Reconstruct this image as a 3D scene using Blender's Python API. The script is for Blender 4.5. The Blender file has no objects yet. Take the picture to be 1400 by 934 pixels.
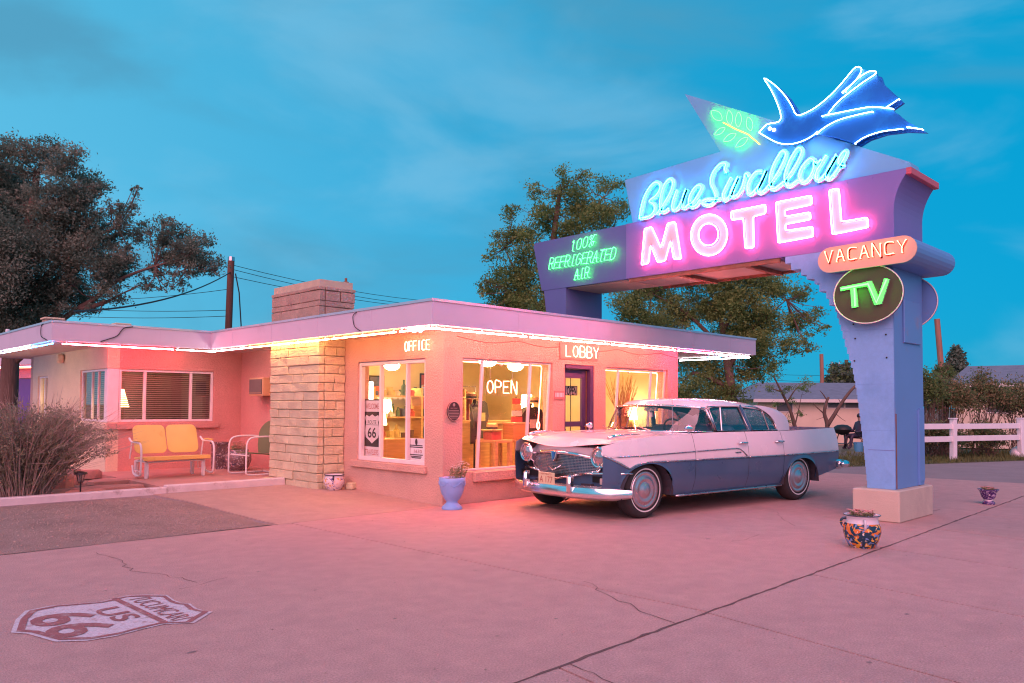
import bpy, bmesh, math, random
import numpy as np
from mathutils import Vector, Matrix
random.seed(7); rng = np.random.default_rng(7)
sc = bpy.context.scene
col = sc.collection
PI = math.pi

# ------------------------------------------------------------------ camera
# world frame: origin at the motel's street corner, X along the lobby wall, Y along the office wall
FPX, CYP, CAMH = 1077.5, 515.0, 1.33            # focal length / principal row in photo pixels, eye height
AZ, PITCH, ROLL = 0.797779, 0.036237, 0.004857
CF = np.array([math.cos(AZ)*math.cos(PITCH), math.sin(AZ)*math.cos(PITCH), math.sin(PITCH)])
_r0 = np.array([math.sin(AZ), -math.cos(AZ), 0.0]); _u0 = np.cross(_r0, CF)
CR = math.cos(ROLL)*_r0 + math.sin(ROLL)*_u0
CU = np.cross(CR, CF)
def ray(px, py): return CF + (px-700)/FPX*CR + (CYP-py)/FPX*CU
_r = ray(605, 692); CP = -_r*(CAMH/-_r[2])
def at(px, py, x=None, y=None, z=None, d=None):
    r = ray(px, py)
    if x is not None: t = (x-CP[0])/r[0]
    elif y is not None: t = (y-CP[1])/r[1]
    elif z is not None: t = (z-CP[2])/r[2]
    else: t = d
    return CP + t*r
cd = bpy.data.cameras.new('camera'); cam = bpy.data.objects.new('camera', cd); col.objects.link(cam)
cd.sensor_width = 36; cd.lens = FPX/1400*36; cd.shift_y = (CYP-467)/1400
cd.clip_start = .05; cd.clip_end = 3000
mw = Matrix.Identity(4)
for i in range(3):
    mw[i][0] = CR[i]; mw[i][1] = CU[i]; mw[i][2] = -CF[i]; mw[i][3] = CP[i]
cam.matrix_world = mw
sc.camera = cam

# ------------------------------------------------------------------ sky and sun (dusk)
SUN_EL, SUN_AZ = 3.0, 215.0                      # behind the camera's left shoulder
w = bpy.data.worlds.new('World'); sc.world = w; w.use_nodes = True
nt = w.node_tree; N = nt.nodes; L = nt.links
for n in list(N): N.remove(n)
def nd(t, **k):
    n = N.new(t)
    for a, b in k.items(): setattr(n, a, b)
    return n
sky = nd('ShaderNodeTexSky', sky_type='NISHITA', sun_disc=False, altitude=1250, air_density=1.0, dust_density=.4, ozone_density=4.0)
sky.sun_elevation = math.radians(SUN_EL); sky.sun_rotation = math.radians(90-SUN_AZ)
tint = nd('ShaderNodeMix', data_type='RGBA', blend_type='MULTIPLY'); tint.inputs[0].default_value = 1
tint.inputs[7].default_value = (0.42, 1.20, 1.38, 1)
L.new(sky.outputs[0], tint.inputs[6])
# thin even haze over the dome, paler towards the afterglow side
lift = nd('ShaderNodeMix', data_type='RGBA'); lift.inputs[0].default_value = .80
tc = nd('ShaderNodeTexCoord')
dot = nd('ShaderNodeVectorMath', operation='DOT_PRODUCT'); dot.inputs[1].default_value = (-.78, .40, -.48)
L.new(tc.outputs['Generated'], dot.inputs[0])
gr_ = nd('ShaderNodeValToRGB'); gr_.color_ramp.interpolation = 'EASE'
e0, e1 = gr_.color_ramp.elements; e0.position = .12; e0.color = (.0, .285, .51, 1); e1.position = .76; e1.color = (.12, .465, .66, 1)
mr_ = nd('ShaderNodeMapRange'); mr_.inputs[1].default_value = -1; mr_.inputs[2].default_value = 1; L.new(dot.outputs['Value'], mr_.inputs[0]); L.new(mr_.outputs[0], gr_.inputs[0])
x10 = nd('ShaderNodeMix', data_type='RGBA', blend_type='MULTIPLY'); x10.inputs[0].default_value = 1; x10.inputs[7].default_value = (10, 10, 10, 1)
L.new(gr_.outputs[0], x10.inputs[6]); L.new(x10.outputs[2], lift.inputs[7])
L.new(tint.outputs[2], lift.inputs[6])
def cloud(scl, rot, loc, nscale, lo, hi, colr, amt, prev, dist=.4):
    m_ = nd('ShaderNodeMapping'); m_.inputs['Scale'].default_value = scl; m_.inputs['Rotation'].default_value = rot; m_.inputs['Location'].default_value = loc
    L.new(tc.outputs['Generated'], m_.inputs[0])
    z = nd('ShaderNodeTexNoise'); z.inputs['Scale'].default_value = nscale; z.inputs['Detail'].default_value = 6; z.inputs['Roughness'].default_value = .5; z.inputs['Distortion'].default_value = dist
    L.new(m_.outputs[0], z.inputs['Vector'])
    r = nd('ShaderNodeMapRange', interpolation_type='SMOOTHSTEP'); r.inputs[1].default_value = lo; r.inputs[2].default_value = hi; r.inputs[4].default_value = amt
    L.new(z.outputs[0], r.inputs[0])
    k = nd('ShaderNodeMix', data_type='RGBA'); k.inputs[7].default_value = (*colr, 1); L.new(r.outputs[0], k.inputs[0]); L.new(prev, k.inputs[6]); return k.outputs[2]
o_ = cloud((1.5, 1.5, 3.0), (.55, .25, .6), (.35, .1, .9), 1.5, .44, .68, (.60, 2.3, 3.6), .78, lift.outputs[2], .5)
o_ = cloud((1.5, 1.5, 3.6), (.55, .2, .5), (1.9, .6, .1), 1.9, .50, .74, (2.1, 4.2, 5.7), .36, o_, .4)
bg = nd('ShaderNodeBackground'); bg.inputs[1].default_value = .10
L.new(o_, bg.inputs[0])
wo = nd('ShaderNodeOutputWorld'); L.new(bg.outputs[0], wo.inputs[0])
sl = bpy.data.lights.new('sun', 'SUN'); sun = bpy.data.objects.new('sun', sl); col.objects.link(sun)
sl.energy = 2.55; sl.angle = math.radians(60); sl.color = (1.0, .34, .40)      # afterglow of the set sun, very soft
_a, _e = math.radians(SUN_AZ), math.radians(34)
_d = Vector((-math.cos(_a)*math.cos(_e), -math.sin(_a)*math.cos(_e), -math.sin(_e)))
sun.rotation_euler = _d.to_track_quat('-Z', 'Y').to_euler()
sc.view_settings.view_transform = 'Standard'; sc.view_settings.look = 'None'
sc.view_settings.exposure = 0.52; sc.view_settings.gamma = 1.0; sc.view_settings.use_curve_mapping = False
sc.cycles.filter_width = 1.15
sc.cycles.max_bounces = 6; sc.cycles.diffuse_bounces = 3; sc.cycles.glossy_bounces = 3
sc.cycles.transmission_bounces = 4; sc.cycles.transparent_max_bounces = 10
sc.cycles.caustics_reflective = False; sc.cycles.caustics_refractive = False
sc.cycles.sample_clamp_indirect = 6.0; sc.cycles.use_denoising = True

# ------------------------------------------------------------------ materials
M = {}
def mat(name, c, rough=.6, metal=0.0, var=.12, scale=6.0, bump=0.0, bscale=60.0, spec=.5, coat=0.0, dirt=None, dscale=1.5, dpos=(.5, .7), stretch=None, grain=0.0, gscale=110.0):
    m = bpy.data.materials.new(name); m.use_nodes = True
    t = m.node_tree; n = t.nodes; b = n['Principled BSDF']
    b.inputs['Roughness'].default_value = rough; b.inputs['Metallic'].default_value = metal
    b.inputs['Specular IOR Level'].default_value = spec; b.inputs['Coat Weight'].default_value = coat
    b.inputs['Base Color'].default_value = (*c, 1)
    co = n.new('ShaderNodeTexCoord'); src = co.outputs['Object']
    if stretch:
        mpn = n.new('ShaderNodeMapping'); mpn.inputs['Scale'].default_value = stretch; t.links.new(src, mpn.inputs[0]); src = mpn.outputs[0]
    last = None
    if var > 0:
        nz = n.new('ShaderNodeTexNoise'); nz.inputs['Scale'].default_value = scale; nz.inputs['Detail'].default_value = 6
        t.links.new(src, nz.inputs['Vector'])
        mr = n.new('ShaderNodeMapRange'); mr.inputs[1].default_value = .25; mr.inputs[2].default_value = .75
        mr.inputs[3].default_value = 1-var; mr.inputs[4].default_value = 1+var
        t.links.new(nz.outputs[0], mr.inputs[0])
        mx = n.new('ShaderNodeMix'); mx.data_type = 'RGBA'; mx.blend_type = 'MULTIPLY'; mx.inputs[0].default_value = 1
        mx.inputs[6].default_value = (*c, 1); t.links.new(mr.outputs[0], mx.inputs[7]); last = mx.outputs[2]
        rr = n.new('ShaderNodeMapRange'); rr.inputs[3].default_value = max(0, rough-.1); rr.inputs[4].default_value = min(1, rough+.1)
        t.links.new(nz.outputs[0], rr.inputs[0]); t.links.new(rr.outputs[0], b.inputs['Roughness'])
    if dirt is not None:
        n2 = n.new('ShaderNodeTexNoise'); n2.inputs['Scale'].default_value = dscale; n2.inputs['Detail'].default_value = 9; n2.inputs['Roughness'].default_value = .65
        t.links.new(src, n2.inputs['Vector'])
        rp = n.new('ShaderNodeMapRange'); rp.inputs[1].default_value = dpos[0]; rp.inputs[2].default_value = dpos[1]
        t.links.new(n2.outputs[0], rp.inputs[0])
        m2 = n.new('ShaderNodeMix'); m2.data_type = 'RGBA'; t.links.new(rp.outputs[0], m2.inputs[0])
        if last: t.links.new(last, m2.inputs[6])
        else: m2.inputs[6].default_value = (*c, 1)
        m2.inputs[7].default_value = (*dirt, 1); last = m2.outputs[2]
    if grain > 0:
        g1 = n.new('ShaderNodeTexNoise'); g1.inputs['Scale'].default_value = gscale; g1.inputs['Detail'].default_value = 3; g1.inputs['Roughness'].default_value = .7; t.links.new(src, g1.inputs['Vector'])
        g2 = n.new('ShaderNodeMapRange'); g2.inputs[1].default_value = .3; g2.inputs[2].default_value = .7; g2.inputs[3].default_value = 1-grain; g2.inputs[4].default_value = 1+grain; t.links.new(g1.outputs[0], g2.inputs[0])
        g3 = n.new('ShaderNodeMix'); g3.data_type = 'RGBA'; g3.blend_type = 'MULTIPLY'; g3.inputs[0].default_value = 1
        if last: t.links.new(last, g3.inputs[6])
        else: g3.inputs[6].default_value = (*c, 1)
        t.links.new(g2.outputs[0], g3.inputs[7]); last = g3.outputs[2]
    if last: t.links.new(last, b.inputs['Base Color'])
    if bump > 0:
        n3 = n.new('ShaderNodeTexNoise'); n3.inputs['Scale'].default_value = bscale; n3.inputs['Detail'].default_value = 4
        t.links.new(src, n3.inputs['Vector'])
        bp = n.new('ShaderNodeBump'); bp.inputs['Strength'].default_value = bump; bp.inputs['Distance'].default_value = .02
        t.links.new(n3.outputs[0], bp.inputs['Height']); t.links.new(bp.outputs[0], b.inputs['Normal'])
    M[name] = m; return m
def leafmat(name, c, var=.35, scale=2.5, tr=.45):
    m = mat(name, c, .7, var=var, scale=scale, spec=.2); t = m.node_tree; n = t.nodes; b = n['Principled BSDF']
    src = b.inputs['Base Color'].links[0].from_socket; tl = n.new('ShaderNodeBsdfTranslucent'); t.links.new(src, tl.inputs[0])
    mx = n.new('ShaderNodeMixShader'); mx.inputs[0].default_value = tr; t.links.new(b.outputs[0], mx.inputs[1]); t.links.new(tl.outputs[0], mx.inputs[2])
    t.links.new(mx.outputs[0], n['Material Output'].inputs[0]); return m
def emis(name, c, s):
    m = bpy.data.materials.new(name); m.use_nodes = True; t = m.node_tree; n = t.nodes
    for x in list(n): n.remove(x)
    e = n.new('ShaderNodeEmission'); e.inputs[0].default_value = (*c, 1); e.inputs[1].default_value = s
    o = n.new('ShaderNodeOutputMaterial'); t.links.new(e.outputs[0], o.inputs[0]); M[name] = m; return m
def glass(name, c=(1, 1, 1), base=.06, rough=.01, ior=1.5):
    m = bpy.data.materials.new(name); m.use_nodes = True; t = m.node_tree; n = t.nodes
    for x in list(n): n.remove(x)
    tr = n.new('ShaderNodeBsdfTransparent'); tr.inputs[0].default_value = (*c, 1)
    gl = n.new('ShaderNodeBsdfGlossy'); gl.inputs['Roughness'].default_value = rough
    lw = n.new('ShaderNodeLayerWeight'); lw.inputs[0].default_value = .5
    pw = n.new('ShaderNodeMath'); pw.operation = 'POWER'; pw.inputs[1].default_value = 4.5; t.links.new(lw.outputs['Facing'], pw.inputs[0])
    ad = n.new('ShaderNodeMath'); ad.operation = 'ADD'; ad.inputs[1].default_value = base+.04; ad.use_clamp = True
    t.links.new(pw.outputs[0], ad.inputs[0])
    mx = n.new('ShaderNodeMixShader'); t.links.new(ad.outputs[0], mx.inputs[0]); t.links.new(tr.outputs[0], mx.inputs[1]); t.links.new(gl.outputs[0], mx.inputs[2])
    o = n.new('ShaderNodeOutputMaterial'); t.links.new(mx.outputs[0], o.inputs[0]); M[name] = m; return m

# ------------------------------------------------------------------ mesh helpers
def root_of(o):
    while o.parent: o = o.parent
    return o
def tag(o, label=None, cat=None, group=None, kind=None):
    if label: o['label'] = label
    if cat: o['category'] = cat
    if group: o['group'] = group
    if kind: o['kind'] = kind
    return o
def thing(name, loc, label, cat, rz=0.0, group=None):
    o = bpy.data.objects.new(name, None); col.objects.link(o); o.empty_display_size = .2
    o.location = loc; o.rotation_euler = (0, 0, rz); tag(o, label, cat, group); return o
def linkmesh(name, me, parent=None, loc=None):
    o = bpy.data.objects.new(name, me); col.objects.link(o)
    if parent is not None: o.parent = parent
    if loc is not None: o.location = loc
    return o
class MB:
    """collects faces; build() links them as one mesh object. wd=True: the points are in world space and are brought into the parent's frame."""
    def __init__(s): s.v = []; s.f = []; s.m = []; s.cm = 0
    def add(s, vs, fs, m=None):
        b = len(s.v); s.v += [tuple(float(c) for c in p) for p in vs]
        s.f += [[b+i for i in f] for f in fs]; s.m += [s.cm if m is None else m]*len(fs); return s
    def box(s, c, d, rz=0.0, R=None, m=None):
        hx, hy, hz = d[0]/2, d[1]/2, d[2]/2
        p = [Vector((sx*hx, sy*hy, sz*hz)) for sz in (-1, 1) for sy in (-1, 1) for sx in (-1, 1)]
        rm = R if R is not None else Matrix.Rotation(rz, 3, 'Z')
        p = [rm @ q + Vector(c) for q in p]
        return s.add(p, [(0, 2, 3, 1), (4, 5, 7, 6), (0, 1, 5, 4), (2, 6, 7, 3), (0, 4, 6, 2), (1, 3, 7, 5)], m)
    def bx(s, x0, x1, y0, y1, z0, z1, m=None): return s.box(((x0+x1)/2, (y0+y1)/2, (z0+z1)/2), (x1-x0, y1-y0, z1-z0), m=m)
    def tube(s, pts, r, n=6, closed=False, caps=True, m=None):
        P = [Vector(p) for p in pts]; k = len(P); rr = r if hasattr(r, '__len__') else [r]*k
        vs = []; up = None
        for i in range(k):
            a = P[(i-1) % k] if (closed or i > 0) else P[i]; b = P[(i+1) % k] if (closed or i < k-1) else P[i]
            t = (b-a)
            if t.length < 1e-9: t = Vector((0, 0, 1))
            t.normalize()
            if up is None: up = Vector((0, 0, 1)) if abs(t.z) < .9 else Vector((1, 0, 0))
            x = up - t*up.dot(t)
            if x.length < 1e-4: x = t.orthogonal()
            x.normalize(); up = x; y = t.cross(x)
            for j in range(n):
                an = 2*PI*j/n; vs.append(P[i]+(x*math.cos(an)+y*math.sin(an))*rr[i])
        fs = []
        for i in range(k if closed else k-1):
            for j in range(n):
                i2 = (i+1) % k; j2 = (j+1) % n
                fs.append((i*n+j, i*n+j2, i2*n+j2, i2*n+j))
        if caps and not closed: fs.append(tuple(range(n-1, -1, -1))); fs.append(tuple((k-1)*n+j for j in range(n)))
        return s.add(vs, fs, m)
    def lathe(s, prof, n=20, c=(0, 0, 0), m=None, R=None, cap=True):
        vs = []; fs = []
        for r, z in prof:
            for j in range(n):
                a = 2*PI*j/n; q = Vector((r*math.cos(a), r*math.sin(a), z)); q = (R @ q) if R is not None else q; vs.append(q+Vector(c))
        k = len(prof)
        for i in range(k-1):
            for j in range(n): fs.append((i*n+j, i*n+(j+1) % n, (i+1)*n+(j+1) % n, (i+1)*n+j))
        if cap: fs.append(tuple(range(n-1, -1, -1))); fs.append(tuple((k-1)*n+j for j in range(n)))
        return s.add(vs, fs, m)
    def prism(s, poly, fn, m=None):
        """poly: 2-D outline; fn(a, b, t) -> 3-D point, t=0 front and t=1 back"""
        k = len(poly); vs = [fn(a, b, 0) for a, b in poly]+[fn(a, b, 1) for a, b in poly]
        fs = [tuple(range(k)), tuple(range(2*k-1, k-1, -1))]
        fs += [(i, (i+1) % k + 0, (i+1) % k + k, i+k)[::-1] for i in range(k)]
        return s.add(vs, fs, m)
    def grid(s, fn, nu, nv, m=None):
        vs = [fn(i/nu, j/nv) for i in range(nu+1) for j in range(nv+1)]
        fs = [(i*(nv+1)+j, (i+1)*(nv+1)+j, (i+1)*(nv+1)+j+1, i*(nv+1)+j+1) for i in range(nu) for j in range(nv)]
        return s.add(vs, fs, m)
    def sphere(s, c, r, n=12, k=8, m=None):
        r = r if hasattr(r, '__len__') else (r, r, r)
        vs = [(c[0], c[1], c[2]-r[2])]; fs = []
        for i in range(1, k):
            th = PI*i/k
            for j in range(n):
                a = 2*PI*j/n; vs.append((c[0]+r[0]*math.sin(th)*math.cos(a), c[1]+r[1]*math.sin(th)*math.sin(a), c[2]-r[2]*math.cos(th)))
        vs.append((c[0], c[1], c[2]+r[2])); T = len(vs)-1
        for j in range(n): fs.append((0, 1+(j+1) % n, 1+j)); fs.append((T, T-n+j, T-n+(j+1) % n))
        for i in range(k-2):
            for j in range(n): fs.append((1+i*n+j, 1+i*n+(j+1) % n, 1+(i+1)*n+(j+1) % n, 1+(i+1)*n+j))
        return s.add(vs, fs, m)
    def build(s, name, mats, parent=None, wd=True, smooth=False, org=None, fix=True, bevel=0.0):
        V = s.v
        if wd and parent is not None:
            rt = root_of(parent); l = rt.location; a = -rt.rotation_euler.z; ca, sa = math.cos(a), math.sin(a)
            if l.length > 0 or a: V = [((x-l.x)*ca-(y-l.y)*sa, (x-l.x)*sa+(y-l.y)*ca, z-l.z) for x, y, z in V]
        if org is not None: V = [(x-org[0], y-org[1], z-org[2]) for x, y, z in V]
        me = bpy.data.meshes.new(name); me.from_pydata(V, [], s.f)
        if not isinstance(mats, (list, tuple)): mats = [mats]
        for q in mats: me.materials.append(M[q] if isinstance(q, str) else q)
        if len(mats) > 1: me.polygons.foreach_set('material_index', s.m)
        if fix or bevel:
            bm = bmesh.new(); bm.from_mesh(me)
            if bevel: bmesh.ops.bevel(bm, geom=bm.edges[:], offset=bevel, segments=1, affect='EDGES')
            bmesh.ops.recalc_face_normals(bm, faces=bm.faces[:]); bm.to_mesh(me); bm.free()
        if smooth:
            me.polygons.foreach_set('use_smooth', [True]*len(me.polygons))
            if smooth != 'all': 
                try: me.set_sharp_from_angle(angle=math.radians(38))
                except Exception: pass
        o = linkmesh(name, me, parent, org)
        return o
def crom(pts, k=5, closed=False):
    P = [np.array(p, float) for p in pts]; n = len(P); out = []
    rngs = range(n) if closed else range(n-1)
    for i in rngs:
        p0 = P[(i-1) % n] if (closed or i > 0) else 2*P[0]-P[1]
        p1 = P[i]; p2 = P[(i+1) % n]
        p3 = P[(i+2) % n] if (closed or i+2 < n) else 2*P[-1]-P[-2]
        for j in range(k):
            t = j/k
            out.append(.5*((2*p1)+(-p0+p2)*t+(2*p0-5*p1+4*p2-p3)*t*t+(-p0+3*p1-3*p2+p3)*t**3))
    if not closed: out.append(P[-1])
    return out
_txt = {}
def text_geo(s, bold=0.0):
    """outline geometry of a word in Blender's own font: unit cap height, centred on x"""
    k = (s, bold)
    if k in _txt: return _txt[k]
    cu = bpy.data.curves.new('t', 'FONT'); cu.body = s; cu.size = 1; cu.align_x = 'CENTER'; cu.resolution_u = 3; cu.offset = bold
    ob = bpy.data.objects.new('t', cu); col.objects.link(ob)
    dg = bpy.context.evaluated_depsgraph_get(); me = ob.evaluated_get(dg).to_mesh()
    vs = [tuple(v.co) for v in me.vertices]; fs = [tuple(p.vertices) for p in me.polygons]
    ob.evaluated_get(dg).to_mesh_clear(); bpy.data.objects.remove(ob); bpy.data.curves.remove(cu)
    h = max(v[1] for v in vs)
    vs = [(x/h, y/h) for x, y, _ in vs]; _txt[k] = (vs, fs); return vs, fs
def put_text(mb, s, o, ux, uz, h, wide=1.0, bold=0.0, m=None, fitw=None, center=True):
    vs, fs = text_geo(s, bold); o = np.array(o, float); ux = np.array(ux, float); uz = np.array(uz, float)
    if fitw:
        w_ = max(v[0] for v in vs)-min(v[0] for v in vs); wide = fitw/(w_*h)
    mb.add([o+ux*(x*h*wide)+uz*((y-(.5 if center else 0))*h) for x, y in vs], fs, m)
# single-stroke letters for bent glass tube, in a 0..1 box
GL = {
 'V': [[(0, 1), (.5, 0), (1, 1)]], 'A': [[(0, 0), (.45, 1), (.55, 1), (1, 0)], [(.2, .38), (.8, .38)]],
 'C': [[(1, .95), (.35, 1), (.05, .85), (0, .5), (.05, .12), (.35, 0), (1, .05)]],
 'N': [[(0, 0), (0, 1), (.1, 1), (.9, 0), (1, 0), (1, 1)]], 'Y': [[(0, 1), (.5, .45), (1, 1)], [(.5, .45), (.5, 0)]],
 'T': [[(0, 1), (1, 1)], [(.5, .95), (.5, 0)]], 'I': [[(.5, 0), (.5, 1)]], '1': [[(.3, .85), (.55, 1), (.55, 0)]],
 'L': [[(0, 1), (0, 0), (.9, 0)]], 'P': [[(0, 0), (0, 1), (.6, 1), (.95, .88), (.95, .6), (.6, .48), (.05, .48)]],
 'E': [[(1, 1), (0, 1), (0, 0), (1, 0)], [(0, .52), (.8, .52)]], 'F': [[(1, 1), (0, 1), (0, 0)], [(0, .52), (.8, .52)]],
 'R': [[(0, 0), (0, 1), (.6, 1), (.95, .88), (.95, .62), (.6, .5), (.05, .5)], [(.5, .5), (1, 0)]],
 'B': [[(0, 0), (0, 1), (.6, 1), (.9, .88), (.9, .65), (.6, .53), (.05, .53)], [(.6, .53), (1, .42), (1, .12), (.65, 0), (0, 0)]],
 'D': [[(0, 0), (0, 1), (.55, 1), (.95, .8), (.95, .2), (.55, 0), (0, 0)]],
 'O': [[(.5, 1), (.15, .88), (0, .5), (.15, .12), (.5, 0), (.85, .12), (1, .5), (.85, .88), (.5, 1)]],
 '0': [[(.5, 1), (.12, .88), (0, .5), (.12, .12), (.5, 0), (.88, .12), (1, .5), (.88, .88), (.5, 1)]],
 'G': [[(1, .85), (.6, 1), (.2, .95), (0, .6), (0, .3), (.2, .03), (.6, 0), (1, .15), (1, .5), (.6, .5)]],
 '%': [[(.05, 0), (.95, 1)], [(.2, 1), (.02, .9), (.02, .7), (.2, .6), (.38, .7), (.38, .9), (.2, 1)], [(.8, .4), (.62, .3), (.62, .1), (.8, 0), (.98, .1), (.98, .3), (.8, .4)]],
}
def smooth01(t): t = min(1, max(0, t)); return t*t*(3-2*t)
def gz(x, y):
    """ground height: the lot climbs 6 cm to the porch side and the far field falls away beyond the road"""
    g = .064*smooth01(y/2.5)*smooth01((6-x)/3.0) if y > 0 else 0.0
    d = x*.698+y*.716
    return g - .75*smooth01((d-12)/20)

# ------------------------------------------------------------------ palette
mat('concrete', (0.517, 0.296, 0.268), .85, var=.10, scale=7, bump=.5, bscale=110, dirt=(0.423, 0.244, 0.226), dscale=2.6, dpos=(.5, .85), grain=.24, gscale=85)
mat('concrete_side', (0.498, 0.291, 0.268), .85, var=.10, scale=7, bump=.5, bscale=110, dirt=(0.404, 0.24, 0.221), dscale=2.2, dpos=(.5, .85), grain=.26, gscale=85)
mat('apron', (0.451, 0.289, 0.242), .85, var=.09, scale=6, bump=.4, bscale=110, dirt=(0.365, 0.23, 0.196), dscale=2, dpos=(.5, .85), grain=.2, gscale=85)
mat('oil', (.20, .13, .125), .55, var=.3, scale=9, grain=.2)
mat('gap', (.13, .075, .07), .95, var=0)
mat('earth', (.16, .125, .085), .95, var=.3, scale=.7, bump=.6, bscale=30, dirt=(.10, .11, .05), dscale=.25)
mat('asphalt_old', (.36, .235, .20), .92, var=.2, scale=5, bump=.9, bscale=120, dirt=(.25, .165, .14), dscale=2.5, dpos=(.45, .7), grain=.4, gscale=70)
mat('road', (.30, .215, .215), .88, var=.12, scale=1.5, bump=.4, bscale=110, grain=.2, gscale=60)
mat('stone_chip', (.36, .26, .22), .9, var=.3, scale=30)
mat('curb_paint', (.66, .56, .56), .75, var=.1, scale=6, bump=.25, bscale=50, dirt=(.38, .29, .27), dscale=4, dpos=(.58, .72))
mat('porch_slab', (.48, .24, .20), .7, var=.12, scale=4, bump=.15, bscale=60)
mat('stucco', (.60, .36, .29), .85, var=.07, scale=3, bump=.8, bscale=38, grain=.09, gscale=55, dirt=(.50, .265, .21), dscale=.9, dpos=(.55, .8))
mat('stucco_cream', (.76, .57, .40), .85, var=.07, scale=3, bump=.8, bscale=38, grain=.09, gscale=55)
mat('stucco_rose', (.64, .285, .24), .85, var=.07, scale=3, bump=.8, bscale=38, grain=.09, gscale=55)
mat('fascia', (.62, .52, .63), .5, var=.05, scale=1.2, bump=.06, bscale=8, dirt=(.50, .41, .50), dscale=1.6, dpos=(.56, .8))
mat('flashing', (.62, .64, .72), .35, metal=.6, var=.08, scale=3)
mat('soffit', (.66, .55, .52), .7, var=.06, scale=3)
mat('roofing', (.22, .2, .2), .9, var=.2)
mat('frame_white', (.78, .69, .69), .45, var=.05, scale=8, dirt=(.6, .48, .46), dscale=6, dpos=(.62, .8))
mat('door_paint', (.05, .035, .11), .45, var=.1)
mat('limestone', (.60, .52, .34), .9, var=.12, scale=5, bump=.8, bscale=28, dirt=(.52, .44, .29), dscale=2.4)
mat('chim_stone', (.44, .31, .24), .9, var=.16, scale=5, bump=.7, bscale=28, dirt=(.36, .24, .21), dscale=2.2)
mat('mortar', (.55, .45, .33), .95, var=.1)
mat('blind', (.42, .30, .25), .6, var=.08)
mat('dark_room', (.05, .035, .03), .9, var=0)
mat('plaster_warm', (.80, .66, .42), .8, var=.04)
mat('wood', (.50, .24, .08), .5, var=.2, scale=4, stretch=(1, 1, 8))
mat('wood_pale', (.62, .36, .15), .5, var=.2, scale=4, stretch=(1, 1, 8))
mat('floor_tile', (.40, .22, .12), .45, var=.15)
mat('black', (.015, .014, .016), .5, var=0)
mat('dark_cloth', (.05, .038, .04), .9, var=.2)
mat('rust', (.24, .11, .07), .8, var=.3, scale=9)
mat('white_paint', (.78, .74, .76), .5, var=.06, scale=5)
mat('brass', (.55, .36, .12), .35, metal=.9, var=.1)
mat('bronze', (.06, .045, .045), .45, metal=.5, var=.2)
mat('bronze_lt', (.42, .34, .30), .45, metal=.5, var=.1)
glass('shop_glass', base=.015); glass('dark_glass', (.75, .75, .75), base=.10)
NEON = dict(pink=((1, .08, .20), 213), magenta=((1, .075, .12), 172), salmon=((1, .145, .125), 245), warm=((1, .40, .13), 65.6), blue=((.05, .42, 1), 20), ice=((.95, .85, .88), 26),
            cyan=((.012, .46, 1), 58), green=((.02, 1, .02), 26), hot=((1, .06, .13), 80), yellow=((1, .85, .05), 3.69), red=((1, .16, .09), 21.3), lime=((.03, 1, .07), 15), sign_red=((1, .16, .09), 9.84), bird=((.45, .78, 1), 9.84), far=((.5, .6, 1), 4.1))
for k, (c_, s_) in NEON.items(): emis('neon_'+k, c_, s_)
emis('lamp_warm', (1, .62, .25), 130); emis('lamp_shade', (1, .66, .28), 16.0); emis('tube_white', (1, .86, .62), 8)

# ------------------------------------------------------------------ ground, lot, road
def axis(dense, far):
    a = sorted(set([-f for f in far]+list(dense)+list(far))); return a
gxs = axis(np.arange(-14, 30.1, 2.0), (36, 44, 56, 80, 130, 240, 500, 1200)); gys = axis(np.arange(-12, 30.1, 2.0), (36, 44, 56, 80, 130, 240, 500, 1200))
mb = MB(); nx, ny = len(gxs), len(gys)
mb.add([(x, y, gz(x, y)-.04) for x in gxs for y in gys], [(i*ny+j, (i+1)*ny+j, (i+1)*ny+j+1, i*ny+j+1) for i in range(nx-1) for j in range(ny-1)])
ground = mb.build('ground', 'earth', fix=False); tag(ground, kind='structure')

def inset(P, d):
    out = []; n = len(P)
    for i in range(n):
        p0, p1, p2 = np.array(P[i-1]), np.array(P[i]), np.array(P[(i+1) % n])
        e1 = (p1-p0)/np.linalg.norm(p1-p0); e2 = (p2-p1)/np.linalg.norm(p2-p1)
        n1 = np.array([-e1[1], e1[0]]); n2 = np.array([-e2[1], e2[0]]); out.append(tuple(p1+(n1+n2)/(1+n1@n2)*d))
    return out
lot = bpy.data.objects.new('driveway', None); col.objects.link(lot); tag(lot, kind='structure')
def slab(cs, m, n=1, k=1, z0=-.05, dz=0.0, name='slab'):
    """a concrete panel with its own edges; cs: four corners counter-clockwise"""
    c = [np.array(p, float) for p in inset(cs, .0085)]; b = MB()
    def fn(u, v):
        p = c[0]*(1-u)*(1-v)+c[1]*u*(1-v)+c[2]*u*v+c[3]*(1-u)*v
        return (p[0], p[1], gz(p[0], p[1])+dz)
    b.grid(fn, n, k)
    e = [fn(i/n, 0) for i in range(n+1)]+[fn(1, j/k) for j in range(1, k+1)]+[fn(1-i/n, 1) for i in range(1, n+1)]+[fn(0, 1-j/k) for j in range(1, k)]
    q = len(e); b.add(e+[(x, y, z+z0) for x, y, z in e], [(i, (i+1) % q, (i+1) % q+q, i+q) for i in range(q)])
    return b.build(name, m, lot, fix=True)
yl = lambda x: -5.215+.038*x
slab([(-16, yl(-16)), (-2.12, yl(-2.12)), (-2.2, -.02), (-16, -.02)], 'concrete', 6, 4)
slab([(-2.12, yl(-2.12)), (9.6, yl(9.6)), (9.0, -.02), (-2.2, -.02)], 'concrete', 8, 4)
slab([(-2.35, -.02), (0.05, -.02), (0.05, 3.32), (-2.5, 3.32)], 'apron', 4, 10)
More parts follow.
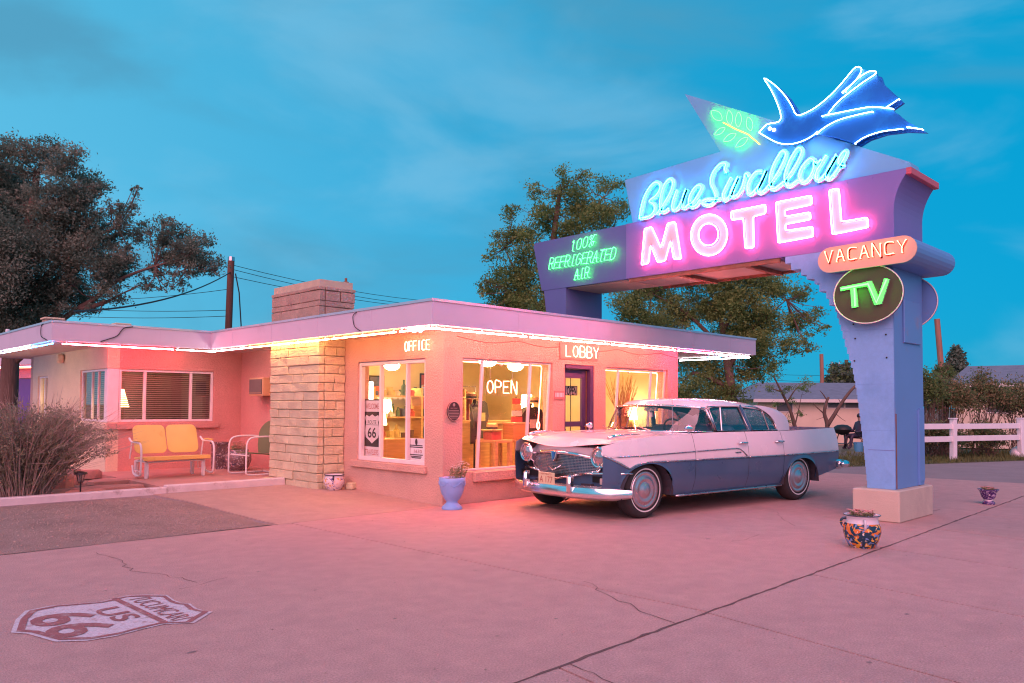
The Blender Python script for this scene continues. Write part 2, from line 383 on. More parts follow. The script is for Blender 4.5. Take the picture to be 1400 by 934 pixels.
slab([(5.5, -.02), (9.0, -.02), (8.0, 9), (5.5, 9)], 'concrete', 2, 6)
xj = [-20, -12, -6.6, -5.2, -3.62, -2.14, -.52, 1.12, 2.75, 4.4, 6.1, 7.9, 9.9]
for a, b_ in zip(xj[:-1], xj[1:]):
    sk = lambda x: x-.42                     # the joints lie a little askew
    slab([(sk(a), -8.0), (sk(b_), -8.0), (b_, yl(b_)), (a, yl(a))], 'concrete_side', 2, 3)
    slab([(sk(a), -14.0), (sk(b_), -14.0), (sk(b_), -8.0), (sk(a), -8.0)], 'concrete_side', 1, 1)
def crack(px, wd=.007, jit=.018, z=0.0025, world=False):
    P = [np.array(q, float) for q in px] if world else [at(x, y, z=0)[:2] for x, y in px]; pts = []
    for a, b_ in zip(P[:-1], P[1:]):
        n = max(2, int(np.linalg.norm(b_-a)/.09))
        for i in range(n): pts.append(a+(b_-a)*i/n+rng.normal(0, jit, 2))
    pts.append(P[-1]); b = MB(); vs = []
    for i, p in enumerate(pts):
        t = pts[min(i+1, len(pts)-1)]-pts[max(i-1, 0)]; t = t/np.linalg.norm(t); nn = np.array([-t[1], t[0]])*wd*(.4+rng.random())*.5
        zz = gz(p[0], p[1])+z
        vs += [(p[0]+nn[0], p[1]+nn[1], zz), (p[0]-nn[0], p[1]-nn[1], zz)]
    b.add(vs, [(2*i, 2*i+1, 2*i+3, 2*i+2) for i in range(len(pts)-1)]); b.build('crack', 'gap', lot)
crack([(x, yl(x)) for x in (-5, -2.2, 1.3, 4, 7.5)], .020, .006, .0012, True)      # crumbled edge of the long joint
crack([(805, 795), (830, 812), (875, 835), (922, 852)]); crack([(130, 756), (160, 764), (180, 780), (225, 786), (270, 797)], .006)
crack([(250, 806), (275, 798), (310, 790)], .004); crack([(780, 911), (810, 920), (842, 936)], .008)
crack([(1062, 700), (1070, 711), (1088, 720)], .005); crack([(1000, 741), (1025, 735), (1038, 731)], .005)
crack([(1268, 700), (1285, 697)], .012)
def stain(px, py, rx, ry, m='oil', z=.0018, seed=0):
    c = at(px, py, z=0); n = 26; b = MB(); rs_ = np.random.default_rng(seed); ph = rs_.uniform(0, 6.3, 4)
    P = [(c[0]+rx*math.cos(2*PI*i/n)*(1+.2*math.sin(3*2*PI*i/n+ph[0])+.12*math.sin(7*2*PI*i/n+ph[1])), c[1]+ry*math.sin(2*PI*i/n)*(1+.2*math.sin(2*2*PI*i/n+ph[2])+.1*math.sin(9*2*PI*i/n+ph[3]))) for i in range(n)]
    b.add([(c[0], c[1], gz(c[0], c[1])+z)]+[(x, y, gz(x, y)+z) for x, y in P], [(0, 1+i, 1+(i+1) % n) for i in range(n)]); b.build('oil_spot', m, lot, fix=False)
for i, (px_, py_, rx_, ry_) in enumerate(((353, 782, .012, .012), (431, 807, .012, .012), (602, 756, .014, .014), (262, 892, .03, .012), (540, 846, .012, .01), (680, 870, .01, .01), (760, 846, .012, .012), (968, 737, .03, .02), (1188, 906, .016, .016), (1240, 840, .02, .012), (650, 780, .012, .012), (480, 750, .014, .01))): stain(px_, py_, rx_, ry_, seed=i)
# old asphalt patch beside the apron, with loose chips
b = MB(); pp = [(-16, -.0), (-2.38, .01), (-2.52, 2.3), (-2.75, 3.1), (-16, 3.1)]
ring = []
for a, c in zip(pp, pp[1:]+pp[:1]):
    for i in range(8):
        t = i/8; q = (a[0]*(1-t)+c[0]*t, a[1]*(1-t)+c[1]*t); ring.append((q[0]+rng.normal(0, .02), q[1]+rng.normal(0, .02)))
cx_, cy_ = -7, 1.5
vs = []; RN = len(ring)
for s_ in (0, .25, .5, .7, .85, 1): vs += [(cx_+(x-cx_)*s_, cy_+(y-cy_)*s_, gz(cx_+(x-cx_)*s_, cy_+(y-cy_)*s_)-.002) for x, y in ring]
b.add(vs, [(k*RN+i, k*RN+(i+1) % RN, (k+1)*RN+(i+1) % RN, (k+1)*RN+i) for k in range(5) for i in range(RN)])
ap = b.build('asphalt_patch', 'asphalt_old'); tag(ap, kind='structure')
b = MB()
for i in range(2600):
    x = -2.6-abs(rng.normal(0, 1.3)); y = rng.uniform(.05, 3.0); s = rng.uniform(.004, .013); z = gz(x, y)
    a = rng.uniform(0, 6.3); b.add([(x+s*math.cos(a+k*2.1), y+s*math.sin(a+k*2.1), z-.002) for k in range(3)]+[(x, y, z+s*.9)], [(0, 1, 3), (1, 2, 3), (2, 0, 3)])
tag(b.build('loose_gravel', 'stone_chip', fix=False), 'loose stone chips scattered over the old asphalt patch', 'gravel', kind='stuff')
b = MB()      # specks and grit on the concrete
for i in range(420):
    x = rng.uniform(-5, 4); y = rng.uniform(-7.5, -.3); s = rng.uniform(.003, .009); a = rng.uniform(0, 6.3)
    b.add([(x+s*math.cos(a+k*2.1), y+s*math.sin(a+k*2.1), .001) for k in range(3)]+[(x, y, s*.7+.001)], [(0, 1, 3), (1, 2, 3), (2, 0, 3)])
tag(b.build('grit', 'stone_chip', fix=False), 'fine grit and specks lying on the concrete driveway', 'grit', kind='stuff')
# road beyond the lot
FD = np.array([.936, -.352]); FN = np.array([.352, .936]); F0 = np.array([14.3, -1.07])     # the fence's line
def fp(s, n): q = F0+FD*s+FN*n; return (float(q[0]), float(q[1]))
b = MB()
def rfn(u, v): x, y = fp(-60+160*u, -9.0+8.1*v); return (x, y, gz(x, y)-.006-.022*(1-v))
b.grid(rfn, 60, 4); tag(b.build('road', 'road'), kind='structure')
# painted shield on the pavement
shp = [(65, 375), (92, 300), (150, 245), (300, 215), (480, 200), (600, 190), (690, 170), (765, 152), (885, 148), (1000, 150), (1045, 182), (1090, 198), (1140, 202), (1180, 232), (1225, 245), (1272, 250), (1215, 285), (1160, 318), (980, 325), (850, 355), (700, 395), (520, 425), (330, 430), (260, 410), (160, 382)]
shw = [at(x/4.375, 780+y/4.375, z=0)[:2] for x, y in shp]; shc = sum(shw)/len(shw)
mat('road_white', (.66, .56, .60), .8, var=.06, scale=14, bump=.3, bscale=140, dirt=(.46, .30, .29), dscale=14, dpos=(.50, .66), grain=.2, gscale=85)
mat('road_red', (.34, .12, .12), .85, var=.12, scale=14, bump=.3, bscale=140, dirt=(.46, .30, .29), dscale=16, dpos=(.53, .68), grain=.2, gscale=85)
sh = thing('pavement_shield', (shc[0], shc[1], 0), 'faded white and red highway shield painted on the driveway', 'road marking')
b = MB(); cen = (float(shc[0]), float(shc[1]), .004)
k = len(shw); b.add([cen]+[(p[0], p[1], .004) for p in shw], [(0, 1+i, 1+(i+1) % k) for i in range(k)]); b.build('shield_ground', 'road_white', sh)
b = MB(); ri = [(shc+(p-shc)*s_) for s_ in (.955, .885) for p in shw]
b.add([(p[0], p[1], .0065) for p in ri], [(i, (i+1) % k, (i+1) % k+k, i+k) for i in range(k)]); b.build('border', 'road_red', sh)
A_, B_ = at(152, 820, z=0)[:2], at(222, 853.5, z=0)[:2]; dd = at(160, 818.5, z=0)[:2]-A_
b = MB(); b.add([(*A_, .0068), (*(A_+dd), .0068), (*(B_+dd), .0068), (*B_, .0068)], [(0, 1, 2, 3)]); b.build('bar', 'road_red', sh)
def shield_word(s, p0, p1, pu, h, name):
    a, c = at(*p0, z=0)[:2], at(*p1, z=0)[:2]; u = (c-a); wdt = np.linalg.norm(u); u = u/wdt
    up = np.array([-u[1], u[0]]); m_ = (a+c)/2; b = MB()
    put_text(b, s, (m_[0], m_[1], .0072), (u[0], u[1], 0), (up[0], up[1], 0), h, bold=.02 if len(s) < 3 else 0, fitw=wdt); b.build(name, 'road_red', sh)
shield_word('66', (78, 840), (122, 867.5), None, .34, 'number')
shield_word('US', (143, 833), (178, 848), None, .15, 'letters')
shield_word('TUCUMCARI', (188, 818), (251, 848), None, .13, 'letters')

# ------------------------------------------------------------------ motel office building
bld = thing('motel_office', (0, 0, 0), 'low salmon stucco motel office with flat overhanging roof and stone chimney', 'building')
ZS, ZR = 2.33, 2.63
def wall(name, fn, u0, u1, z0, z1, holes, t, m, parent=bld):
    us = sorted(set([u0, u1]+[h[i] for h in holes for i in (0, 1)])); zs = sorted(set([z0, z1]+[h[i] for h in holes for i in (2, 3)]))
    us = [u for u in us if u0 <= u <= u1]; zs = [z for z in zs if z0 <= z <= z1]
    nu, nz_ = len(us)-1, len(zs)-1
    def solid(i, j):
        if not (0 <= i < nu and 0 <= j < nz_): return False
        cu, cz = (us[i]+us[i+1])/2, (zs[j]+zs[j+1])/2
        return not any(h[0] < cu < h[1] and h[2] < cz < h[3] for h in holes)
    b = MB()
    for i in range(nu):
        for j in range(nz_):
            if not solid(i, j): continue
            a, c, d, e = us[i], us[i+1], zs[j], zs[j+1]
            b.add([fn(a, d, 0), fn(c, d, 0), fn(c, e, 0), fn(a, e, 0)], [(0, 1, 2, 3)]); b.add([fn(a, d, t), fn(c, d, t), fn(c, e, t), fn(a, e, t)], [(3, 2, 1, 0)])
            for (di, dj, p, q) in ((-1, 0, (a, d), (a, e)), (1, 0, (c, e), (c, d)), (0, -1, (c, d), (a, d)), (0, 1, (a, e), (c, e))):
                if not solid(i+di, j+dj): b.add([fn(*p, 0), fn(*q, 0), fn(*q, t), fn(*p, t)], [(0, 1, 2, 3)])
    return b.build(name, m, parent)
fX = lambda X: (lambda u, z, d: (X+d, u, z))          # wall facing -X
fY = lambda Y: (lambda u, z, d: (u, Y+d, z))          # wall facing -Y
wall('office_wall', fX(0), 0, 3.9, 0, ZS, [(.39, 2.04, .50, 1.965)], .2, 'stucco')
wall('lobby_wall', fY(0), .2, 5.25, 0, ZS, [(.335, 2.125, .42, 1.972), (2.393, 3.10, -.1, 1.968), (3.387, 5.126, .55, 1.96)], .2, 'stucco')
wall('end_wall', lambda u, z, d: (5.25+d, u, z), 0, 6.4, 0, ZS, [], .2, 'stucco')
wall('return_wall', fY(3.7), .2, .48, 0, ZS, [], .2, 'stucco')
wall('porch_wall', fX(.28), 3.9, 6.5, .1, ZS, [], .2, 'stucco_rose')
wall('window_wall', fY(6.5), -1.94, .28, .1, ZS, [(-1.94, -.26, 1.0, 1.935)], .2, 'stucco_rose')
wall('side_wall', fX(-2.14), 6.5, 11.35, .1, ZS, [(6.5, 8.02, 1.0, 1.935), (10.2, 10.95, .95, 1.89)], .2, 'stucco_cream')
wall('back_wall', fY(11.35), -2.14, 7.0, .0, ZS, [], .2, 'stucco')
wall('back_side', fX(6.8), 6.4, 11.35, 0, ZS, [], .2, 'stucco')
b = MB(); b.bx(5.45, 6.8, 6.2, 6.4, 0, ZS); b.build('back_return', 'stucco', bld)
# roof: soffit, fascia ring and metal flashing
RP = [(-.6, -.5), (7.35, -.5), (7.35, 12.2), (-3.165, 12.2), (-3.165, 5.87), (-.6, 5.87)]
roof = MB(); Pi = inset(RP, .03); roof.prism(Pi, lambda a, c, t: (a, c, ZS+.004+t*.25)); roof = roof.build('roof', 'roofing', bld)
b = MB(); b.prism(inset(RP, .028), lambda a, c, t: (a, c, ZS-.006+t*.008)); b.build('soffit', 'soffit', roof)
def ringmesh(name, o, i, z0, z1, m, par):
    b = MB(); n = len(o)
    vs = [(*p, z0) for p in o]+[(*p, z1) for p in o]+[(*p, z0) for p in i]+[(*p, z1) for p in i]; fs = []
    for k in range(n):
        j = (k+1) % n; fs += [(k, j, n+j, n+k), (2*n+j, 2*n+k, 3*n+k, 3*n+j), (n+k, n+j, 3*n+j, 3*n+k), (j, k, 2*n+k, 2*n+j)]
    return b.add(vs, fs).build(name, m, par)
ringmesh('fascia', RP, inset(RP, .027), ZS-.012, ZR-.022, 'fascia', roof)
ringmesh('flashing', inset(RP, -.012), inset(RP, .09), ZR-.0215, ZR+.012, 'flashing', roof)
for x in (.9, 2.35, 3.8, 5.2, 6.4): b = MB(); b.bx(x, x+.035, -.5035, -.5005, ZS-.01, ZR-.024); b.build('fascia_seam', 'fascia', roof)      # lapped sheet joints
for y in (.8, 2.2, 3.6, 5.0): b = MB(); b.bx(-.6035, -.6005, y, y+.035, ZS-.01, ZR-.024); b.build('fascia_seam', 'fascia', roof)
for x in (-2.6, -1.5): b = MB(); b.bx(x, x+.035, 5.8665, 5.8695, ZS-.01, ZR-.024); b.build('fascia_seam', 'fascia', roof)
# interior shells
b = MB(); b.bx(.2, 5.25, .2, 5.0, .0, .06); b.build('floor', 'floor_tile', bld)
b = MB(); b.bx(.201, 5.249, 4.9, 5.0, .061, ZS-.01); b.bx(.2005, .215, .2, .38, .061, ZS-.01); b.bx(.2005, .215, 2.05, 4.9, .061, ZS-.01); b.bx(5.235, 5.2495, .2, 4.9, .061, ZS-.01); b.build('inner_wall', 'plaster_warm', bld)
b = MB(); b.bx(.2, 5.25, .2, 4.9, ZS-.04, ZS-.008); b.build('ceiling', 'plaster_warm', bld)
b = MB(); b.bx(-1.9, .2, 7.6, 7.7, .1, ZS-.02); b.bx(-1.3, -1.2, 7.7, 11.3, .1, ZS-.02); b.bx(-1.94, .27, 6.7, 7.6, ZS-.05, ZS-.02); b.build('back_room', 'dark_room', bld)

def framebar(b, fn, u0, u1, z0, z1, d0, d1):
    b.add([fn(u, z, d) for d in (d0, d1) for z in (z0, z1) for u in (u0, u1)], [(0, 1, 3, 2), (4, 6, 7, 5), (0, 4, 5, 1), (2, 3, 7, 6), (0, 2, 6, 4), (1, 5, 7, 3)])
def window(fn, u0, u1, z0, z1, mull, fr=.045, d=(.03, .09), mw_=.03, gl='shop_glass', blind=False, m='frame_white', label=None):
    wo_ = MB(); e = .002
    framebar(wo_, fn, u0+e, u0+fr, z0+e, z1-e, *d); framebar(wo_, fn, u1-fr, u1-e, z0+e, z1-e, *d)
    framebar(wo_, fn, u0+fr, u1-fr, z1-fr, z1-e, *d); framebar(wo_, fn, u0+fr, u1-fr, z0+e, z0+fr, *d)
    wn = wo_.build('window', m, bld, bevel=.004)
    ed = [u0+fr]
    for c in mull:
        b = MB(); framebar(b, fn, c-mw_/2, c+mw_/2, z0+fr+.001, z1-fr-.001, d[0]+.004, d[1]-.004); b.build('mullion', m, wn, bevel=.003); ed += [c-mw_/2, c+mw_/2]
    ed.append(u1-fr); dm = (d[0]+d[1])/2
    for a, c in zip(ed[0::2], ed[1::2]):
        b = MB(); b.add([fn(a, z0+fr, dm), fn(c, z0+fr, dm), fn(c, z1-fr, dm), fn(a, z1-fr, dm)], [(0, 1, 2, 3)]); b.build('pane', gl, wn, fix=False)
    if blind:
        b = MB(); z = z0+fr+.02
        while z < z1-fr:
            b.add([fn(u0+fr, z, d[1]+.012), fn(u1-fr, z, d[1]+.012), fn(u1-fr, z+.022, d[1]+.036), fn(u0+fr, z+.022, d[1]+.036)], [(0, 1, 2, 3)]); z += .036
        tag(b.build('blind', 'blind', wn, fix=False), kind='stuff')
    return wn
def sill(fn, u0, u1, z0, z1, dep, m='stucco'):
    b = MB(); framebar(b, fn, u0, u1, z0, z1, -dep, -.001); b.build('sill', m, bld, bevel=.006)
window(fX(0), .39, 2.04, .50, 1.965, (.86, 1.50), fr=.06, d=(.03, .1), mw_=.035)
sill(fX(0), .33, 2.15, .40, .495, .05)
tilt = lambda Y, z0, z1, a, c: (lambda u, z, d: (u, Y+d+a+(c-a)*(1-(z-z0)/(z1-z0)), z))
window(tilt(0, .42, 1.972, .03, .13), .335, 2.125, .42, 1.972, (.735, 1.69), fr=.03, d=(0, .04), mw_=.045)
sill(fY(0), .52, 2.3, .285, .415, .06, 'stucco')
window(tilt(0, .55, 1.96, .03, .13), 3.387, 5.126, .55, 1.96, (3.78, 4.69), fr=.03, d=(0, .04), mw_=.045)
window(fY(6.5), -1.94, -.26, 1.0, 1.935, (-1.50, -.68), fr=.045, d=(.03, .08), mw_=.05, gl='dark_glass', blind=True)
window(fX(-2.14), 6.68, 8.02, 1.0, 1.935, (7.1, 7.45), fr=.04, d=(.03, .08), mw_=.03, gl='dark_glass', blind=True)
b = MB(); b.bx(-2.13, -1.945, 6.51, 6.675, 1.002, 1.933); b.build('corner_post', 'frame_white', bld, bevel=.006)
sill(fY(6.5), -2.14, -.18, .88, .985, .06, 'stucco_rose'); sill(fX(-2.14), 6.44, 8.1, .88, .985, .06, 'stucco_cream')
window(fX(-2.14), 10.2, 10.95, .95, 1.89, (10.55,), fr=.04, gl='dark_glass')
# lobby door, ajar inside its dark frame
fd = fY(0); b = MB(); framebar(b, fd, 2.395, 2.44, .0, 1.965, .05, .19); framebar(b, fd, 3.02, 3.098, .0, 1.965, .01, .19); framebar(b, fd, 2.44, 3.02, 1.90, 1.965, .01, .19); door = b.build('door', 'door_paint', bld, bevel=.004)
b = MB(); framebar(b, fd, 2.445, 2.52, .02, 1.895, .09, .13); framebar(b, fd, 2.90, 3.015, .02, 1.895, .09, .13); framebar(b, fd, 2.52, 2.90, 1.76, 1.895, .09, .13); framebar(b, fd, 2.52, 2.90, .02, .30, .09, .13); framebar(b, fd, 2.52, 2.90, 1.0, 1.08, .095, .125); b.build('stile', 'door_paint', door, bevel=.004)
b = MB(); b.add([fd(2.52, .3, .11), fd(2.90, .3, .11), fd(2.90, 1.76, .11), fd(2.52, 1.76, .11)], [(0, 1, 2, 3)]); b.build('pane', 'shop_glass', door, fix=False)
b = MB(); b.tube([(2.955, .085, 1.0), (2.955, .05, 1.0), (2.955, .05, .85), (2.955, .085, .85)], .01, 6); b.build('handle', 'brass', door, smooth=True)
b = MB(); framebar(b, fd, 2.994, 3.006, .03, 1.88, .075, .089); b.build('edge_strip', 'brass', door)

# stone chimney: a mortar core and single stones
ch = MB(); ch.bx(-.445, .15, 2.41, 3.84, 0, ZS-.01); ch.bx(-.445, .135, 2.41, 3.84, ZR-.02, 3.22); chim = ch.build('chimney', 'mortar', bld)
def stone(x0, x1, y0, y1, z0, z1, m, j=.006):
    b = MB(); g = .0035
    b.bx(x0+g, x1-g, y0+g, y1-g, z0+g, z1-g)
    b.v = [(x+rng.normal(0, j), y+rng.normal(0, j), z+rng.normal(0, j*.35)) for x, y, z in b.v]
    return b.build('stone', m, chim, bevel=.008)
def split(a, b_, lo, hi):
    out = [a]
    while out[-1] < b_-1e-6:
        nx_ = out[-1]+random.uniform(lo, hi)
        if b_-nx_ < lo*.7: nx_ = b_
        out.append(min(nx_, b_))
    return list(zip(out[:-1], out[1:]))
z = .02; hc = .1362
for r in range(17):
    zt = z+hc
    off = random.uniform(0, .012)
    for (a, c) in split(2.375, 3.875, .2, .52): stone(-.467-random.uniform(0, .014), -.36, a, c, z, zt, 'limestone')
    for (a, c) in split(-.355, .0, .13, .34): stone(a, min(c, -.004), 2.378-random.uniform(0, .013), 2.47, z, zt, 'limestone')
    for (a, c) in split(-.355, .0, .15, .34): stone(a, min(c, -.004), 3.78, 3.88+random.uniform(0, .02), z, zt, 'limestone')
    z = zt
z = ZR-.03
for r, hcc in enumerate((.21, .085, .16, .06)):
    zt = z+hcc; o = .008 if r == 3 else 0
    for (a, c) in split(2.375-o, 3.875+o, .3, .65): stone(-.467-o-random.uniform(0, .01), -.36, a, c, z, zt, 'chim_stone', .004)
    for (a, c) in split(-.355, .158+o, .2, .4): stone(a, c, 2.378-o-random.uniform(0, .01), 2.47, z, zt, 'chim_stone', .004)
    for (a, c) in split(-.355, .158+o, .2, .4): stone(a, c, 3.78, 3.88+o, z, zt, 'chim_stone', .004)
    for (a, c) in split(2.48, 3.77, .3, .6): stone(.06, .162+o, a, c, z, zt, 'chim_stone', .004)
    z = zt
b = MB(); b.lathe([(.03, 3.1), (.03, 3.20), (.045, 3.21), (.045, 3.25), (.02, 3.26), (.02, 3.31)], 10, (.10, 2.55, 0)); b.build('flue', 'rust', chim)

# porch slab and its white curb
b = MB(); b.bx(-2.35, .28, 3.46, 6.5, -.05, .155); po = b.build('porch', 'porch_slab'); tag(po, kind='structure')
b = MB(); b.bx(-2.3, -.47, 3.32, 3.455, -.05, .172); b.bx(-9, -2.3, 3.30, 3.44, -.05, .15); cb = b.build('curb', 'curb_paint', bevel=.012); tag(cb, kind='structure')

# ------------------------------------------------------------------ neon motel sign
mat('sign_blue', (.20, .42, .74), .45, var=.06, scale=2, bump=.05, bscale=4, dirt=(.15, .34, .64), dscale=1.4, grain=.06, gscale=25)
mat('sign_side', (.13, .29, .58), .45, var=.06, scale=2, bump=.05, bscale=4, dirt=(.30, .22, .32), dscale=2.4, dpos=(.6, .8))
mat('sign_deep', (.20, .16, .44), .45, var=.06, scale=2, bump=.05, bscale=4)
mat('sign_navy', (.12, .13, .34), .45, var=.06, scale=2, bump=.05, bscale=4)
mat('sign_pale', (.17, .44, .70), .45, var=.05, scale=2)
mat('sign_under', (.40, .37, .33), .7, var=.15, scale=3)
mat('sign_red', (.55, .10, .14), .45, var=.08)
mat('letter_pan', (.80, .60, .58), .5, var=.05)
mat('script_pan', (.42, .62, .78), .5, var=.05)
mat('pod_face', (.72, .48, .34), .5, var=.05)
mat('tv_face', (.075, .06, .032), .5, var=.12, scale=5)
mat('bird_blue', (.012, .15, .58), .35, var=.12, scale=3, dirt=(.02, .24, .70), dscale=2)
mat('tube_off', (.75, .28, .22), .3, var=0)
mat('plinth', (.56, .46, .37), .8, var=.07, scale=3, bump=.25, bscale=60, dirt=(.46, .37, .31), dscale=2)
XF, XB = 3.0, 3.95
sg = thing('motel_sign', (3.38, -4.44, 0), 'tall arched blue neon sign with a bird, standing on a cream plinth', 'sign')
def sp(px, py, x=XF): q = at(px, py, x=x); return (float(q[1]), float(q[2]))
def slabX(name, poly, x0, x1, m, parent=sg, bevel=0.0, mats=None):
    b = MB(); b.prism(poly, lambda a, c, t: (x0+(x1-x0)*t, a, c)); return b.build(name, mats or m, parent, bevel=bevel)
def tubesX(b, pts2, x, r, n=6, closed=False): b.tube([(x, p[0], p[1]) for p in pts2], r, n, closed)
def loopback(b, p, x0, x1, r=.006): b.tube([(x0, p[0], p[1]), (x1, p[0], p[1])], r, 5)
# plinth
b = MB(); b.bx(2.87, 3.99, -4.705, -4.17, 0, .366); b.build('plinth', 'plinth', sg, bevel=.012)
# stepped pylon (Y, Z outline of its face)
arch = [(1068, 347), (1073.5, 349.6), (1081.5, 359.5), (1095, 367.6), (1103, 375.6), (1113.6, 381), (1120, 387.6), (1129.7, 398), (1133.7, 407.7), (1141.7, 417), (1147, 435), (1152, 452), (1158, 474), (1166, 503), (1171, 530), (1175, 559), (1181, 610), (1186.4, 666.5)]
ac = [sp(*p) for p in arch]; yr = sp(1222, 500)[0]; zb = .368
stp = []
for (y0_, z0_), (y1_, z1_) in zip(ac[:-1], ac[1:]):
    n = 1 if z0_ > 2.85 else max(1, int((z0_-z1_)/.075))
    for i in range(n):
        ya, yb2 = y0_+(y1_-y0_)*i/n, y0_+(y1_-y0_)*(i+1)/n; za, zb2 = z0_+(z1_-z0_)*i/n, z0_+(z1_-z0_)*(i+1)/n
        stp += [(ya, za), (ya, zb2)]
stp.append((ac[-1][0], zb)); stp = [p for p in stp if p[1] >= zb]
zj = 3.272
py = slabX('pylon', [(yr, zb), (yr, zj-.003)]+[(min(p[0], -3.2), min(p[1], zj-.003)) for p in stp], XF, XB, 'sign_blue')
# side cheek: dark metal face on the pylon's end with cover plates
b = MB(); b.bx(XF+.004, XB-.002, yr-.006, yr-.0005, zb+.002, 3.27); b.build('end_plate', 'sign_side', py)
b = MB(); b.bx(XF+.28, XB-.12, yr-.03, yr-.007, 2.10, 2.62); b.build('cover_plate', 'sign_side', py, bevel=.006)
b = MB(); b.bx(XF+.012, XF+.035, yr-.012, yr-.007, zb+.01, 1.25); b.build('rust_strip', 'rust', py)
b = MB(); b.bx(XB-.22, XB-.18, yr-.03, yr-.007, zb+.01, 1.3); b.build('conduit', 'sign_side', py)
b = MB(); b.bx(XB-.16, XB-.02, yr-.022, yr-.007, zb+.05, 1.32); b.build('cover_plate', 'sign_side', py, bevel=.004)
b = MB(); b.bx(XF-.004, XF-.0005, ac[-1][0]+.0-.01, yr+.004, .82, .824); b.build('seam', 'sign_deep', py)
for p in ((1167, 443.5), (1169.5, 463), (1168.5, 493.5), (1211.5, 457.5), (1212.5, 489)):
    b = MB(); y_, z_ = sp(*p); b.lathe([(.011, 0), (.011, .004), (.006, .006)], 8, (XF-.006, y_, z_), R=Matrix.Rotation(-PI/2, 3, 'Y')); b.build('bolt_hole', 'black', py)
# MOTEL box with the flared end
yl_ = sp(856, 340)[0]; ztop = 4.115; ybk = sp(1222, 300)[0]; ytip = sp(1244.5, 226)[0]
fl = [(ybk, zj), (ybk, 3.62)]+[(ybk+(ytip-ybk)*((t/8)**2.2), 3.62+(ztop-.0-3.62)*(t/8)) for t in range(1, 9)]
mp_ = slabX('letter_box', fl+[(yl_, ztop), (yl_, zj)], XF, XB, 'sign_deep')
b = MB(); b.bx(XF-.002, XB+.002, ytip-.012, ytip+.05, ztop-.075, ztop+.006); b.build('flare_edge', 'sign_red', mp_, bevel=.006)
b = MB(); b.bx(XF+.05, XB-.05, -3.15, yl_-.02, zj-.022, zj-.002); b.build('underside', 'sign_under', mp_)
for yy in (-2.75, -1.7): b = MB(); b.bx(XF+.02, XB-.02, yy-.04, yy+.04, zj-.075, zj-.024); b.build('cross_beam', 'rust', mp_)
for xx in (XF+.03, XB-.03): b = MB(); b.bx(xx-.018, xx+.018, -3.2, yl_-.05, zj-.06, zj-.0025); b.build('edge_angle', 'rust', mp_)
# cooling-panel box at the far end and its post through the roof
ylt = sp(729.6, 334)[0]; ylb = sp(740.5, 397)[0]
lb = slabX('end_box', [(yl_+.004, zj-.004), (yl_+.004, ztop-.004), (ylt+.0-.05, ztop-.012), (ylt-.012, ztop-.03), (ylt, ztop-.08), (ylb, zj-.004)], XF+.004, XB-.004, 'sign_navy')
yp0 = sp(773, 400)[0]; yp1 = sp(743, 402)[0]; yp2 = sp(749, 432)[0]
slabX('far_post', [(yp0, 2.36), (yp0, zj-.006), (yp1, zj-.006), (yp2-.03, 2.36)], XF+.01, XB-.01, 'sign_navy')
b = MB(); b.bx(XF+.06, XB-.06, yl_+.01, yp0-.01, zj-.02, zj-.005); b.build('underside', 'plinth', lb)
for yy in (-1.55, -2.45, -3.35): b = MB(); b.bx(XF-.0022, XF-.0006, yy-.003, yy+.003, zj+.01, ztop-.01); b.build('sheet_seam', 'sign_deep', mp_)
for yy in np.arange(yl_-.08, ybk, -.30):
    for zz in (zj+.035, ztop-.035): b = MB(); b.lathe([(.009, 0), (.008, .004), (.003, .006)], 6, (XF-.0005, float(yy), zz), R=Matrix.Rotation(-PI/2, 3, 'Y')); b.build('rivet', 'sign_deep', mp_)
for zz in (2.25, 1.60, 1.05): b = MB(); yy0 = -4.02 if zz > 2 else -4.16 if zz > 1.5 else -4.22; b.bx(XF-.002, XF-.0006, yr+.002, yy0-.03, zz, zz+.003); b.build('sheet_seam', 'sign_side', py)
# pale panel above, with the spike
pan = [sp(*p) for p in ((853, 246), (984, 207), (935, 128), (1090, 174.5), (1243, 221), (1245, 226), (864, 305))]
pan[-1] = (pan[-1][0], ztop+.007); pan[-2] = (pan[-2][0], ztop+.007)
slabX('script_panel', pan, XF+.02, XF+.30, 'sign_pale')

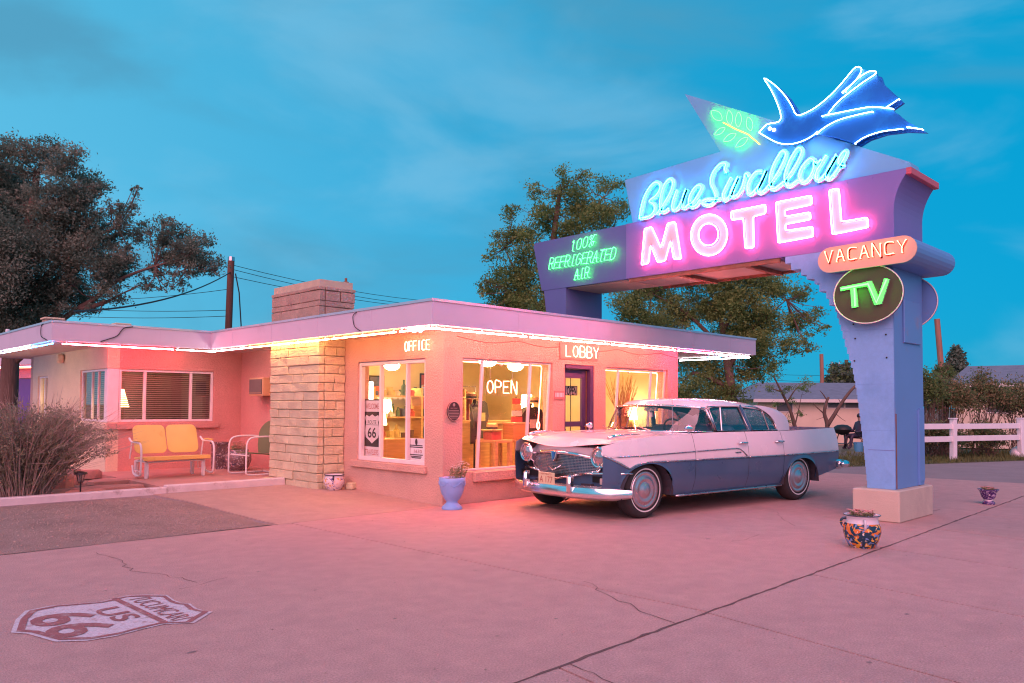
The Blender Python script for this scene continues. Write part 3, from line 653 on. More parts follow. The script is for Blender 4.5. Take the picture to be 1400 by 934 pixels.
# --- script lettering: a raised pan under a bent tube for every letter
def zA(p): return sp(860+p[0]/9.333, 210+p[1]/9.333, XF-.05)
def zB(p): return sp(960+p[0]/9.333, 190+p[1]/9.333, XF-.05)
def zC(p): return sp(1060+p[0]/11.667, 180+p[1]/11.667, XF-.05)
SCRIPT = [
 (zA, [(130, 830), (150, 700), (185, 570), (240, 460), (310, 378), (360, 370), (395, 410), (378, 480), (330, 545), (258, 605), (312, 650), (320, 720), (270, 790), (200, 815), (135, 822)]),
 (zA, [(350, 772), (440, 640), (520, 500), (552, 400), (545, 340), (510, 325), (450, 390), (410, 500), (392, 620), (400, 725), (440, 745), (495, 700)]),
 (zA, [(605, 465), (560, 590), (545, 695), (590, 718), (650, 640), (722, 448), (680, 560), (665, 660), (700, 695), (750, 655)]),
 (zA, [(755, 650), (820, 610), (890, 500), (920, 430), (890, 402), (830, 440), (772, 540), (760, 630), (790, 680), (850, 660), (900, 590)]),
 (zA, [(1232, 238), (1215, 190), (1235, 142), (1205, 120), (1150, 140), (1080, 220), (1045, 300), (1040, 380), (1072, 460), (1100, 540), (1075, 620), (1010, 660), (940, 640), (940, 600), (1010, 580), (1090, 585), (1165, 580)]),
 (zB, [(360, 490), (310, 590), (260, 700), (272, 775), (312, 765), (365, 690), (455, 475), (375, 640), (358, 715), (400, 738), (470, 680), (522, 560), (540, 465), (562, 440), (585, 480)]),
 (zB, [(745, 410), (680, 422), (610, 505), (572, 600), (582, 685), (622, 700), (690, 630), (765, 500), (805, 400), (735, 560), (703, 640), (735, 688), (800, 645), (845, 590)]),
 (zB, [(850, 585), (950, 450), (1040, 280), (1062, 185), (1020, 153), (960, 230), (892, 370), (860, 500), (862, 600), (902, 640), (970, 600), (1035, 548)]),
 (zB, [(1040, 545), (1150, 400), (1240, 240), (1267, 145), (1225, 112), (1160, 190), (1090, 330), (1052, 460), (1057, 560), (1102, 600), (1170, 560), (1218, 525)]),
 (zC, [(625, 470), (560, 428), (480, 490), (402, 600), (375, 710), (402, 790), (470, 800), (560, 700), (612, 560), (612, 475), (665, 505), (725, 450)]),
 (zC, [(805, 375), (720, 520), (652, 640), (640, 745), (692, 768), (770, 700), (850, 560), (965, 365), (872, 540), (802, 660), (812, 738), (872, 742), (960, 640), (1050, 500), (1120, 375), (1125, 310), (1080, 325), (1022, 410), (1000, 490), (1040, 530), (1092, 542)]),
]
for f_, pts in SCRIPT:
    c = crom([f_(p) for p in pts], 4)
    b = MB(); vs = []; n = len(c); hw = .030
    for i, p in enumerate(c):
        t = c[min(i+1, n-1)]-c[max(i-1, 0)]; t = t/(np.linalg.norm(t)+1e-9); nn = np.array([-t[1], t[0]])*hw
        vs += [(XF-.028, p[0]+nn[0], p[1]+nn[1]), (XF-.028, p[0]-nn[0], p[1]-nn[1]), (XF+.018, p[0]-nn[0], p[1]-nn[1]), (XF+.018, p[0]+nn[0], p[1]+nn[1])]
    fs = []
    for i in range(n-1):
        for k in range(4): fs.append((4*i+k, 4*i+(k+1) % 4, 4*i+4+(k+1) % 4, 4*i+4+k))
    fs += [(3, 2, 1, 0), (4*n-4, 4*n-3, 4*n-2, 4*n-1)]
    lt_ = b.add(vs, fs).build('letter', 'script_pan', sg, fix=False)
    b = MB(); tubesX(b, c, XF-.052, .0055, 5); loopback(b, c[0], XF-.052, XF-.02); loopback(b, c[-1], XF-.052, XF-.02); b.build('neon_tube', 'neon_cyan', lt_, fix=False, smooth='all')
# --- MOTEL block letters
def dD(p): return sp(860+p[0]/7.778, 250+p[1]/7.778, XF-.06)
def dE(p): return sp(1030+p[0]/7.778, 240+p[1]/7.778, XF-.06)
def ell(cx, cy, rx, ry, n=26, rot=0): return [(cx+rx*math.cos(2*PI*i/n)*math.cos(rot)-ry*math.sin(2*PI*i/n)*math.sin(rot), cy+rx*math.cos(2*PI*i/n)*math.sin(rot)+ry*math.sin(2*PI*i/n)*math.cos(rot)) for i in range(n)]
BLK = [[dD(p) for p in ((165, 490), (240, 468), (340, 690), (410, 430), (490, 415), (555, 810), (475, 812), (440, 620), (385, 830), (305, 848), (230, 665), (205, 857), (130, 875))],
       None,
       [sp(x, y, XF-.06) for x, y in ((999.5, 289.2), (1046.7, 279.9), (1046.7, 292), (1029.9, 296.2), (1030.6, 338.5), (1018.8, 340), (1016.2, 298.9), (1000.1, 301))],
       [dE(p) for p in ((240, 285), (617, 213), (622, 310), (335, 370), (340, 437), (605, 390), (610, 467), (340, 520), (345, 587), (632, 545), (637, 650), (262, 718))],
       [dE(p) for p in ((805, 155), (910, 138), (937, 492), (1213, 447), (1225, 550), (838, 628))]]
def shrink(P, d):
    A = sum(P[i-1][0]*P[i][1]-P[i][0]*P[i-1][1] for i in range(len(P)))
    return inset(P if A > 0 else P[::-1], d)
for P in BLK:
    b = MB(); t_ = MB()
    if P is None:
        o_ = [dD(p) for p in ell(851, 555, 193, 221, 30, .12)]; i_ = [dD(p) for p in ell(845, 550, 105, 117, 30, .12)]
        n = 30; o2 = shrink(o_, .012); i2 = [(np.mean([q[0] for q in i_])+(q[0]-np.mean([r[0] for r in i_]))*1.12, np.mean([q[1] for q in i_])+(q[1]-np.mean([r[1] for r in i_]))*1.12) for q in i_]
        if (o2[0][0]-o_[0][0])**2+(o2[0][1]-o_[0][1])**2 > .01: o2 = o2[::-1]; o2 = o2[-1:]+o2[:-1]
        vs = [(x, y, z) for x in (XF-.045, XF-.001) for rr in (o2, i2) for y, z in rr]; fs = []
        for i in range(n):
            j = (i+1) % n; fs += [(i, j, n+j, n+i), (i, 2*n+i, 2*n+j, j), (n+i, n+j, 3*n+j, 3*n+i)]
        b.add(vs, fs); lt_ = b.build('letter', 'letter_pan', sg)
        tubesX(t_, o_, XF-.06, .0065, 6, True); tubesX(t_, i_, XF-.06, .0065, 6, True)
    else:
        b.prism(shrink(P, .012), lambda a, c, t: (XF-.045+.044*t, a, c)); lt_ = b.build('letter', 'letter_pan', sg)
        # soften the tube's bends
        R_ = []
        for i in range(len(P)):
            p0, p1, p2 = np.array(P[i-1]), np.array(P[i]), np.array(P[(i+1) % len(P)])
            e0 = (p0-p1)/np.linalg.norm(p0-p1); e2 = (p2-p1)/np.linalg.norm(p2-p1)
            R_ += [p1+e0*.022, p1+(e0+e2)*.006, p1+e2*.022]
        tubesX(t_, R_, XF-.06, .0065, 6, True)
    t_.build('neon_tube', 'neon_hot', lt_, fix=False, smooth='all')
    b = MB(); pts_ = P or o_
    for k in range(0, len(pts_), max(1, len(pts_)//5)): b.tube([(XF-.058, *pts_[k]), (XF-.002, *pts_[k])], .005, 5)
    tag(b.build('tube_support', 'tube_off', lt_), kind='stuff')
# --- stroke lettering
def strokes(word, base, adv, upv, x, r, parent, mname, slant=0.0, hws=.72, gap=None, n=5, standoff=.03, back=None):
    """word along adv (2-D vector for the whole word) from base; upv: 2-D letter height vector; (Y, Z) plane at x"""
    base = np.array(base); adv = np.array(adv); upv = np.array(upv); k = len(word); res = []
    for i, chh in enumerate(word):
        if chh == ' ': continue
        b = MB()
        for st in GL[chh]:
            q = []
            for (u, v) in st: q.append(base+adv*((i+hws*(u-.5)+.5)/k)+upv*v)
            if len(q) > 4: q = crom(q, 3)
            tubesX(b, q, x, r, n)
            loopback(b, q[0], x, x+standoff, r*.8); loopback(b, q[-1], x, x+standoff, r*.8)
        res.append(b.build('letter', mname, parent, fix=False, smooth='all'))
    return res
def wordpx(word, p0, p1, h0, x, **kw):
    """p0 / p1: pixels of the lower left and lower right, h0: pixel of the upper left"""
    a, c, h = (np.array(sp(*q, x)) for q in (p0, p1, h0)); return strokes(word, a, c-a, h-a, x, **kw)
kw = dict(r=.0040, parent=lb, mname='neon_lime', standoff=.045)
wordpx('100%', (778, 344.5), (812, 335), (780.5, 330), XF-.05, **kw)
wordpx('REFRIGERATED', (749, 368), (841, 354), (752, 353.5), XF-.05, **kw)
wordpx('AIR', (784, 382.5), (805, 379), (786, 368.5), XF-.05, **kw)
# second row of tubes of the same words, set deeper
# --- VACANCY pod
XP0, XP1 = 2.80, 4.15
pl, pr = np.array(sp(1135, 355.5, XP0)), np.array(sp(1234, 340.5, XP0)); rad = .155
def stadium(a, c, r, n=10):
    t = (c-a)/np.linalg.norm(c-a); an = math.atan2(t[1], t[0]); out = []
    for i in range(n+1): th = an-PI/2+PI*i/n; out.append((c[0]+r*math.cos(th), c[1]+r*math.sin(th)))
    for i in range(n+1): th = an+PI/2+PI*i/n; out.append((a[0]+r*math.cos(th), a[1]+r*math.sin(th)))
    return out
pod = slabX('vacancy_pod', stadium(pl, pr, rad-.004), XP0+.012, XP1, 'sign_side')
slabX('pod_face', stadium(pl, pr, rad), XP0, XP0+.0115, 'pod_face', pod)
wordpx('VACANCY', (1125, 360.5), (1242, 344), (1124.5, 344.5), XP0-.035, r=.0058, parent=pod, mname='neon_sign_red', hws=.66, standoff=.03)
mat('letter_shadow_red', (.62, .09, .06), .5, var=.08)
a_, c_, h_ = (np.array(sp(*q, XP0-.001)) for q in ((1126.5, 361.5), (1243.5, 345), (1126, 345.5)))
for i, chh in enumerate('VACANCY'):      # red drop shadows of the letters, painted on the face behind the tubes
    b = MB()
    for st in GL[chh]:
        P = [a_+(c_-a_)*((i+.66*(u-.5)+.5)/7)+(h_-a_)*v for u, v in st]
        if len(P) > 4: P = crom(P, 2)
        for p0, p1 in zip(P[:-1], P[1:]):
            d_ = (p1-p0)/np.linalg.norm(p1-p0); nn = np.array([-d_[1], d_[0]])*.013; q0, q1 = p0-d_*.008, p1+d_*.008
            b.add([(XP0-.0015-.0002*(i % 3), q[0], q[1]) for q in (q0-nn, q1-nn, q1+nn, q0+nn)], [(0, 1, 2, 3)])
    b.build('painted_letter_shadow', 'letter_shadow_red', pod, fix=False)
# --- TV disc, front and back
mat('tv_letter', (.25, .62, .36), .5, var=0)
for xa, xb_, nm in ((2.86, 2.90, 'tv_disc'), (4.02, 4.06, 'tv_disc')):
    cy_, cz_ = sp(1187, 402.5, 2.88); ry_, rz_ = .402, .345
    e = [(cy_+ry_*math.cos(2*PI*i/40), cz_+rz_*math.sin(2*PI*i/40)) for i in range(40)]
    tv = slabX(nm, e, xa, xb_, 'tv_face' if xa < 3 else 'sign_side')
    b = MB(); tubesX(b, e, xa-.002, .008, 6, True); b.build('rim', 'frame_white', tv, fix=False, smooth='all')
    b = MB(); b.bx(min(xb_, 2.99) if xa < 3 else XB-.02, 3.02 if xa < 3 else 4.03, cy_-.1, cy_+.1, cz_-.1, cz_+.1); b.build('bracket', 'sign_side', tv)
    if xa < 3:
        xt = xa-.012
        for nm2, po_ in (('T', [(1149, 393), (1186, 386), (1186.5, 391.5), (1171, 394), (1173.5, 420), (1165, 421.5), (1163.5, 395.5), (1150, 398.5)]), ('V', [(1184.5, 385.5), (1192, 384), (1201.5, 407), (1209.5, 380.5), (1217, 382), (1206, 416), (1196.5, 417.5)])):
            l_ = slabX('letter', [sp(*q, xt) for q in po_], xt-.02, xa-.0005, 'tv_letter', tv)
            ln = [[(1150, 395), (1185, 388.5)], [(1168, 394), (1169, 419)]] if nm2 == 'T' else [[(1186, 387), (1198, 414), (1212, 382)]]
            b = MB()
            for s_ in ln: tubesX(b, [sp(*q, xt-.035) for q in s_], xt-.035, .009, 6)
            b.build('neon_tube', 'neon_green', l_, fix=False, smooth='all')
# --- bird: two painted sheets back to back, tubes on the near one
def q4(p): return (930+p[0]/4, 80+p[1]/4)
BX = 2.90
body = [(430, 405), (475, 360), (540, 345), (548, 300), (520, 220), (490, 160), (458, 108), (510, 140), (570, 200), (610, 260), (640, 310), (720, 280), (800, 220), (870, 150), (920, 90), (960, 48), (992, 58), (1035, 68), (1072, 80), (1085, 120), (1195, 222), (1130, 268), (1165, 285), (1230, 340), (1325, 388), (1215, 385), (1100, 400), (1010, 430), (955, 465), (850, 432), (745, 412), (720, 425), (660, 455), (590, 470), (530, 460), (480, 435)]
bp = [sp(*q4(p), BX) for p in body]
bird = slabX('bird', bp, BX, BX+.05, 'bird_blue')
slabX('bird_back', bp, BX+.16, BX+.20, 'bird_blue', bird)
for pth in ([(430, 405), (475, 360), (540, 345), (548, 300), (520, 220), (490, 160), (458, 108), (510, 140), (570, 200), (610, 260), (640, 310), (720, 280), (800, 220), (870, 150), (920, 90), (960, 48), (992, 60), (960, 120), (885, 185)],
            [(900, 180), (970, 110), (1035, 70), (1072, 80), (1000, 130), (920, 190), (860, 240), (810, 300)], [(775, 315), (850, 300), (950, 280), (1050, 265), (1162, 275)], [(1125, 268), (1160, 246), (1195, 222)],
            [(430, 405), (480, 435), (530, 460), (590, 470), (660, 455), (720, 425), (750, 400)], [(745, 412), (800, 370), (870, 335), (960, 310), (1050, 290)], [(955, 465), (1010, 430), (1100, 400), (1215, 385)], [(1240, 375), (1325, 388)]):
    P_ = [np.array(sp(*q4(p), BX-.03)) for p in pth]; b = MB(); tubesX(b, crom(P_, 3), BX-.03, .0062, 5)
    for p in (P_[0], P_[-1]): loopback(b, p, BX-.03, BX)
    b.build('neon_tube', 'neon_bird', bird, fix=False, smooth='all')
emis('eye_glow', (1, .75, .95), 6)
for p in ((492, 385), (515, 392)):
    b = MB(); y_, z_ = sp(*q4(p), BX); b.sphere((BX-.015, y_, z_), (.02, .022, .022), 8, 6); b.build('eye_bulb', 'eye_glow', bird, smooth='all')
# --- leafy twig
tw = MB(); P_ = [sp(*q4(p), XF-.03) for p in ((235, 350), (300, 385), (370, 415), (435, 470))]
tubesX(tw, P_, XF-.03, .0065, 5); tw = tw.build('twig', 'neon_yellow', sg, fix=False, smooth='all')
for a, c in (((228, 335), (170, 288)), ((275, 362), (265, 284)), ((318, 375), (318, 293)), ((387, 395), (370, 320)), ((245, 380), (188, 417)), ((305, 412), (236, 452)), ((370, 433), (303, 484))):
    a, c = np.array(sp(*q4(a), XF-.03)), np.array(sp(*q4(c), XF-.03)); d_ = c-a; nn = np.array([-d_[1], d_[0]])
    lf = [a, a+d_*.3+nn*.2, a+d_*.65+nn*.2, c, a+d_*.65-nn*.2, a+d_*.3-nn*.2]
    b = MB(); tubesX(b, crom(lf, 3, True), XF-.03, .0040, 5, True); b.build('leaf', 'neon_green', tw, fix=False, smooth='all')

# ------------------------------------------------------------------ fifties sedan
mat('car_white', (.82, .68, .70), .25, var=.03, scale=3, coat=.6)
mat('car_blue', (.06, .115, .20), .3, var=.08, scale=3, coat=.5)
mat('chrome', (.82, .78, .80), .16, metal=1.0, var=.05, scale=9)
mat('chrome_dull', (.55, .50, .52), .28, metal=1.0, var=.08, scale=9)
mat('hub_metal', (.62, .50, .52), .30, metal=.9, var=.12, scale=7)
mat('rubber', (.035, .028, .028), .8, var=.15, scale=12, bump=.2, bscale=60)
mat('whitewall', (.72, .66, .62), .6, var=.06)
mat('car_inside', (.05, .045, .06), .9, var=.2)
mat('seat_cloth', (.12, .14, .22), .9, var=.2, scale=12)
mat('plate_yellow', (.62, .55, .34), .5, var=.1)
mat('plate_red', (.35, .06, .05), .5, var=0)
mat('lens', (.52, .48, .50), .12, metal=.75, var=.12, scale=30)
mat('lens_amber', (.60, .50, .45), .25, var=.05)
mat('emblem_blue', (.03, .16, .40), .25, var=0)
mat('tail_red', (.45, .03, .03), .2, var=0)
glass('car_glass', (.62, .74, .74), base=.13); glass('windscreen_glass', (.86, .88, .86), base=.07)
car = thing('sedan', (2.7145, -1.7922, 0), 'two-tone white and blue fifties sedan with chrome grille parked by the lobby', 'car', rz=math.radians(173.212))
def cb_(mb, name, m, par=car, **k): return mb.build(name, m, par, wd=False, **k)
def lerp(tab, x):
    for (a, va), (c, vc) in zip(tab[:-1], tab[1:]):
        if x <= c: t = max(0, (x-a)/(c-a)); return va+(vc-va)*t
    return tab[-1][1]
W_ = lambda x: lerp([(-2.62, .915), (-2.3, .945), (-1.6, .972), (-.5, .975), (1.2, .975), (1.75, .96), (2.05, .90), (2.2, .82)], x)
ZT = lambda x: lerp([(-2.62, 1.015), (-1.9, 1.0), (-1.3, .99), (.3, .995), (.9, .985), (1.5, .965), (1.95, .925), (2.2, .86)], x)
TT = lambda x: lerp([(-2.62, .67), (-1, .66), (1.3, .665), (1.62, .668), (1.78, .645), (1.88, .60), (1.98, .65), (2.2, .76)], x)
def ZB(x):
    z = lerp([(-2.62, .42), (-2.4, .38), (-1.99, .30), (-1.97, .30), (-1.2, .25), (1.1, .245), (1.95, .30), (2.2, .33)], x)
    d = x-1.585
    if abs(d) < .42: z = max(z, .335+.315*math.sqrt(max(0, 1-(d/.42)**2))**.9)
    d = x+1.575
    if abs(d) < .40: z = max(z, .335+.268*math.sqrt(max(0, 1-(d/.40)**2))**.9)
    return z
YF = lambda z: lerp([(.2, .90), (.3, .945), (.45, .985), (.60, .997), (.68, 1.0), (.80, .985), (.90, .96), (1.02, .915)], z)
def side_panel(name, x0, x1, sgn, n=14):
    b = MB(); rows = [(0, t/5) for t in range(6)]+[(1, t/5) for t in range(1, 6)]; vs = []
    for i in range(n+1):
        x = x0+(x1-x0)*i/n; zb_, tt, zt = ZB(x), TT(x), ZT(x); tt = max(tt, zb_+.012)
        for s_, t in rows:
            z = zb_+(tt-zb_)*t if s_ == 0 else tt+(zt-tt)*t
            crease = .013*math.exp(-((z-.43)/.02)**2) if s_ == 0 and ZB(x) < .34 else 0
            lip = .012*math.exp(-((z-zb_)/.03)**2) if zb_ > .36 else 0
            vs.append((x, sgn*(W_(x)*YF(z)+crease+lip), z))
    R = len(rows)
    fs = [(i*R+j, (i+1)*R+j, (i+1)*R+j+1, i*R+j+1) for i in range(n) for j in range(R-1)]
    b.add(vs, fs); b.m = [0 if j < 5 else 1 for i in range(n) for j in range(R-1)]
    # turned-in edges give the panel thickness
    return cb_(b, name, ['car_blue', 'car_white'], smooth='all', fix=False)
for sgn in (1, -1):
    side_panel('front_fender', .755, 2.2, sgn, 44)
    fdr = side_panel('front_door', -.325, .749, sgn, 10)
    rdr = side_panel('rear_door', -1.125, -.331, sgn, 14)
    side_panel('rear_fender', -2.62, -1.131, sgn, 44)
    for dr, xh in ((fdr, -.2), (rdr, -1.02)):
        b = MB(); z = .845; y = W_(xh)*YF(z)
        b.tube([(xh-.09, sgn*(y-.0), z), (xh-.08, sgn*(y+.035), z+.004), (xh+.05, sgn*(y+.04), z+.006), (xh+.085, sgn*(y+.0), z)], [.012, .014, .015, .01], 8); cb_(b, 'handle', 'chrome', dr, smooth='all')
    # rub strips
    def strip(xs, zf, r, name, par, off=.004):
        b = MB(); b.tube([(x, sgn*(W_(x)*YF(zf(x))+off), zf(x)) for x in xs], r, 6); return cb_(b, name, 'chrome_dull', par, smooth='all')
    for a, c in ((-2.6, -1.132), (-1.124, -.332), (-.324, .748), (.756, 1.3)): strip(np.linspace(a, c, 10), TT, .009, 'belt_trim', car)
    strip(np.linspace(1.3, 2.19, 24), TT, .011, 'belt_trim', car)
    zu = lambda x: lerp([(-.28, .68), (-.17, .765), (-.1, .782), (.7, .768), (1.4, .752), (2.15, .735)], x)
    for a, c in ((-.28, .748), (.756, 2.12)): strip(np.linspace(a, c, 16), zu, .008, 'side_trim', car)
    b = MB(); b.tube([(x, sgn*(W_(x)*.95), ZB(x)-.008) for x in np.linspace(-1.12, 1.08, 12)], .014, 6); cb_(b, 'rocker_trim', 'chrome_dull', smooth='all')
    b = MB(); b.box((-.1, sgn*(W_(-.1)*YF(.73)+.004), .728), (.12, .006, .018)); cb_(b, 'name_badge', 'chrome_dull')
    # wheel wells
    for xc in (1.585, -1.575):
        b = MB(); n = 14; a_ = [xc+.44*math.cos(PI*i/n) for i in range(n+1)]; z_ = [.25+.42*math.sin(PI*i/n) for i in range(n+1)]
        b.add([(x, sgn*.955, min(z, .335+.31)) for x, z in zip(a_, z_)]+[(x, sgn*.50, min(z, .66)) for x, z in zip(a_, z_)], [(i, i+1, i+n+2, i+n+1) for i in range(n)]+[tuple(range(n+1, 2*n+2))]); cb_(b, 'wheel_well', 'car_inside')
    # cabin glass and chrome surrounds
    def gy(z): return sgn*(.862-(z-.995)*.235)
    FWG = [(.215, 1.005), (.235, 1.12), (.30, 1.325), (-.335, 1.332), (-.475, 1.005)]
    RWG = [(-.545, 1.005), (-.405, 1.328), (-.65, 1.322), (-.85, 1.292), (-.99, 1.228), (-1.075, 1.13), (-1.11, 1.005)]
    for P, nm in ((FWG, 'front_window'), (RWG, 'rear_window')):
        b = MB(); b.add([(x, gy(z), z) for x, z in P], [tuple(range(len(P)))]); wn = cb_(b, nm, 'car_glass', fix=False)
        b = MB(); Q = [(x, gy(z)+sgn*.006, z) for x, z in P]; b.tube(Q, .014, 6, True); cb_(b, 'window_frame', 'chrome_dull', wn, smooth='all')
        xx = ((.04, 1.32), (.10, 1.005)) if nm[0] == 'f' else ((-.86, 1.285), (-.93, 1.005))
        b = MB(); b.tube([(xx[0][0], gy(xx[0][1])+sgn*.004, xx[0][1]), (xx[1][0], gy(1.005)+sgn*.004, 1.005)], .009, 5); cb_(b, 'divider', 'chrome_dull', wn)
    b = MB(); b.tube([(-.50, gy(1.0)-sgn*.005, 1.0), (-.365, gy(1.34)-sgn*.005, 1.34)], .035, 6); cb_(b, 'door_pillar', 'car_blue')
    # rear roof pillar
    b = MB()
    def cp(u, v):
        lo = np.array([-1.12-.34*u, sgn*(.866-.04*u), .993]); hi = np.array([-.66-.62*u, sgn*(.795-.05*u), 1.345-.065*u*u])
        bl = math.sin(v*PI/2); p = lo*(1-v)+hi*v; p[0] -= .105*math.sin(v*PI)*(1-.2*u); return (p[0], p[1]+sgn*.012, p[2]+.03*math.sin(v*PI))
    b.grid(cp, 6, 8); cb_(b, 'roof_pillar', 'car_white', smooth='all', fix=False)
    # mirrors on both fenders, lamps
    b = MB(); xm, ym = .80, sgn*.90; b.tube([(xm, ym, .985), (xm, ym, 1.03)], .012, 6); b.lathe([(.012, -.07), (.03, -.04), (.045, .0), (.048, .02), (.04, .022)], 12, (xm, ym, 1.05), R=Matrix.Rotation(-PI/2, 3, 'Y')); cb_(b, 'wing_mirror', 'chrome', smooth=True)
    hl = MB(); R_ = Matrix.Rotation(PI/2, 3, 'Y') @ Matrix.Identity(3)
    hc_ = (2.085, sgn*.67, .725)
    hl.lathe([(.135, -.16), (.135, -.02), (.128, .045), (.112, .06), (.1, .055), (.092, .03)], 24, hc_, R=R_, cap=False); h_ = cb_(hl, 'headlight', 'chrome', smooth=True, fix=False)
    b = MB(); b.lathe([(.1, .03), (.09, .048), (.06, .06), (.02, .066), (.0, .067)], 20, hc_, R=R_, cap=False); cb_(b, 'lens', 'lens', h_, smooth='all', fix=False)
    b = MB(); b.box((2.09, sgn*.76, .445), (.05, .17, .075)); b.v = [(x-.10*(abs(y) > .76), y, z) for x, y, z in b.v]; cb_(b, 'parking_light', 'lens_amber', bevel=.006)
    b = MB(); b.tube([(2.17, sgn*.36, .515), (2.12, sgn*.62, .535), (1.98, sgn*.9, .545), (1.86, sgn*.965, .545)], [.012, .015, .016, .008], 6); cb_(b, 'fender_bar', 'chrome', smooth='all')
    b = MB(); b.box((2.03, sgn*.62, .447), (.04, .5, .09)); cb_(b, 'air_slot', 'black')
    b = MB(); b.tube([(2.03, sgn*.74, .95), (1.93, sgn*.745, .972), (1.72, sgn*.74, .982), (1.5, sgn*.73, .982)], [.024, .022, .012, .004], 7); cb_(b, 'fender_ornament', 'chrome', smooth='all')
    b = MB(); b.box((2.335, sgn*.41, .405), (.09, .07, .21)); g_ = cb_(b, 'bumper_guard', 'chrome', bevel=.022, smooth=True)
    # tail lamps
    b = MB(); b.lathe([(.0, .03), (.04, .025), (.06, .0), (.06, -.05)], 14, (-2.63, sgn*.80, .82), R=Matrix.Rotation(-PI/2, 3, 'Y')); cb_(b, 'tail_light', 'tail_red', smooth=True)
    # wheels
    for xc in (1.585, -1.575):
        b = MB(); RY = Matrix.Rotation(-sgn*PI/2, 3, 'X'); c_ = (xc, sgn*.80, .335)
        b.lathe([(.215, -.085), (.25, -.10), (.31, -.095), (.333, -.06), (.336, 0), (.333, .06), (.31, .095), (.265, .105), (.22, .09)], 36, c_, R=RY, cap=False); wh = cb_(b, 'wheel', 'rubber', smooth='all', fix=False)
        b = MB(); b.lathe([(.258, .1068), (.254, .1072), (.246, .1062), (.243, .105)], 36, c_, R=RY, cap=False); cb_(b, 'whitewall_band', 'whitewall', wh, smooth='all', fix=False)
        b = MB(); b.lathe([(.222, .088), (.215, .104), (.19, .092), (.165, .088), (.15, .104), (.13, .108), (.105, .094), (.085, .098), (.06, .122), (.035, .128), (0, .13)], 36, c_, R=RY, cap=False); cb_(b, 'hubcap', 'hub_metal', wh, smooth='all', fix=False)
# hood, deck, roof
b = MB()
def hood(u, v):
    x = .70+1.5*u; y = (2*v-1); w_ = W_(x)*YF(ZT(x)); yy = y*w_*.999
    if u > .9: x = x-.10*(y*y)*((u-.9)/.1)
    zc = lerp([(.7, 1.0), (1.2, 1.005), (1.7, .985), (2.0, .93), (2.14, .87), (2.2, .825)], x); ze = ZT(x)
    z = ze+(zc-ze)*(1-y*y)**1.1-.022*math.exp(-((abs(y)-.74)/.10)**2)*smooth01((x-.6)/.5)*(1-smooth01((x-1.6)/.4))
    return (x, yy, z)
b.grid(hood, 22, 26); cb_(b, 'hood', 'car_white', smooth='all', fix=False)
b = MB()
def deck(u, v):
    x = -2.62+1.02*u; y = 2*v-1; w_ = W_(x)*YF(ZT(x)); zc = lerp([(-2.62, .83), (-2.3, .90), (-1.6, .985)], x); ze = ZT(x)
    return (x, y*w_*.999, ze+(zc-ze)*(1-y*y)**.7)
b.grid(deck, 12, 20); cb_(b, 'trunk_lid', 'car_white', smooth='all', fix=False)
b = MB(); n = 12
b.add([(-2.622, W_(-2.62)*YF(z)*s_, z) for z in np.linspace(.42, 1.015, n) for s_ in (-1, 1)], [(2*i, 2*i+1, 2*i+3, 2*i+2) for i in range(n-1)]); cb_(b, 'tail_panel', 'car_blue', fix=False)
b = MB()
def roofs(u, v, dz=0.0):
    y = 2*v-1; xf, xr = .60-.25*y*y, -1.33+.05*y*y; x = xf+(xr-xf)*u
    zc = lerp([(-1.35, 1.30), (-1.1, 1.365), (-.75, 1.412), (-.3, 1.437), (.1, 1.437), (.4, 1.424), (.62, 1.402)], x)
    hw_ = lerp([(-1.5, .73), (-.9, .79), (-.2, .80), (.6, .785)], x)
    return (x, y*hw_, zc-(.088+.02*smooth01((x+.2)/-1.0))*abs(y)**4.0-.012*y*y-.055*math.exp(-u/.035)-dz)
b.grid(roofs, 20, 20); rf = cb_(b, 'roof', 'car_white', smooth='all', fix=False)
b = MB(); b.grid(lambda u, v: roofs(u, v, .022), 14, 14); cb_(b, 'headliner', 'car_inside', rf, smooth='all', fix=False)
for s_ in (0, 1): b = MB(); b.tube([roofs(u, s_, .004) for u in np.linspace(0, 1, 16)], .010, 6); cb_(b, 'drip_rail', 'car_white', rf, smooth='all')
# windscreen, back window
wb = [(.245, .865, .998), (.45, .82, 1.0), (.68, .66, 1.002), (.84, .36, 1.004), (.885, 0, 1.005)]; wt = [(.335, .785, 1.298), (.425, .735, 1.312), (.515, .54, 1.325), (.575, .26, 1.337), (.598, 0, 1.342)]
wb = [np.array(p) for p in wb]+[np.array((p[0], -p[1], p[2])) for p in wb[-2::-1]]; wt = [np.array(p) for p in wt]+[np.array((p[0], -p[1], p[2])) for p in wt[-2::-1]]
wb, wt = crom(wb, 3), crom(wt, 3); n = len(wb)
b = MB(); vs = [wb[i]*(1-t)+wt[i]*t+np.array([.03*math.sin(t*PI), 0, 0]) for i in range(n) for t in (0, .25, .5, .75, 1)]
b.add(vs, [(i*5+j, (i+1)*5+j, (i+1)*5+j+1, i*5+j+1) for i in range(n-1) for j in range(4)]); ws = cb_(b, 'windscreen', 'windscreen_glass', smooth='all', fix=False)
b = MB(); b.tube(wb, .012, 6); cb_(b, 'lower_frame', 'chrome', ws, smooth='all')
b = MB(); b.tube(wt, .014, 6); cb_(b, 'upper_frame', 'chrome', ws, smooth='all')
for i in (0, -1): b = MB(); b.tube([wb[i], wb[i]*.5+wt[i]*.5+np.array([-.02, 0, 0]), wt[i]], .022, 7); cb_(b, 'front_pillar', 'chrome_dull', ws, smooth='all')
b = MB()
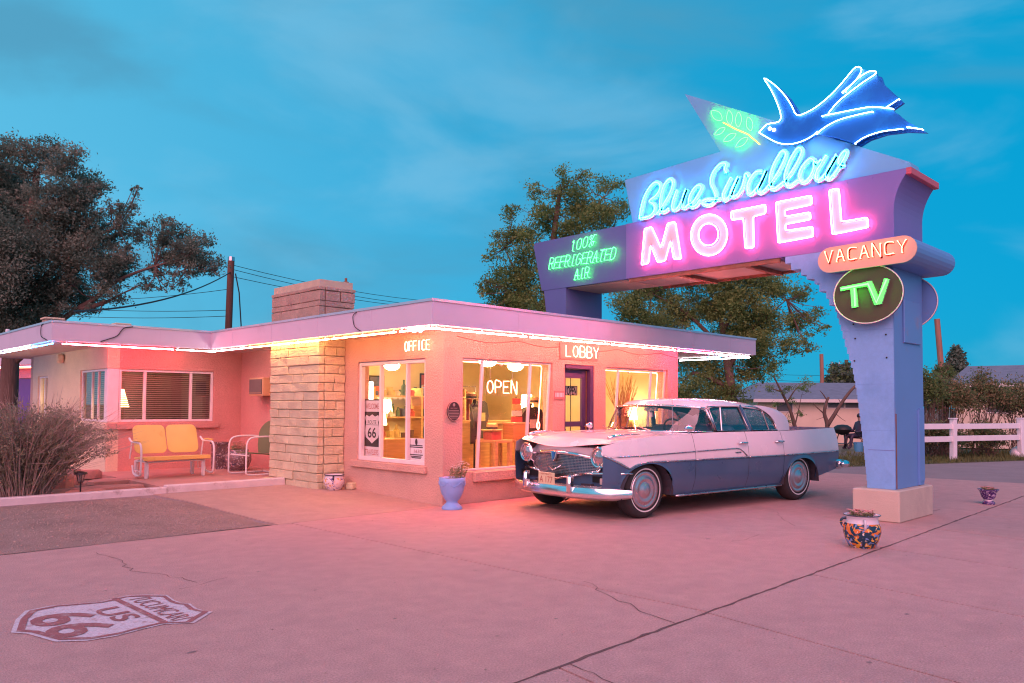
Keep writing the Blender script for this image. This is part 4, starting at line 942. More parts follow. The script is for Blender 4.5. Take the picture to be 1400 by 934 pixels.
def bl_(u, v):
    y = 2*v-1; t_ = np.array([-1.32+.05*y*y, y*.72, 1.29-.06*y*y]); q = np.array([-1.90+.36*y*y, y*.80, .988]); p = t_*(1-u)+q*u; return (p[0]-.03*math.sin(u*PI), p[1], p[2]+.03*math.sin(u*PI))
b.grid(bl_, 8, 14); cb_(b, 'back_window', 'car_glass', smooth='all', fix=False)
# front: grille, lip, emblem, bumper, plate
def gpt(y, z): return 2.215-.19*(y/.62)**2-.10*(z-.60)*1.0
GO = [(-.60, .70), (-.3, .748), (0, .765), (.3, .748), (.60, .70), (.645, .62), (.60, .555), (.3, .49), (0, .435), (-.3, .49), (-.60, .555), (-.645, .62)]
def inside(y, z):
    c_ = False; n = len(GO)
    for i in range(n):
        (a, c), (d, e) = GO[i], GO[i-1]
        if (c > z) != (e > z) and y < (d-a)*(z-c)/(e-c)+a: c_ = not c_
    return c_
b = MB(); b.add([(gpt(0, .6)-.05, 0, .6)]+[(gpt(y, z)-.05, y*.98, z) for y, z in GO], [(0, 1+i, 1+(i+1) % 12) for i in range(12)]); gr = cb_(b, 'grille', 'black', fix=False)
b = MB(); g_ = .0175; rows = np.arange(.445, .76, g_*1.05)
for z in rows:
    ys = [y for y in np.arange(-.64, .641, .04) if inside(y, z)]
    for a, c in zip(ys[:-1], ys[1:]): 
        if c-a < .05: b.add([(gpt(a, z), a, z-.003), (gpt(c, z), c, z-.003), (gpt(c, z), c, z+.003), (gpt(a, z), a, z+.003)], [(0, 1, 2, 3)])
for y in np.arange(-.64, .641, .019):
    zs_ = [z for z in np.arange(.44, .77, .03) if inside(y, z)]
    for a, c in zip(zs_[:-1], zs_[1:]): b.add([(gpt(y, a)-.004, y-.0027, a), (gpt(y, a)-.004, y+.0027, a), (gpt(y, c)-.004, y+.0027, c), (gpt(y, c)-.004, y-.0027, c)], [(0, 1, 2, 3)])
tag(cb_(b, 'mesh_bars', 'chrome_dull', gr, fix=False), kind='stuff')
b = MB(); b.tube([(gpt(y, z)+.012, y, z) for y, z in GO[:5]], [.02, .024, .026, .024, .02], 8); cb_(b, 'upper_bar', 'chrome', gr, smooth='all')
b = MB(); b.tube([(gpt(y, z)+.012, y, z) for y, z in GO[4:]+GO[:1]], .014, 8); cb_(b, 'lower_bar', 'chrome', gr, smooth='all')
b = MB(); b.prism([(-.055, .775), (.055, .775), (.03, .68), (0, .645), (-.03, .68)], lambda a, c, t: (2.255-.03*t-.1*(c-.6), a, c)); em = cb_(b, 'emblem', 'chrome', gr, bevel=.004)
b = MB(); b.prism([(-.03, .765), (.03, .765), (0, .66)], lambda a, c, t: (2.262-.006*t-.1*(c-.6), a, c)); cb_(b, 'emblem_face', 'emblem_blue', gr)
b = MB(); b.tube([(2.235, -.13, .605), (2.25, 0, .54), (2.235, .13, .605)], [.006, .010, .006], 6); cb_(b, 'chevron', 'chrome', gr, smooth='all')
b = MB()      # nose skin around the grille, blue at the cheeks
def nose(u, v):
    y = 2*v-1; ang = y*1.0; z = .33+.50*u; yy = .70*y; x = 2.17-.19*(yy/.62)**2*.85-.02; return (x+(.035-.02*y*y)*smooth01((u-.72)/.28), yy, z)
b.grid(nose, 10, 20); b.m = [1 if i >= 8 else 0 for i in range(10) for j in range(20)]; cb_(b, 'nose_panel', ['car_blue', 'car_white'], smooth='all', fix=False)
bp_ = []
for i in range(17):
    y = -1.0+2*i/16; bp_.append(np.array([2.32-.16*y*y-.24*abs(y)**6, y*1.005, .325]))
b = MB(); sec = [(-.07, -.065), (.0, -.085), (.045, -.06), (.055, .0), (.035, .05), (-.01, .075), (-.06, .07)]; k = len(sec)
vs = []
for i, p in enumerate(bp_):
    t = bp_[min(i+1, 16)]-bp_[max(i-1, 0)]; t /= np.linalg.norm(t); nn = np.array([t[1], -t[0], 0]); sc_ = 1.0 if 0 < i < 16 else .7
    for a, c in sec: vs.append(p+nn*a*sc_+np.array([0, 0, c*sc_]))
b.add(vs, [(i*k+j, (i+1)*k+j, (i+1)*k+(j+1) % k, i*k+(j+1) % k) for i in range(16) for j in range(k)]+[tuple(range(k)), tuple(16*k+j for j in range(k))]); cb_(b, 'front_bumper', 'chrome', smooth=True)
b = MB(); b.bx(-2.74, -2.64, -.98, .98, .40, .54); b.v = [(x+.10*(abs(y) > .9), y, z) for x, y, z in b.v]; cb_(b, 'rear_bumper', 'chrome', bevel=.03, smooth=True)
for s_ in (-1, 1): b = MB(); b.tube([(-2.69, s_*.55, .47), (-2.71, s_*.9, .475), (-2.63, s_*1.02, .48), (-2.50, s_*1.03, .48)], [.06, .06, .055, .03], 8); cb_(b, 'bumper_end', 'chrome', smooth='all')
b = MB(); b.bx(2.34, 2.352, -.155, .145, .365, .52); pt = cb_(b, 'number_plate', 'plate_yellow', bevel=.004)
b = MB()
put_text(b, 'NEW MEXICO', (2.3545, -.005, .498), (0, 1, 0), (0, 0, 1), .02, fitw=.2); put_text(b, 'A 177', (2.3545, -.005, .435), (0, 1, 0), (0, 0, 1), .075, fitw=.24); cb_(b, 'plate_lettering', 'plate_red', pt, fix=False)
# underside, cabin
b = MB(); b.bx(-2.4, 2.1, -.52, .52, .26, .40); b.bx(-1.1, 1.1, -.88, .88, .26, .34); cb_(b, 'floor_pan', 'car_inside')
b = MB(); b.bx(1.3, 1.34, -.8, .8, .3, .62); cb_(b, 'bulkhead', 'car_inside')
b = MB(); b.bx(2.0, 2.05, -.8, .8, .27, .42); cb_(b, 'front_apron', 'car_blue')
for s_ in (1, -1): b = MB(); b.bx(-1.6, .72, s_*.82-.015, s_*.82+.015, .34, .96); cb_(b, 'door_trim', 'car_inside')
b = MB(); b.bx(.62, .84, -.8, .8, .80, .985); cb_(b, 'dashboard', 'car_blue', bevel=.03)
for xs_, nm in ((-.25, 'front_seat'), (-1.2, 'rear_seat')):
    b = MB(); b.box((xs_+.25, 0, .52), (.55, 1.4, .2)); b.box((xs_-.06, 0, .78), (.16, 1.42, .55), R=Matrix.Rotation(-.18, 3, 'Y')); cb_(b, nm, 'seat_cloth', bevel=.04, smooth=True)
b = MB(); b.tube([(.42+.07*math.cos(a)*1.0, .36+.19*math.sin(a), .99+.17*math.cos(a)) for a in np.linspace(0, 2*PI, 22)[:-1]], .013, 6, True); b.tube([(.42, .2, .99), (.42, .52, .99)], .01, 5); b.tube([(.42, .36, .99), (.65, .36, .86)], .018, 6); cb_(b, 'steering_wheel', 'black', smooth='all')
b = MB(); b.box((.50, .0, 1.285), (.03, .22, .05)); b.tube([(.50, 0, 1.30), (.55, 0, 1.36)], .008, 5); cb_(b, 'rear_view_mirror', 'chrome_dull')
b = MB(); b.box((.50, .0, 1.21), (.03, .05, .06)); b.tube([(.50, 0, 1.26), (.50, 0, 1.16)], .004, 5); cb_(b, 'hanging_charm', 'frame_white')
b = MB(); b.tube([(.98, .80, .985), (1.0, .80, 1.70)], [.006, .003], 5); cb_(b, 'antenna', 'chrome_dull')
for s_ in (.35, -.35): b = MB(); b.tube([(.90, s_, 1.012), (.80, s_-.28, 1.05)], .006, 4); cb_(b, 'wiper', 'chrome_dull')
b = MB(); b.tube([(2.18, .12, .27), (2.2, .13, .22), (2.19, .17, .19), (2.17, .21, .22), (2.16, .22, .27)], .012, 6); cb_(b, 'tow_hook', 'black', smooth='all')

# ------------------------------------------------------------------ neon tubing along the eaves
def eave_run(name, segs, label, zt=ZS-.055):
    """segs: (colour, 2-D polyline); each glass length is a part, with its standoffs"""
    p0 = segs[0][1][0]; t = thing(name, (p0[0], p0[1], zt), label, 'neon light', group='neon tubes under the eaves')
    for c_, pl_ in segs:
        P = [np.array(q, float) for q in pl_]
        b = MB(); b.tube([(q[0], q[1], zt) for q in P], .0085, 6); tb = b.build('neon_tube', 'neon_'+c_, t, fix=False, smooth='all')
        for a, c in zip(P[:-1], P[1:]):
            n = max(1, int(np.linalg.norm(c-a)/.75))
            for i in range(n+1):
                q = a+(c-a)*(.04+.92*i/n); b = MB(); b.bx(q[0]-.008, q[0]+.008, q[1]-.008, q[1]+.008, zt+.009, ZS-.013); b.build('standoff', 'frame_white', tb)
    return t
E_ = .045
xe, ye = -.6+E_, -.5+E_
eave_run('eave_neon', [('warm', [(xe, 1.95), (xe, 4.55)]), ('warm', [(xe, .30), (xe, 1.88)]), ('ice', [(xe, 4.62), (xe, 5.80)])], 'warm white neon tubes under the office eave beside the chimney')
eave_run('eave_neon', [('salmon', [(xe, .22), (xe, ye), (1.1, ye)]), ('salmon', [(1.17, ye), (2.9, ye)]), ('salmon', [(2.97, ye), (4.7, ye)]), ('pink', [(4.77, ye), (5.9, ye)]), ('ice', [(5.97, ye), (7.1, ye)])], 'long salmon neon tubes under the lobby eave round the corner')
eave_run('eave_neon', [('ice', [(7.3, -.40), (7.3, 1.2)]), ('ice', [(7.3, 1.3), (7.3, 4.2)])], 'pale blue neon tubes under the short end eave past the lobby')
eave_run('eave_neon', [('magenta', [(-3.0, 5.915), (-1.25, 5.915)]), ('ice', [(-1.2, 5.915), (-.50, 5.915)])], 'magenta neon tubes under the porch eave above the corner window')
eave_run('eave_neon', [('blue', [(-3.12, 5.95), (-3.12, 7.3)]), ('ice', [(-3.12, 7.36), (-3.12, 9.6)]), ('blue', [(-3.12, 9.66), (-3.12, 12.0)])], 'blue neon tubes under the side eave above the big shrub')
for px_, py_, c_, lb_ in ((562, 449, 'ice', 'white neon end loop hanging under the office eave corner'), (977, 487, 'blue', 'small blue neon end loop under the end eave')):
    q = at(px_, py_, x=xe+.1) if px_ < 700 else at(px_, py_, x=7.3)
    t = thing('neon_loop', tuple(q), lb_, 'neon light')
    b = MB(); n = 14
    if px_ < 700: b.tube([q+np.array([.02, a, c]) for a, c in ((.12, .03), (.05, .0), (.02, -.03), (-.06, -.045), (-.12, -.02), (-.16, -.05), (-.2, -.045))], .011, 6); b.tube([q+np.array([.0, a, c]) for a, c in ((.08, .02), (.04, -.03), (.02, .03))], .01, 6)
    else: b.tube([q+np.array([0, .16*math.cos(2*PI*i/n), .035*math.sin(2*PI*i/n)]) for i in range(n)], .009, 6, True)
    b.build('neon_tube', 'neon_'+c_, t, fix=False, smooth='all')
    b = MB(); b.tube([q+np.array([.0, .06, .03]), (q[0], q[1]+.06, ZS-.008)], .008, 5); b.build('standoff', 'frame_white', t)

# ------------------------------------------------------------------ wall neon words
def neon_word(word, fn2, name, label, mname, r, back, hws=.7, panel=None):
    """fn2(a, b): 3-D point of word coordinates (0..n, 0..1)"""
    t = thing(name, tuple(fn2(0, 0, 0)), label, 'neon sign'); k = len(word)
    for i, chh in enumerate(word):
        b = MB()
        for st in GL[chh]:
            q = [np.array((i+.5+hws*(u-.5), v)) for u, v in st]
            if len(q) > 4: q = crom(q, 3)
            P = [fn2(p[0]/k, p[1], 0) for p in q]; b.tube(P, r, 5)
        b.build('letter', mname, t, fix=False, smooth='all')
    if panel:
        b = MB(); b.add([fn2(u, v, back*f_) for f_ in (.8, .98) for (u, v) in ((-.06, -.25), (1.03, -.25), (1.03, 1.25), (-.06, 1.25))], [(0, 1, 2, 3), (7, 6, 5, 4), (0, 4, 5, 1), (1, 5, 6, 2), (2, 6, 7, 3), (3, 7, 4, 0)]); b.build('backing', panel, t)
    return t
def plane_word(p0, p1, h0, **pl):
    ax = 'x' if 'x' in pl else 'y'; a, c, h = (np.array(at(*q, **pl)) for q in (p0, p1, h0)); h = np.array([a[0], a[1], h[2]])
    if ax == 'x': c = np.array([a[0], c[1], a[2]+(c[2]-a[2])*.0])
    else: c = np.array([c[0], a[1], a[2]])
    nrm = np.array([1, 0, 0]) if ax == 'x' else np.array([0, 1, 0])
    return lambda u, v, d: a+(c-a)*u+(h-a)*v+nrm*d
neon_word('OFFICE', plane_word((552.5, 480.5), (588, 477), (553, 467.5), x=-.06), 'office_neon', 'small red neon word on the wall above the office window', 'neon_red', .006, .058)
mat('lobby_back', (.55, .20, .18), .6, var=.05)
neon_word('LOBBY', plane_word((772.5, 487), (819.5, 491), (772.5, 472), y=-.07), 'lobby_neon', 'red neon word on a backing board above the dark door', 'neon_red', .0065, .066, panel='lobby_back')
t = neon_word('OPEN', plane_word((664.5, 537), (708, 538), (664.5, 520.5), y=.24), 'open_neon', 'pale red neon word hanging behind the lobby window', 'neon_red', .0075, .03)
for u_ in (.15, .85):
    b = MB(); fnw = plane_word((664.5, 537), (708, 538), (664.5, 520.5), y=.24); p = fnw(u_, 1, .02); b.tube([p, (p[0], p[1], 2.28)], .003, 4); b.build('chain', 'chrome_dull', t)
for (xa, xb, z1, lab) in ((.37, 2.07, 1.93, 'salmon neon tube framing the top and side of the lobby window by the plaque'), (3.42, 5.07, 1.915, 'salmon neon tube framing the lobby window with the potted plant')):
    t = thing('window_neon', (xa, .20, z1), lab, 'neon light')
    b = MB(); b.tube([(xa, .175, z1), (xb-.03, .175, z1), (xb, .18, z1-.03)], .0075, 5); b.build('neon_tube', 'neon_red', t, fix=False, smooth='all')
    zl = .98 if xa < 1 else 1.1
    b = MB(); b.tube([(xb, .18, z1-.03), (xb-.03, .22, zl+.1)], .0075, 5); n = 10
    b.tube([(xb-.03+.03*math.sin(2*PI*i/n), .22, zl+.045+.06*math.cos(2*PI*i/n)) for i in range(n)], .0075, 5, True); b.build('neon_tube', 'neon_red', t, fix=False, smooth='all')
    b = MB(); b.tube([((xa+xb)/2-.05, .178, z1), ((xa+xb)/2, .182, z1-.03), ((xa+xb)/2+.05, .178, z1)], .012, 5); b.build('tube_end', 'frame_white', t)

# ------------------------------------------------------------------ fixtures on the building
mat('cable', (.20, .12, .11), .7, var=0)
def cable(name, pts, r, label, m='cable', k=5):
    p0 = pts[0]; b = MB(); b.tube(crom(pts, k), r, 5); o = b.build(name, m, None, org=tuple(float(v) for v in p0), smooth='all'); tag(o, label, 'cable'); return o
pts = []
for i in range(19):
    x = .22+i*.29; pts.append((x, -.008, 2.255-(.0 if i % 4 == 0 else .035 if i % 2 else .055)))
cable('wall_cable', pts, .006, 'slack cable looped along the lobby wall under the eave', k=3)
cable('fascia_wire', [(-.612, 1.15, 2.60), (-.622, 1.22, 2.55), (-.618, 1.20, 2.43), (-.622, 1.12, 2.37), (-.60, 1.05, 2.33)], .006, 'thin wire hanging over the fascia above the office window', 'black')
cable('fascia_wire', [(-1.95, 5.855, 2.62), (-2.1, 5.85, 2.58), (-2.2, 5.855, 2.45), (-2.35, 5.85, 2.38), (-2.45, 5.86, 2.34)], .008, 'looped wire hanging over the porch fascia above the magenta tube', 'black')
cable('fascia_wire', [(-3.17, 6.3, 2.62), (-3.18, 6.42, 2.58), (-3.185, 6.40, 2.42), (-3.18, 6.2, 2.36), (-3.16, 6.1, 2.33)], .007, 'looped wire hanging over the fascia beside the porch corner', 'black')
# plaque
pq = thing('plaque', (.165, -.001, 1.245), 'small dark oval plaque on the wall between the windows', 'plaque')
b = MB(); e = [(.165+.108*math.cos(2*PI*i/32), 1.245+.128*math.sin(2*PI*i/32)) for i in range(32)]
b.prism(e, lambda a, c, t: (a, -.024+.022*t, c)); b.build('plate', 'bronze', pq)
b = MB(); b.tube([(a, -.026, c) for a, c in e], .005, 5, True); b.build('rim', 'bronze_lt', pq, fix=False, smooth='all')
b = MB(); put_text(b, 'HISTORIC', (.165, -.0255, 1.285), (1, 0, 0), (0, 0, 1), .014, fitw=.12)
for i, wd_ in enumerate((.17, .18, .18, .17, .15, .12)): b.bx(.165-wd_/2, .165+wd_/2, -.0255, -.0245, 1.252-i*.02, 1.258-i*.02)
b.sphere((.165, -.024, 1.33), (.022, .004, .022), 10, 6); b.build('raised_lettering', 'bronze_lt', pq)
# small placard beside the door and the OPEN placard on its stand
pc = thing('placard', (2.27, -.001, 1.50), 'little dark red placard on the wall beside the lobby door', 'placard')
q0, q1 = at(758, 546, y=-.012), at(771.5, 534.5, y=-.012); xa, xb, za, zb_ = q0[0], q1[0], q0[2], q1[2]
b = MB(); b.bx(xa, xb, -.014, -.002, za, zb_); b.build('board', 'lobby_back', pc, bevel=.002)
b = MB(); n = 6
for i in range(n): b.bx(xa+.02+i*(xb-xa-.03)/n, xa+.02+(i+.62)*(xb-xa-.03)/n, -.0155, -.0145, za+.035, zb_-.03)
b.build('pale_blocks', 'frame_white', pc)
ps = thing('open_placard', (2.68, .35, .06), 'black framed placard on a slim stand behind the door glass', 'sign')
q0, q1 = at(773, 540.5, y=.35), at(789, 528, y=.35)
b = MB(); b.bx(q0[0], q1[0], .345, .358, q0[2], q1[2]); b.build('board', 'black', ps)
b = MB(); b.bx(q0[0]+.012, q1[0]-.012, .3425, .3445, q0[2]+.012, q1[2]-.012); b.build('face', 'frame_white', ps)
b = MB(); put_text(b, 'OPEN', ((q0[0]+q1[0])/2, .3405, (q0[2]+q1[2])/2), (1, 0, 0), (0, 0, 1), .14, bold=.03, fitw=(q1[0]-q0[0])*.82); b.build('lettering', 'black', ps, fix=False)
b = MB(); xm = (q0[0]+q1[0])/2; b.tube([(xm, .365, .07), (xm, .365, q1[2]+.16), (xm+.08, .365, q1[2]+.17)], .008, 5); b.lathe([(.14, .06), (.14, .075), (.03, .09)], 16, (xm, .365, 0)); b.build('stand', 'black', ps)
# air conditioner on the porch wall
mat('ac_case', (.66, .36, .20), .6, var=.08); mat('ac_grille', (.16, .12, .11), .6, var=.1)
a0, a1 = at(340.5, 541.5, x=.02), at(359.5, 516, x=.02)
ac_ = thing('air_conditioner', (.15, float((a0[1]+a1[1])/2), float(a0[2])), 'boxy tan window air conditioner on the porch wall', 'air conditioner')
b = MB(); y0_, y1_ = float(a1[1]), float(a0[1]); z0_, z1_ = float(a0[2]), float(a1[2]); b.bx(.02, .279, y0_, y1_, z0_, z1_); b.build('case', 'ac_case', ac_, bevel=.008)
b = MB(); b.bx(.006, .0195, y0_+.03, y1_-.03, z0_+.035, z1_-.03); b.build('grille', 'ac_grille', ac_)
for i in range(9): b = MB(); zz = z0_+.05+i*.03; b.bx(.002, .0055, y0_+.035, y1_-.035, zz, zz+.008); b.build('louvre', 'ac_case' if i == 0 else 'ac_grille', ac_)
# wall lamp
wl = thing('wall_lamp', (-2.14, 9.1, 2.20), 'round cream wall lamp under the side eave', 'lamp')
b = MB(); b.lathe([(.04, 0), (.08, .015), (.10, .05), (.095, .10), (.075, .125), (.07, .12)], 20, (-2.141, 9.1, 2.20), R=Matrix.Rotation(-PI/2, 3, 'Y')); b.build('shade', 'stucco_cream', wl, smooth=True)
b = MB(); b.lathe([(.065, .08), (.06, .11), (0, .12)], 16, (-2.141, 9.1, 2.20), R=Matrix.Rotation(-PI/2, 3, 'Y')); b.build('bulb_cover', 'lens_amber', wl, smooth=True)
# roof clutter
for (px_, py_, w_, d_, h_, lb_) in ((72, 436, .26, .24, .07, 'small brick-coloured box at the porch corner of the roof'), (166, 441, .22, .2, .06, 'flat brick-coloured box on the porch roof edge')):
    q = at(px_, py_, y=6.5); t = thing('roof_box', (float(q[0]), 6.5, ZR-.03), lb_, 'roof vent')
    b = MB(); b.bx(q[0]-w_/2, q[0]+w_/2, 6.5-d_/2, 6.5+d_/2, ZR-.045, ZR+h_); b.build('body', 'chim_stone', t, bevel=.01)
    b = MB(); b.bx(q[0]-w_/2-.02, q[0]+w_/2+.02, 6.5-d_/2-.02, 6.5+d_/2+.02, ZR+h_+.001, ZR+h_+.03); b.build('cap', 'stucco_cream', t, bevel=.006)
q = at(11, 436, x=-2.9); b = MB(); b.lathe([(.04, ZR-.03), (.04, ZR+.14), (.03, ZR+.16)], 10, (float(q[0]), float(q[1]), 0)); tag(b.build('vent_pipe', 'white_paint', None, org=(float(q[0]), float(q[1]), ZR)), 'short white vent pipe on the side roof', 'vent pipe')

# ------------------------------------------------------------------ inside the lobby
def table(name, x0, x1, y0, y1, h, label, m='wood', shelf=None):
    t = thing(name, ((x0+x1)/2, (y0+y1)/2, .06), label, 'table')
    b = MB(); b.bx(x0, x1, y0, y1, h-.04, h); b.build('top', m, t, bevel=.004)
    for x in (x0+.03, x1-.03):
        for y in (y0+.03, y1-.03): b = MB(); b.bx(x-.03, x+.03, y-.03, y+.03, .061, h-.041); b.build('leg', m, t)
    if shelf: b = MB(); b.bx(x0+.04, x1-.04, y0+.04, y1-.04, shelf-.015, shelf+.015); b.build('shelf', m, t)
    return t
table('display_table', 1.46, 1.82, .55, 1.0, .80, 'tall narrow orange wooden table behind the lobby window', 'wood_pale', .3); table('display_table', 1.87, 2.3, .50, .95, .80, 'orange wooden table by the dark shirts in the lobby', 'wood_pale', .3)
table('console_table', 4.2, 5.12, .45, .9, .86, 'wooden console table under the potted plant', 'wood')
b = MB(); b.bx(.2+.3, 2.0, 4.0, 4.5, .061, .95); tag(b.build('counter', 'wood', None, org=(1.2, 4.2, .06), bevel=.01), 'brown wooden shop counter at the back of the lobby', 'counter')
cd_ = MB(); cd_.bx(.35, 1.3, 2.3, 2.75, .061, .78); tag(cd_.build('side_cabinet', 'wood', None, org=(.8, 2.5, .06), bevel=.01), 'carved wooden cabinet behind the office window', 'cabinet')
b = MB(); b.bx(2.4, 4.2, 2.2, 2.6, .061, 1.0); b.bx(2.36, 4.24, 2.16, 2.64, 1.001, 1.05); rc = b.build('reception_desk', 'wood_pale', None, org=(3.3, 2.4, .06)); tag(rc, 'pale wooden reception desk facing the lobby door', 'desk')
mat('reed_hat', (.55, .40, .20), .8, var=.15, scale=30)
# shelves with souvenirs on the far walls
sh_ = thing('wall_shelf', (2.0, 4.75, 1.2), 'scalloped cream wall shelves full of souvenirs', 'shelf')
for z_ in (1.12, 1.48): b = MB(); b.bx(.5, 4.6, 4.62, 4.895, z_, z_+.03); b.build('board', 'frame_white', sh_); b = MB(); [b.prism([(x, z_), (x+.12, z_), (x+.09, z_-.05), (x+.03, z_-.05)], lambda a, c, t: (a, 4.615+.004*t, c)) for x in np.arange(.5, 4.5, .125)]; tag(b.build('scalloped_edge', 'frame_white', sh_), kind='stuff')
for i_, c_ in enumerate(((.55, .10, .08), (.10, .16, .10), (.62, .45, .15), (.16, .08, .05), (.75, .68, .55), (.10, .12, .22))): mat('souvenir%d' % i_, c_, .5, var=.2, scale=20)
CN = ('red', 'dark green', 'ochre', 'dark brown', 'cream', 'navy')
for z_, lv in ((1.152, 'lower'), (1.512, 'upper')):
    for i in range(22):
        x = .6+i*.18+random.uniform(-.03, .03); y = 4.74; k_ = random.choice((0, 1, 2)); h_ = random.uniform(.09, .2); b = MB(); r_ = random.uniform(.035, .06)
        if k_ == 0: b.lathe([(r_, 0), (r_, h_*.7), (r_*.85, h_*.7), (r_*.85, .02)], 10, (x, y, z_)); b.tube([(x+r_, y, z_+h_*.55), (x+r_+.03, y, z_+h_*.5), (x+r_+.03, y, z_+h_*.2), (x+r_, y, z_+h_*.15)], .006, 4)
        elif k_ == 1: b.lathe([(r_, 0), (r_, h_*.7), (r_*.6, h_*.8), (r_*.6, h_*.9), (r_*.7, h_*.9), (r_*.7, h_)], 10, (x, y, z_))
        else: b.bx(x-r_, x+r_, y-.04, y+.04, z_, z_+h_); b.bx(x-r_*.9, x+r_*.9, y-.035, y+.035, z_+h_, z_+h_+.012)
        ci = random.randrange(6); tag(b.build(('mug', 'jar', 'souvenir_box')[k_], 'souvenir%d' % ci, None, org=(x, y, z_)), '%s %s on the %s scalloped wall shelf' % (CN[ci], ('mug', 'jar', 'boxed souvenir')[k_], lv), 'souvenir', 'souvenirs on the lobby shelves')
gs = thing('display_shelf', (2.0, 3.0, .06), 'tall open wooden shelf of souvenirs in the middle of the lobby', 'shelf')
for x in (.9, 1.9, 2.9): b = MB(); b.bx(x-.02, x+.02, 2.9, 3.2, .061, 1.62); b.build('upright', 'wood_pale', gs)
for z_ in (.3, .72, 1.10, 1.46): b = MB(); b.bx(.92, 1.88, 2.9, 3.2, z_, z_+.025); b.bx(1.92, 2.88, 2.9, 3.2, z_, z_+.025); b.build('shelf_board', 'wood_pale', gs)
for z_ in (.326, .746, 1.126, 1.486):
    for i in range(13):
        x = .98+i*.152+random.uniform(-.02, .02)
        if abs(x-1.9) < .08: continue
        k_ = random.choice((0, 1, 2)); h_ = random.uniform(.12, .28); r_ = random.uniform(.035, .06); b = MB(); y = 3.0
        if k_ == 0: b.lathe([(r_, 0), (r_*1.05, h_*.6), (r_*.85, h_*.6), (r_*.8, .02)], 10, (x, y, z_)); b.tube([(x+r_, y, z_+h_*.5), (x+r_+.03, y, z_+h_*.4), (x+r_, y, z_+h_*.15)], .006, 4)
        elif k_ == 1: b.lathe([(r_, 0), (r_, h_*.6), (r_*.4, h_*.75), (r_*.4, h_), (r_*.5, h_)], 10, (x, y, z_))
        else: b.bx(x-r_, x+r_, y-.05, y+.05, z_, z_+h_); b.bx(x-r_*.7, x+r_*.7, y-.0535, y-.0505, z_+h_*.3, z_+h_*.8)
        tag(b.build(('mug', 'bottle', 'souvenir_box')[k_], 'souvenir%d' % (ci := random.randrange(6)), None, org=(x, y, z_)), '%s %s on the %s board of the open wooden shelf' % (CN[ci], ('mug', 'bottle', 'boxed souvenir')[k_], {.326: 'lowest', .746: 'second', 1.126: 'third', 1.486: 'top'}[z_]), 'souvenir', 'souvenirs on the open shelf')
# dark T-shirts on stands
def shirt(x, y, rz, label, m='dark_cloth', z0=.62, k_=.86):
    t = thing('shirt_stand', (x, y, .06), label, 'shirt', rz=rz)
    out = [(-.20, 0), (-.22, .42), (-.38, .30), (-.45, .42), (-.24, .66), (-.08, .71), (.08, .71), (.24, .66), (.45, .42), (.38, .30), (.22, .42), (.20, 0)]
    b = MB(); k = len(out); b.add([(a*k_, s_*.065*(1 if abs(a) < .25 else .5), c*k_+z0) for s_ in (-1, 1) for a, c in out], [tuple(range(k)), tuple(range(2*k-1, k-1, -1))]+[(i, (i+1) % k, (i+1) % k+k, i+k) for i in range(k)]); b.build('shirt', m, t, wd=False, bevel=.012, smooth=True)
    b = MB(); b.bx(-.10, .10, -.0705, -.0665, z0+.28, z0+.42); b.build('chest_print', 'souvenir%d' % random.choice((0, 2, 4)), t, wd=False)
    b = MB(); b.tube([(0, 0, .01), (0, 0, z0+.66)], .015, 6); b.lathe([(.16, 0), (.16, .015), (.02, .03)], 16); b.sphere((0, 0, z0+.665), (.03, .03, .04), 8, 6); b.build('stand', 'black', t, wd=False)
shirt(2.62, .95, .1, 'dark souvenir shirt on a stand beside the orange tables'); shirt(2.98, .95, -.2, 'dark printed shirt on a stand near the lobby window edge', z0=.5); shirt(1.75, 1.35, .9, 'dark jacket on a stand at the lobby corner', z0=.66); shirt(2.35, 1.9, .5, 'black shirt with a hat on a stand deep in the lobby', z0=.72)
# boxes and a spinner rack on the tables
for (x, y, z_, s_, m_, lb_, ct) in ((2.06, .72, .80, (.34, .24, .26), 'wood', 'wooden crate standing on an orange table', 'crate'), (1.63, .8, .80, (.2, .2, .14), 'souvenir0', 'red box on the narrow orange table', 'box')):
    t = thing('crate' if ct == 'crate' else 'gift_box', (x, y, z_), lb_, ct)
    b = MB(); b.bx(x-s_[0]/2, x+s_[0]/2, y-s_[1]/2, y+s_[1]/2, z_+.001, z_+s_[2]*.9); b.build('body', m_, t, bevel=.004); b = MB(); b.bx(x-s_[0]/2-.008, x+s_[0]/2+.008, y-s_[1]/2-.008, y+s_[1]/2+.008, z_+s_[2]*.9+.001, z_+s_[2]); b.build('rim', 'wood_pale', t)
rk = thing('sign_rack', (2.06, .72, 1.06), 'stack of little red signs on the wooden crate', 'rack')
for i in range(4): b = MB(); b.bx(1.94+.01*i, 2.18-.01*i, .70, .715, 1.065+i*.095, 1.065+i*.095+.085); b.build('panel', ('souvenir0', 'souvenir4', 'souvenir2', 'souvenir0')[i], rk)
b = MB(); b.bx(2.055, 2.065, .717, .727, 1.06, 1.46); b.build('post', 'black', rk)
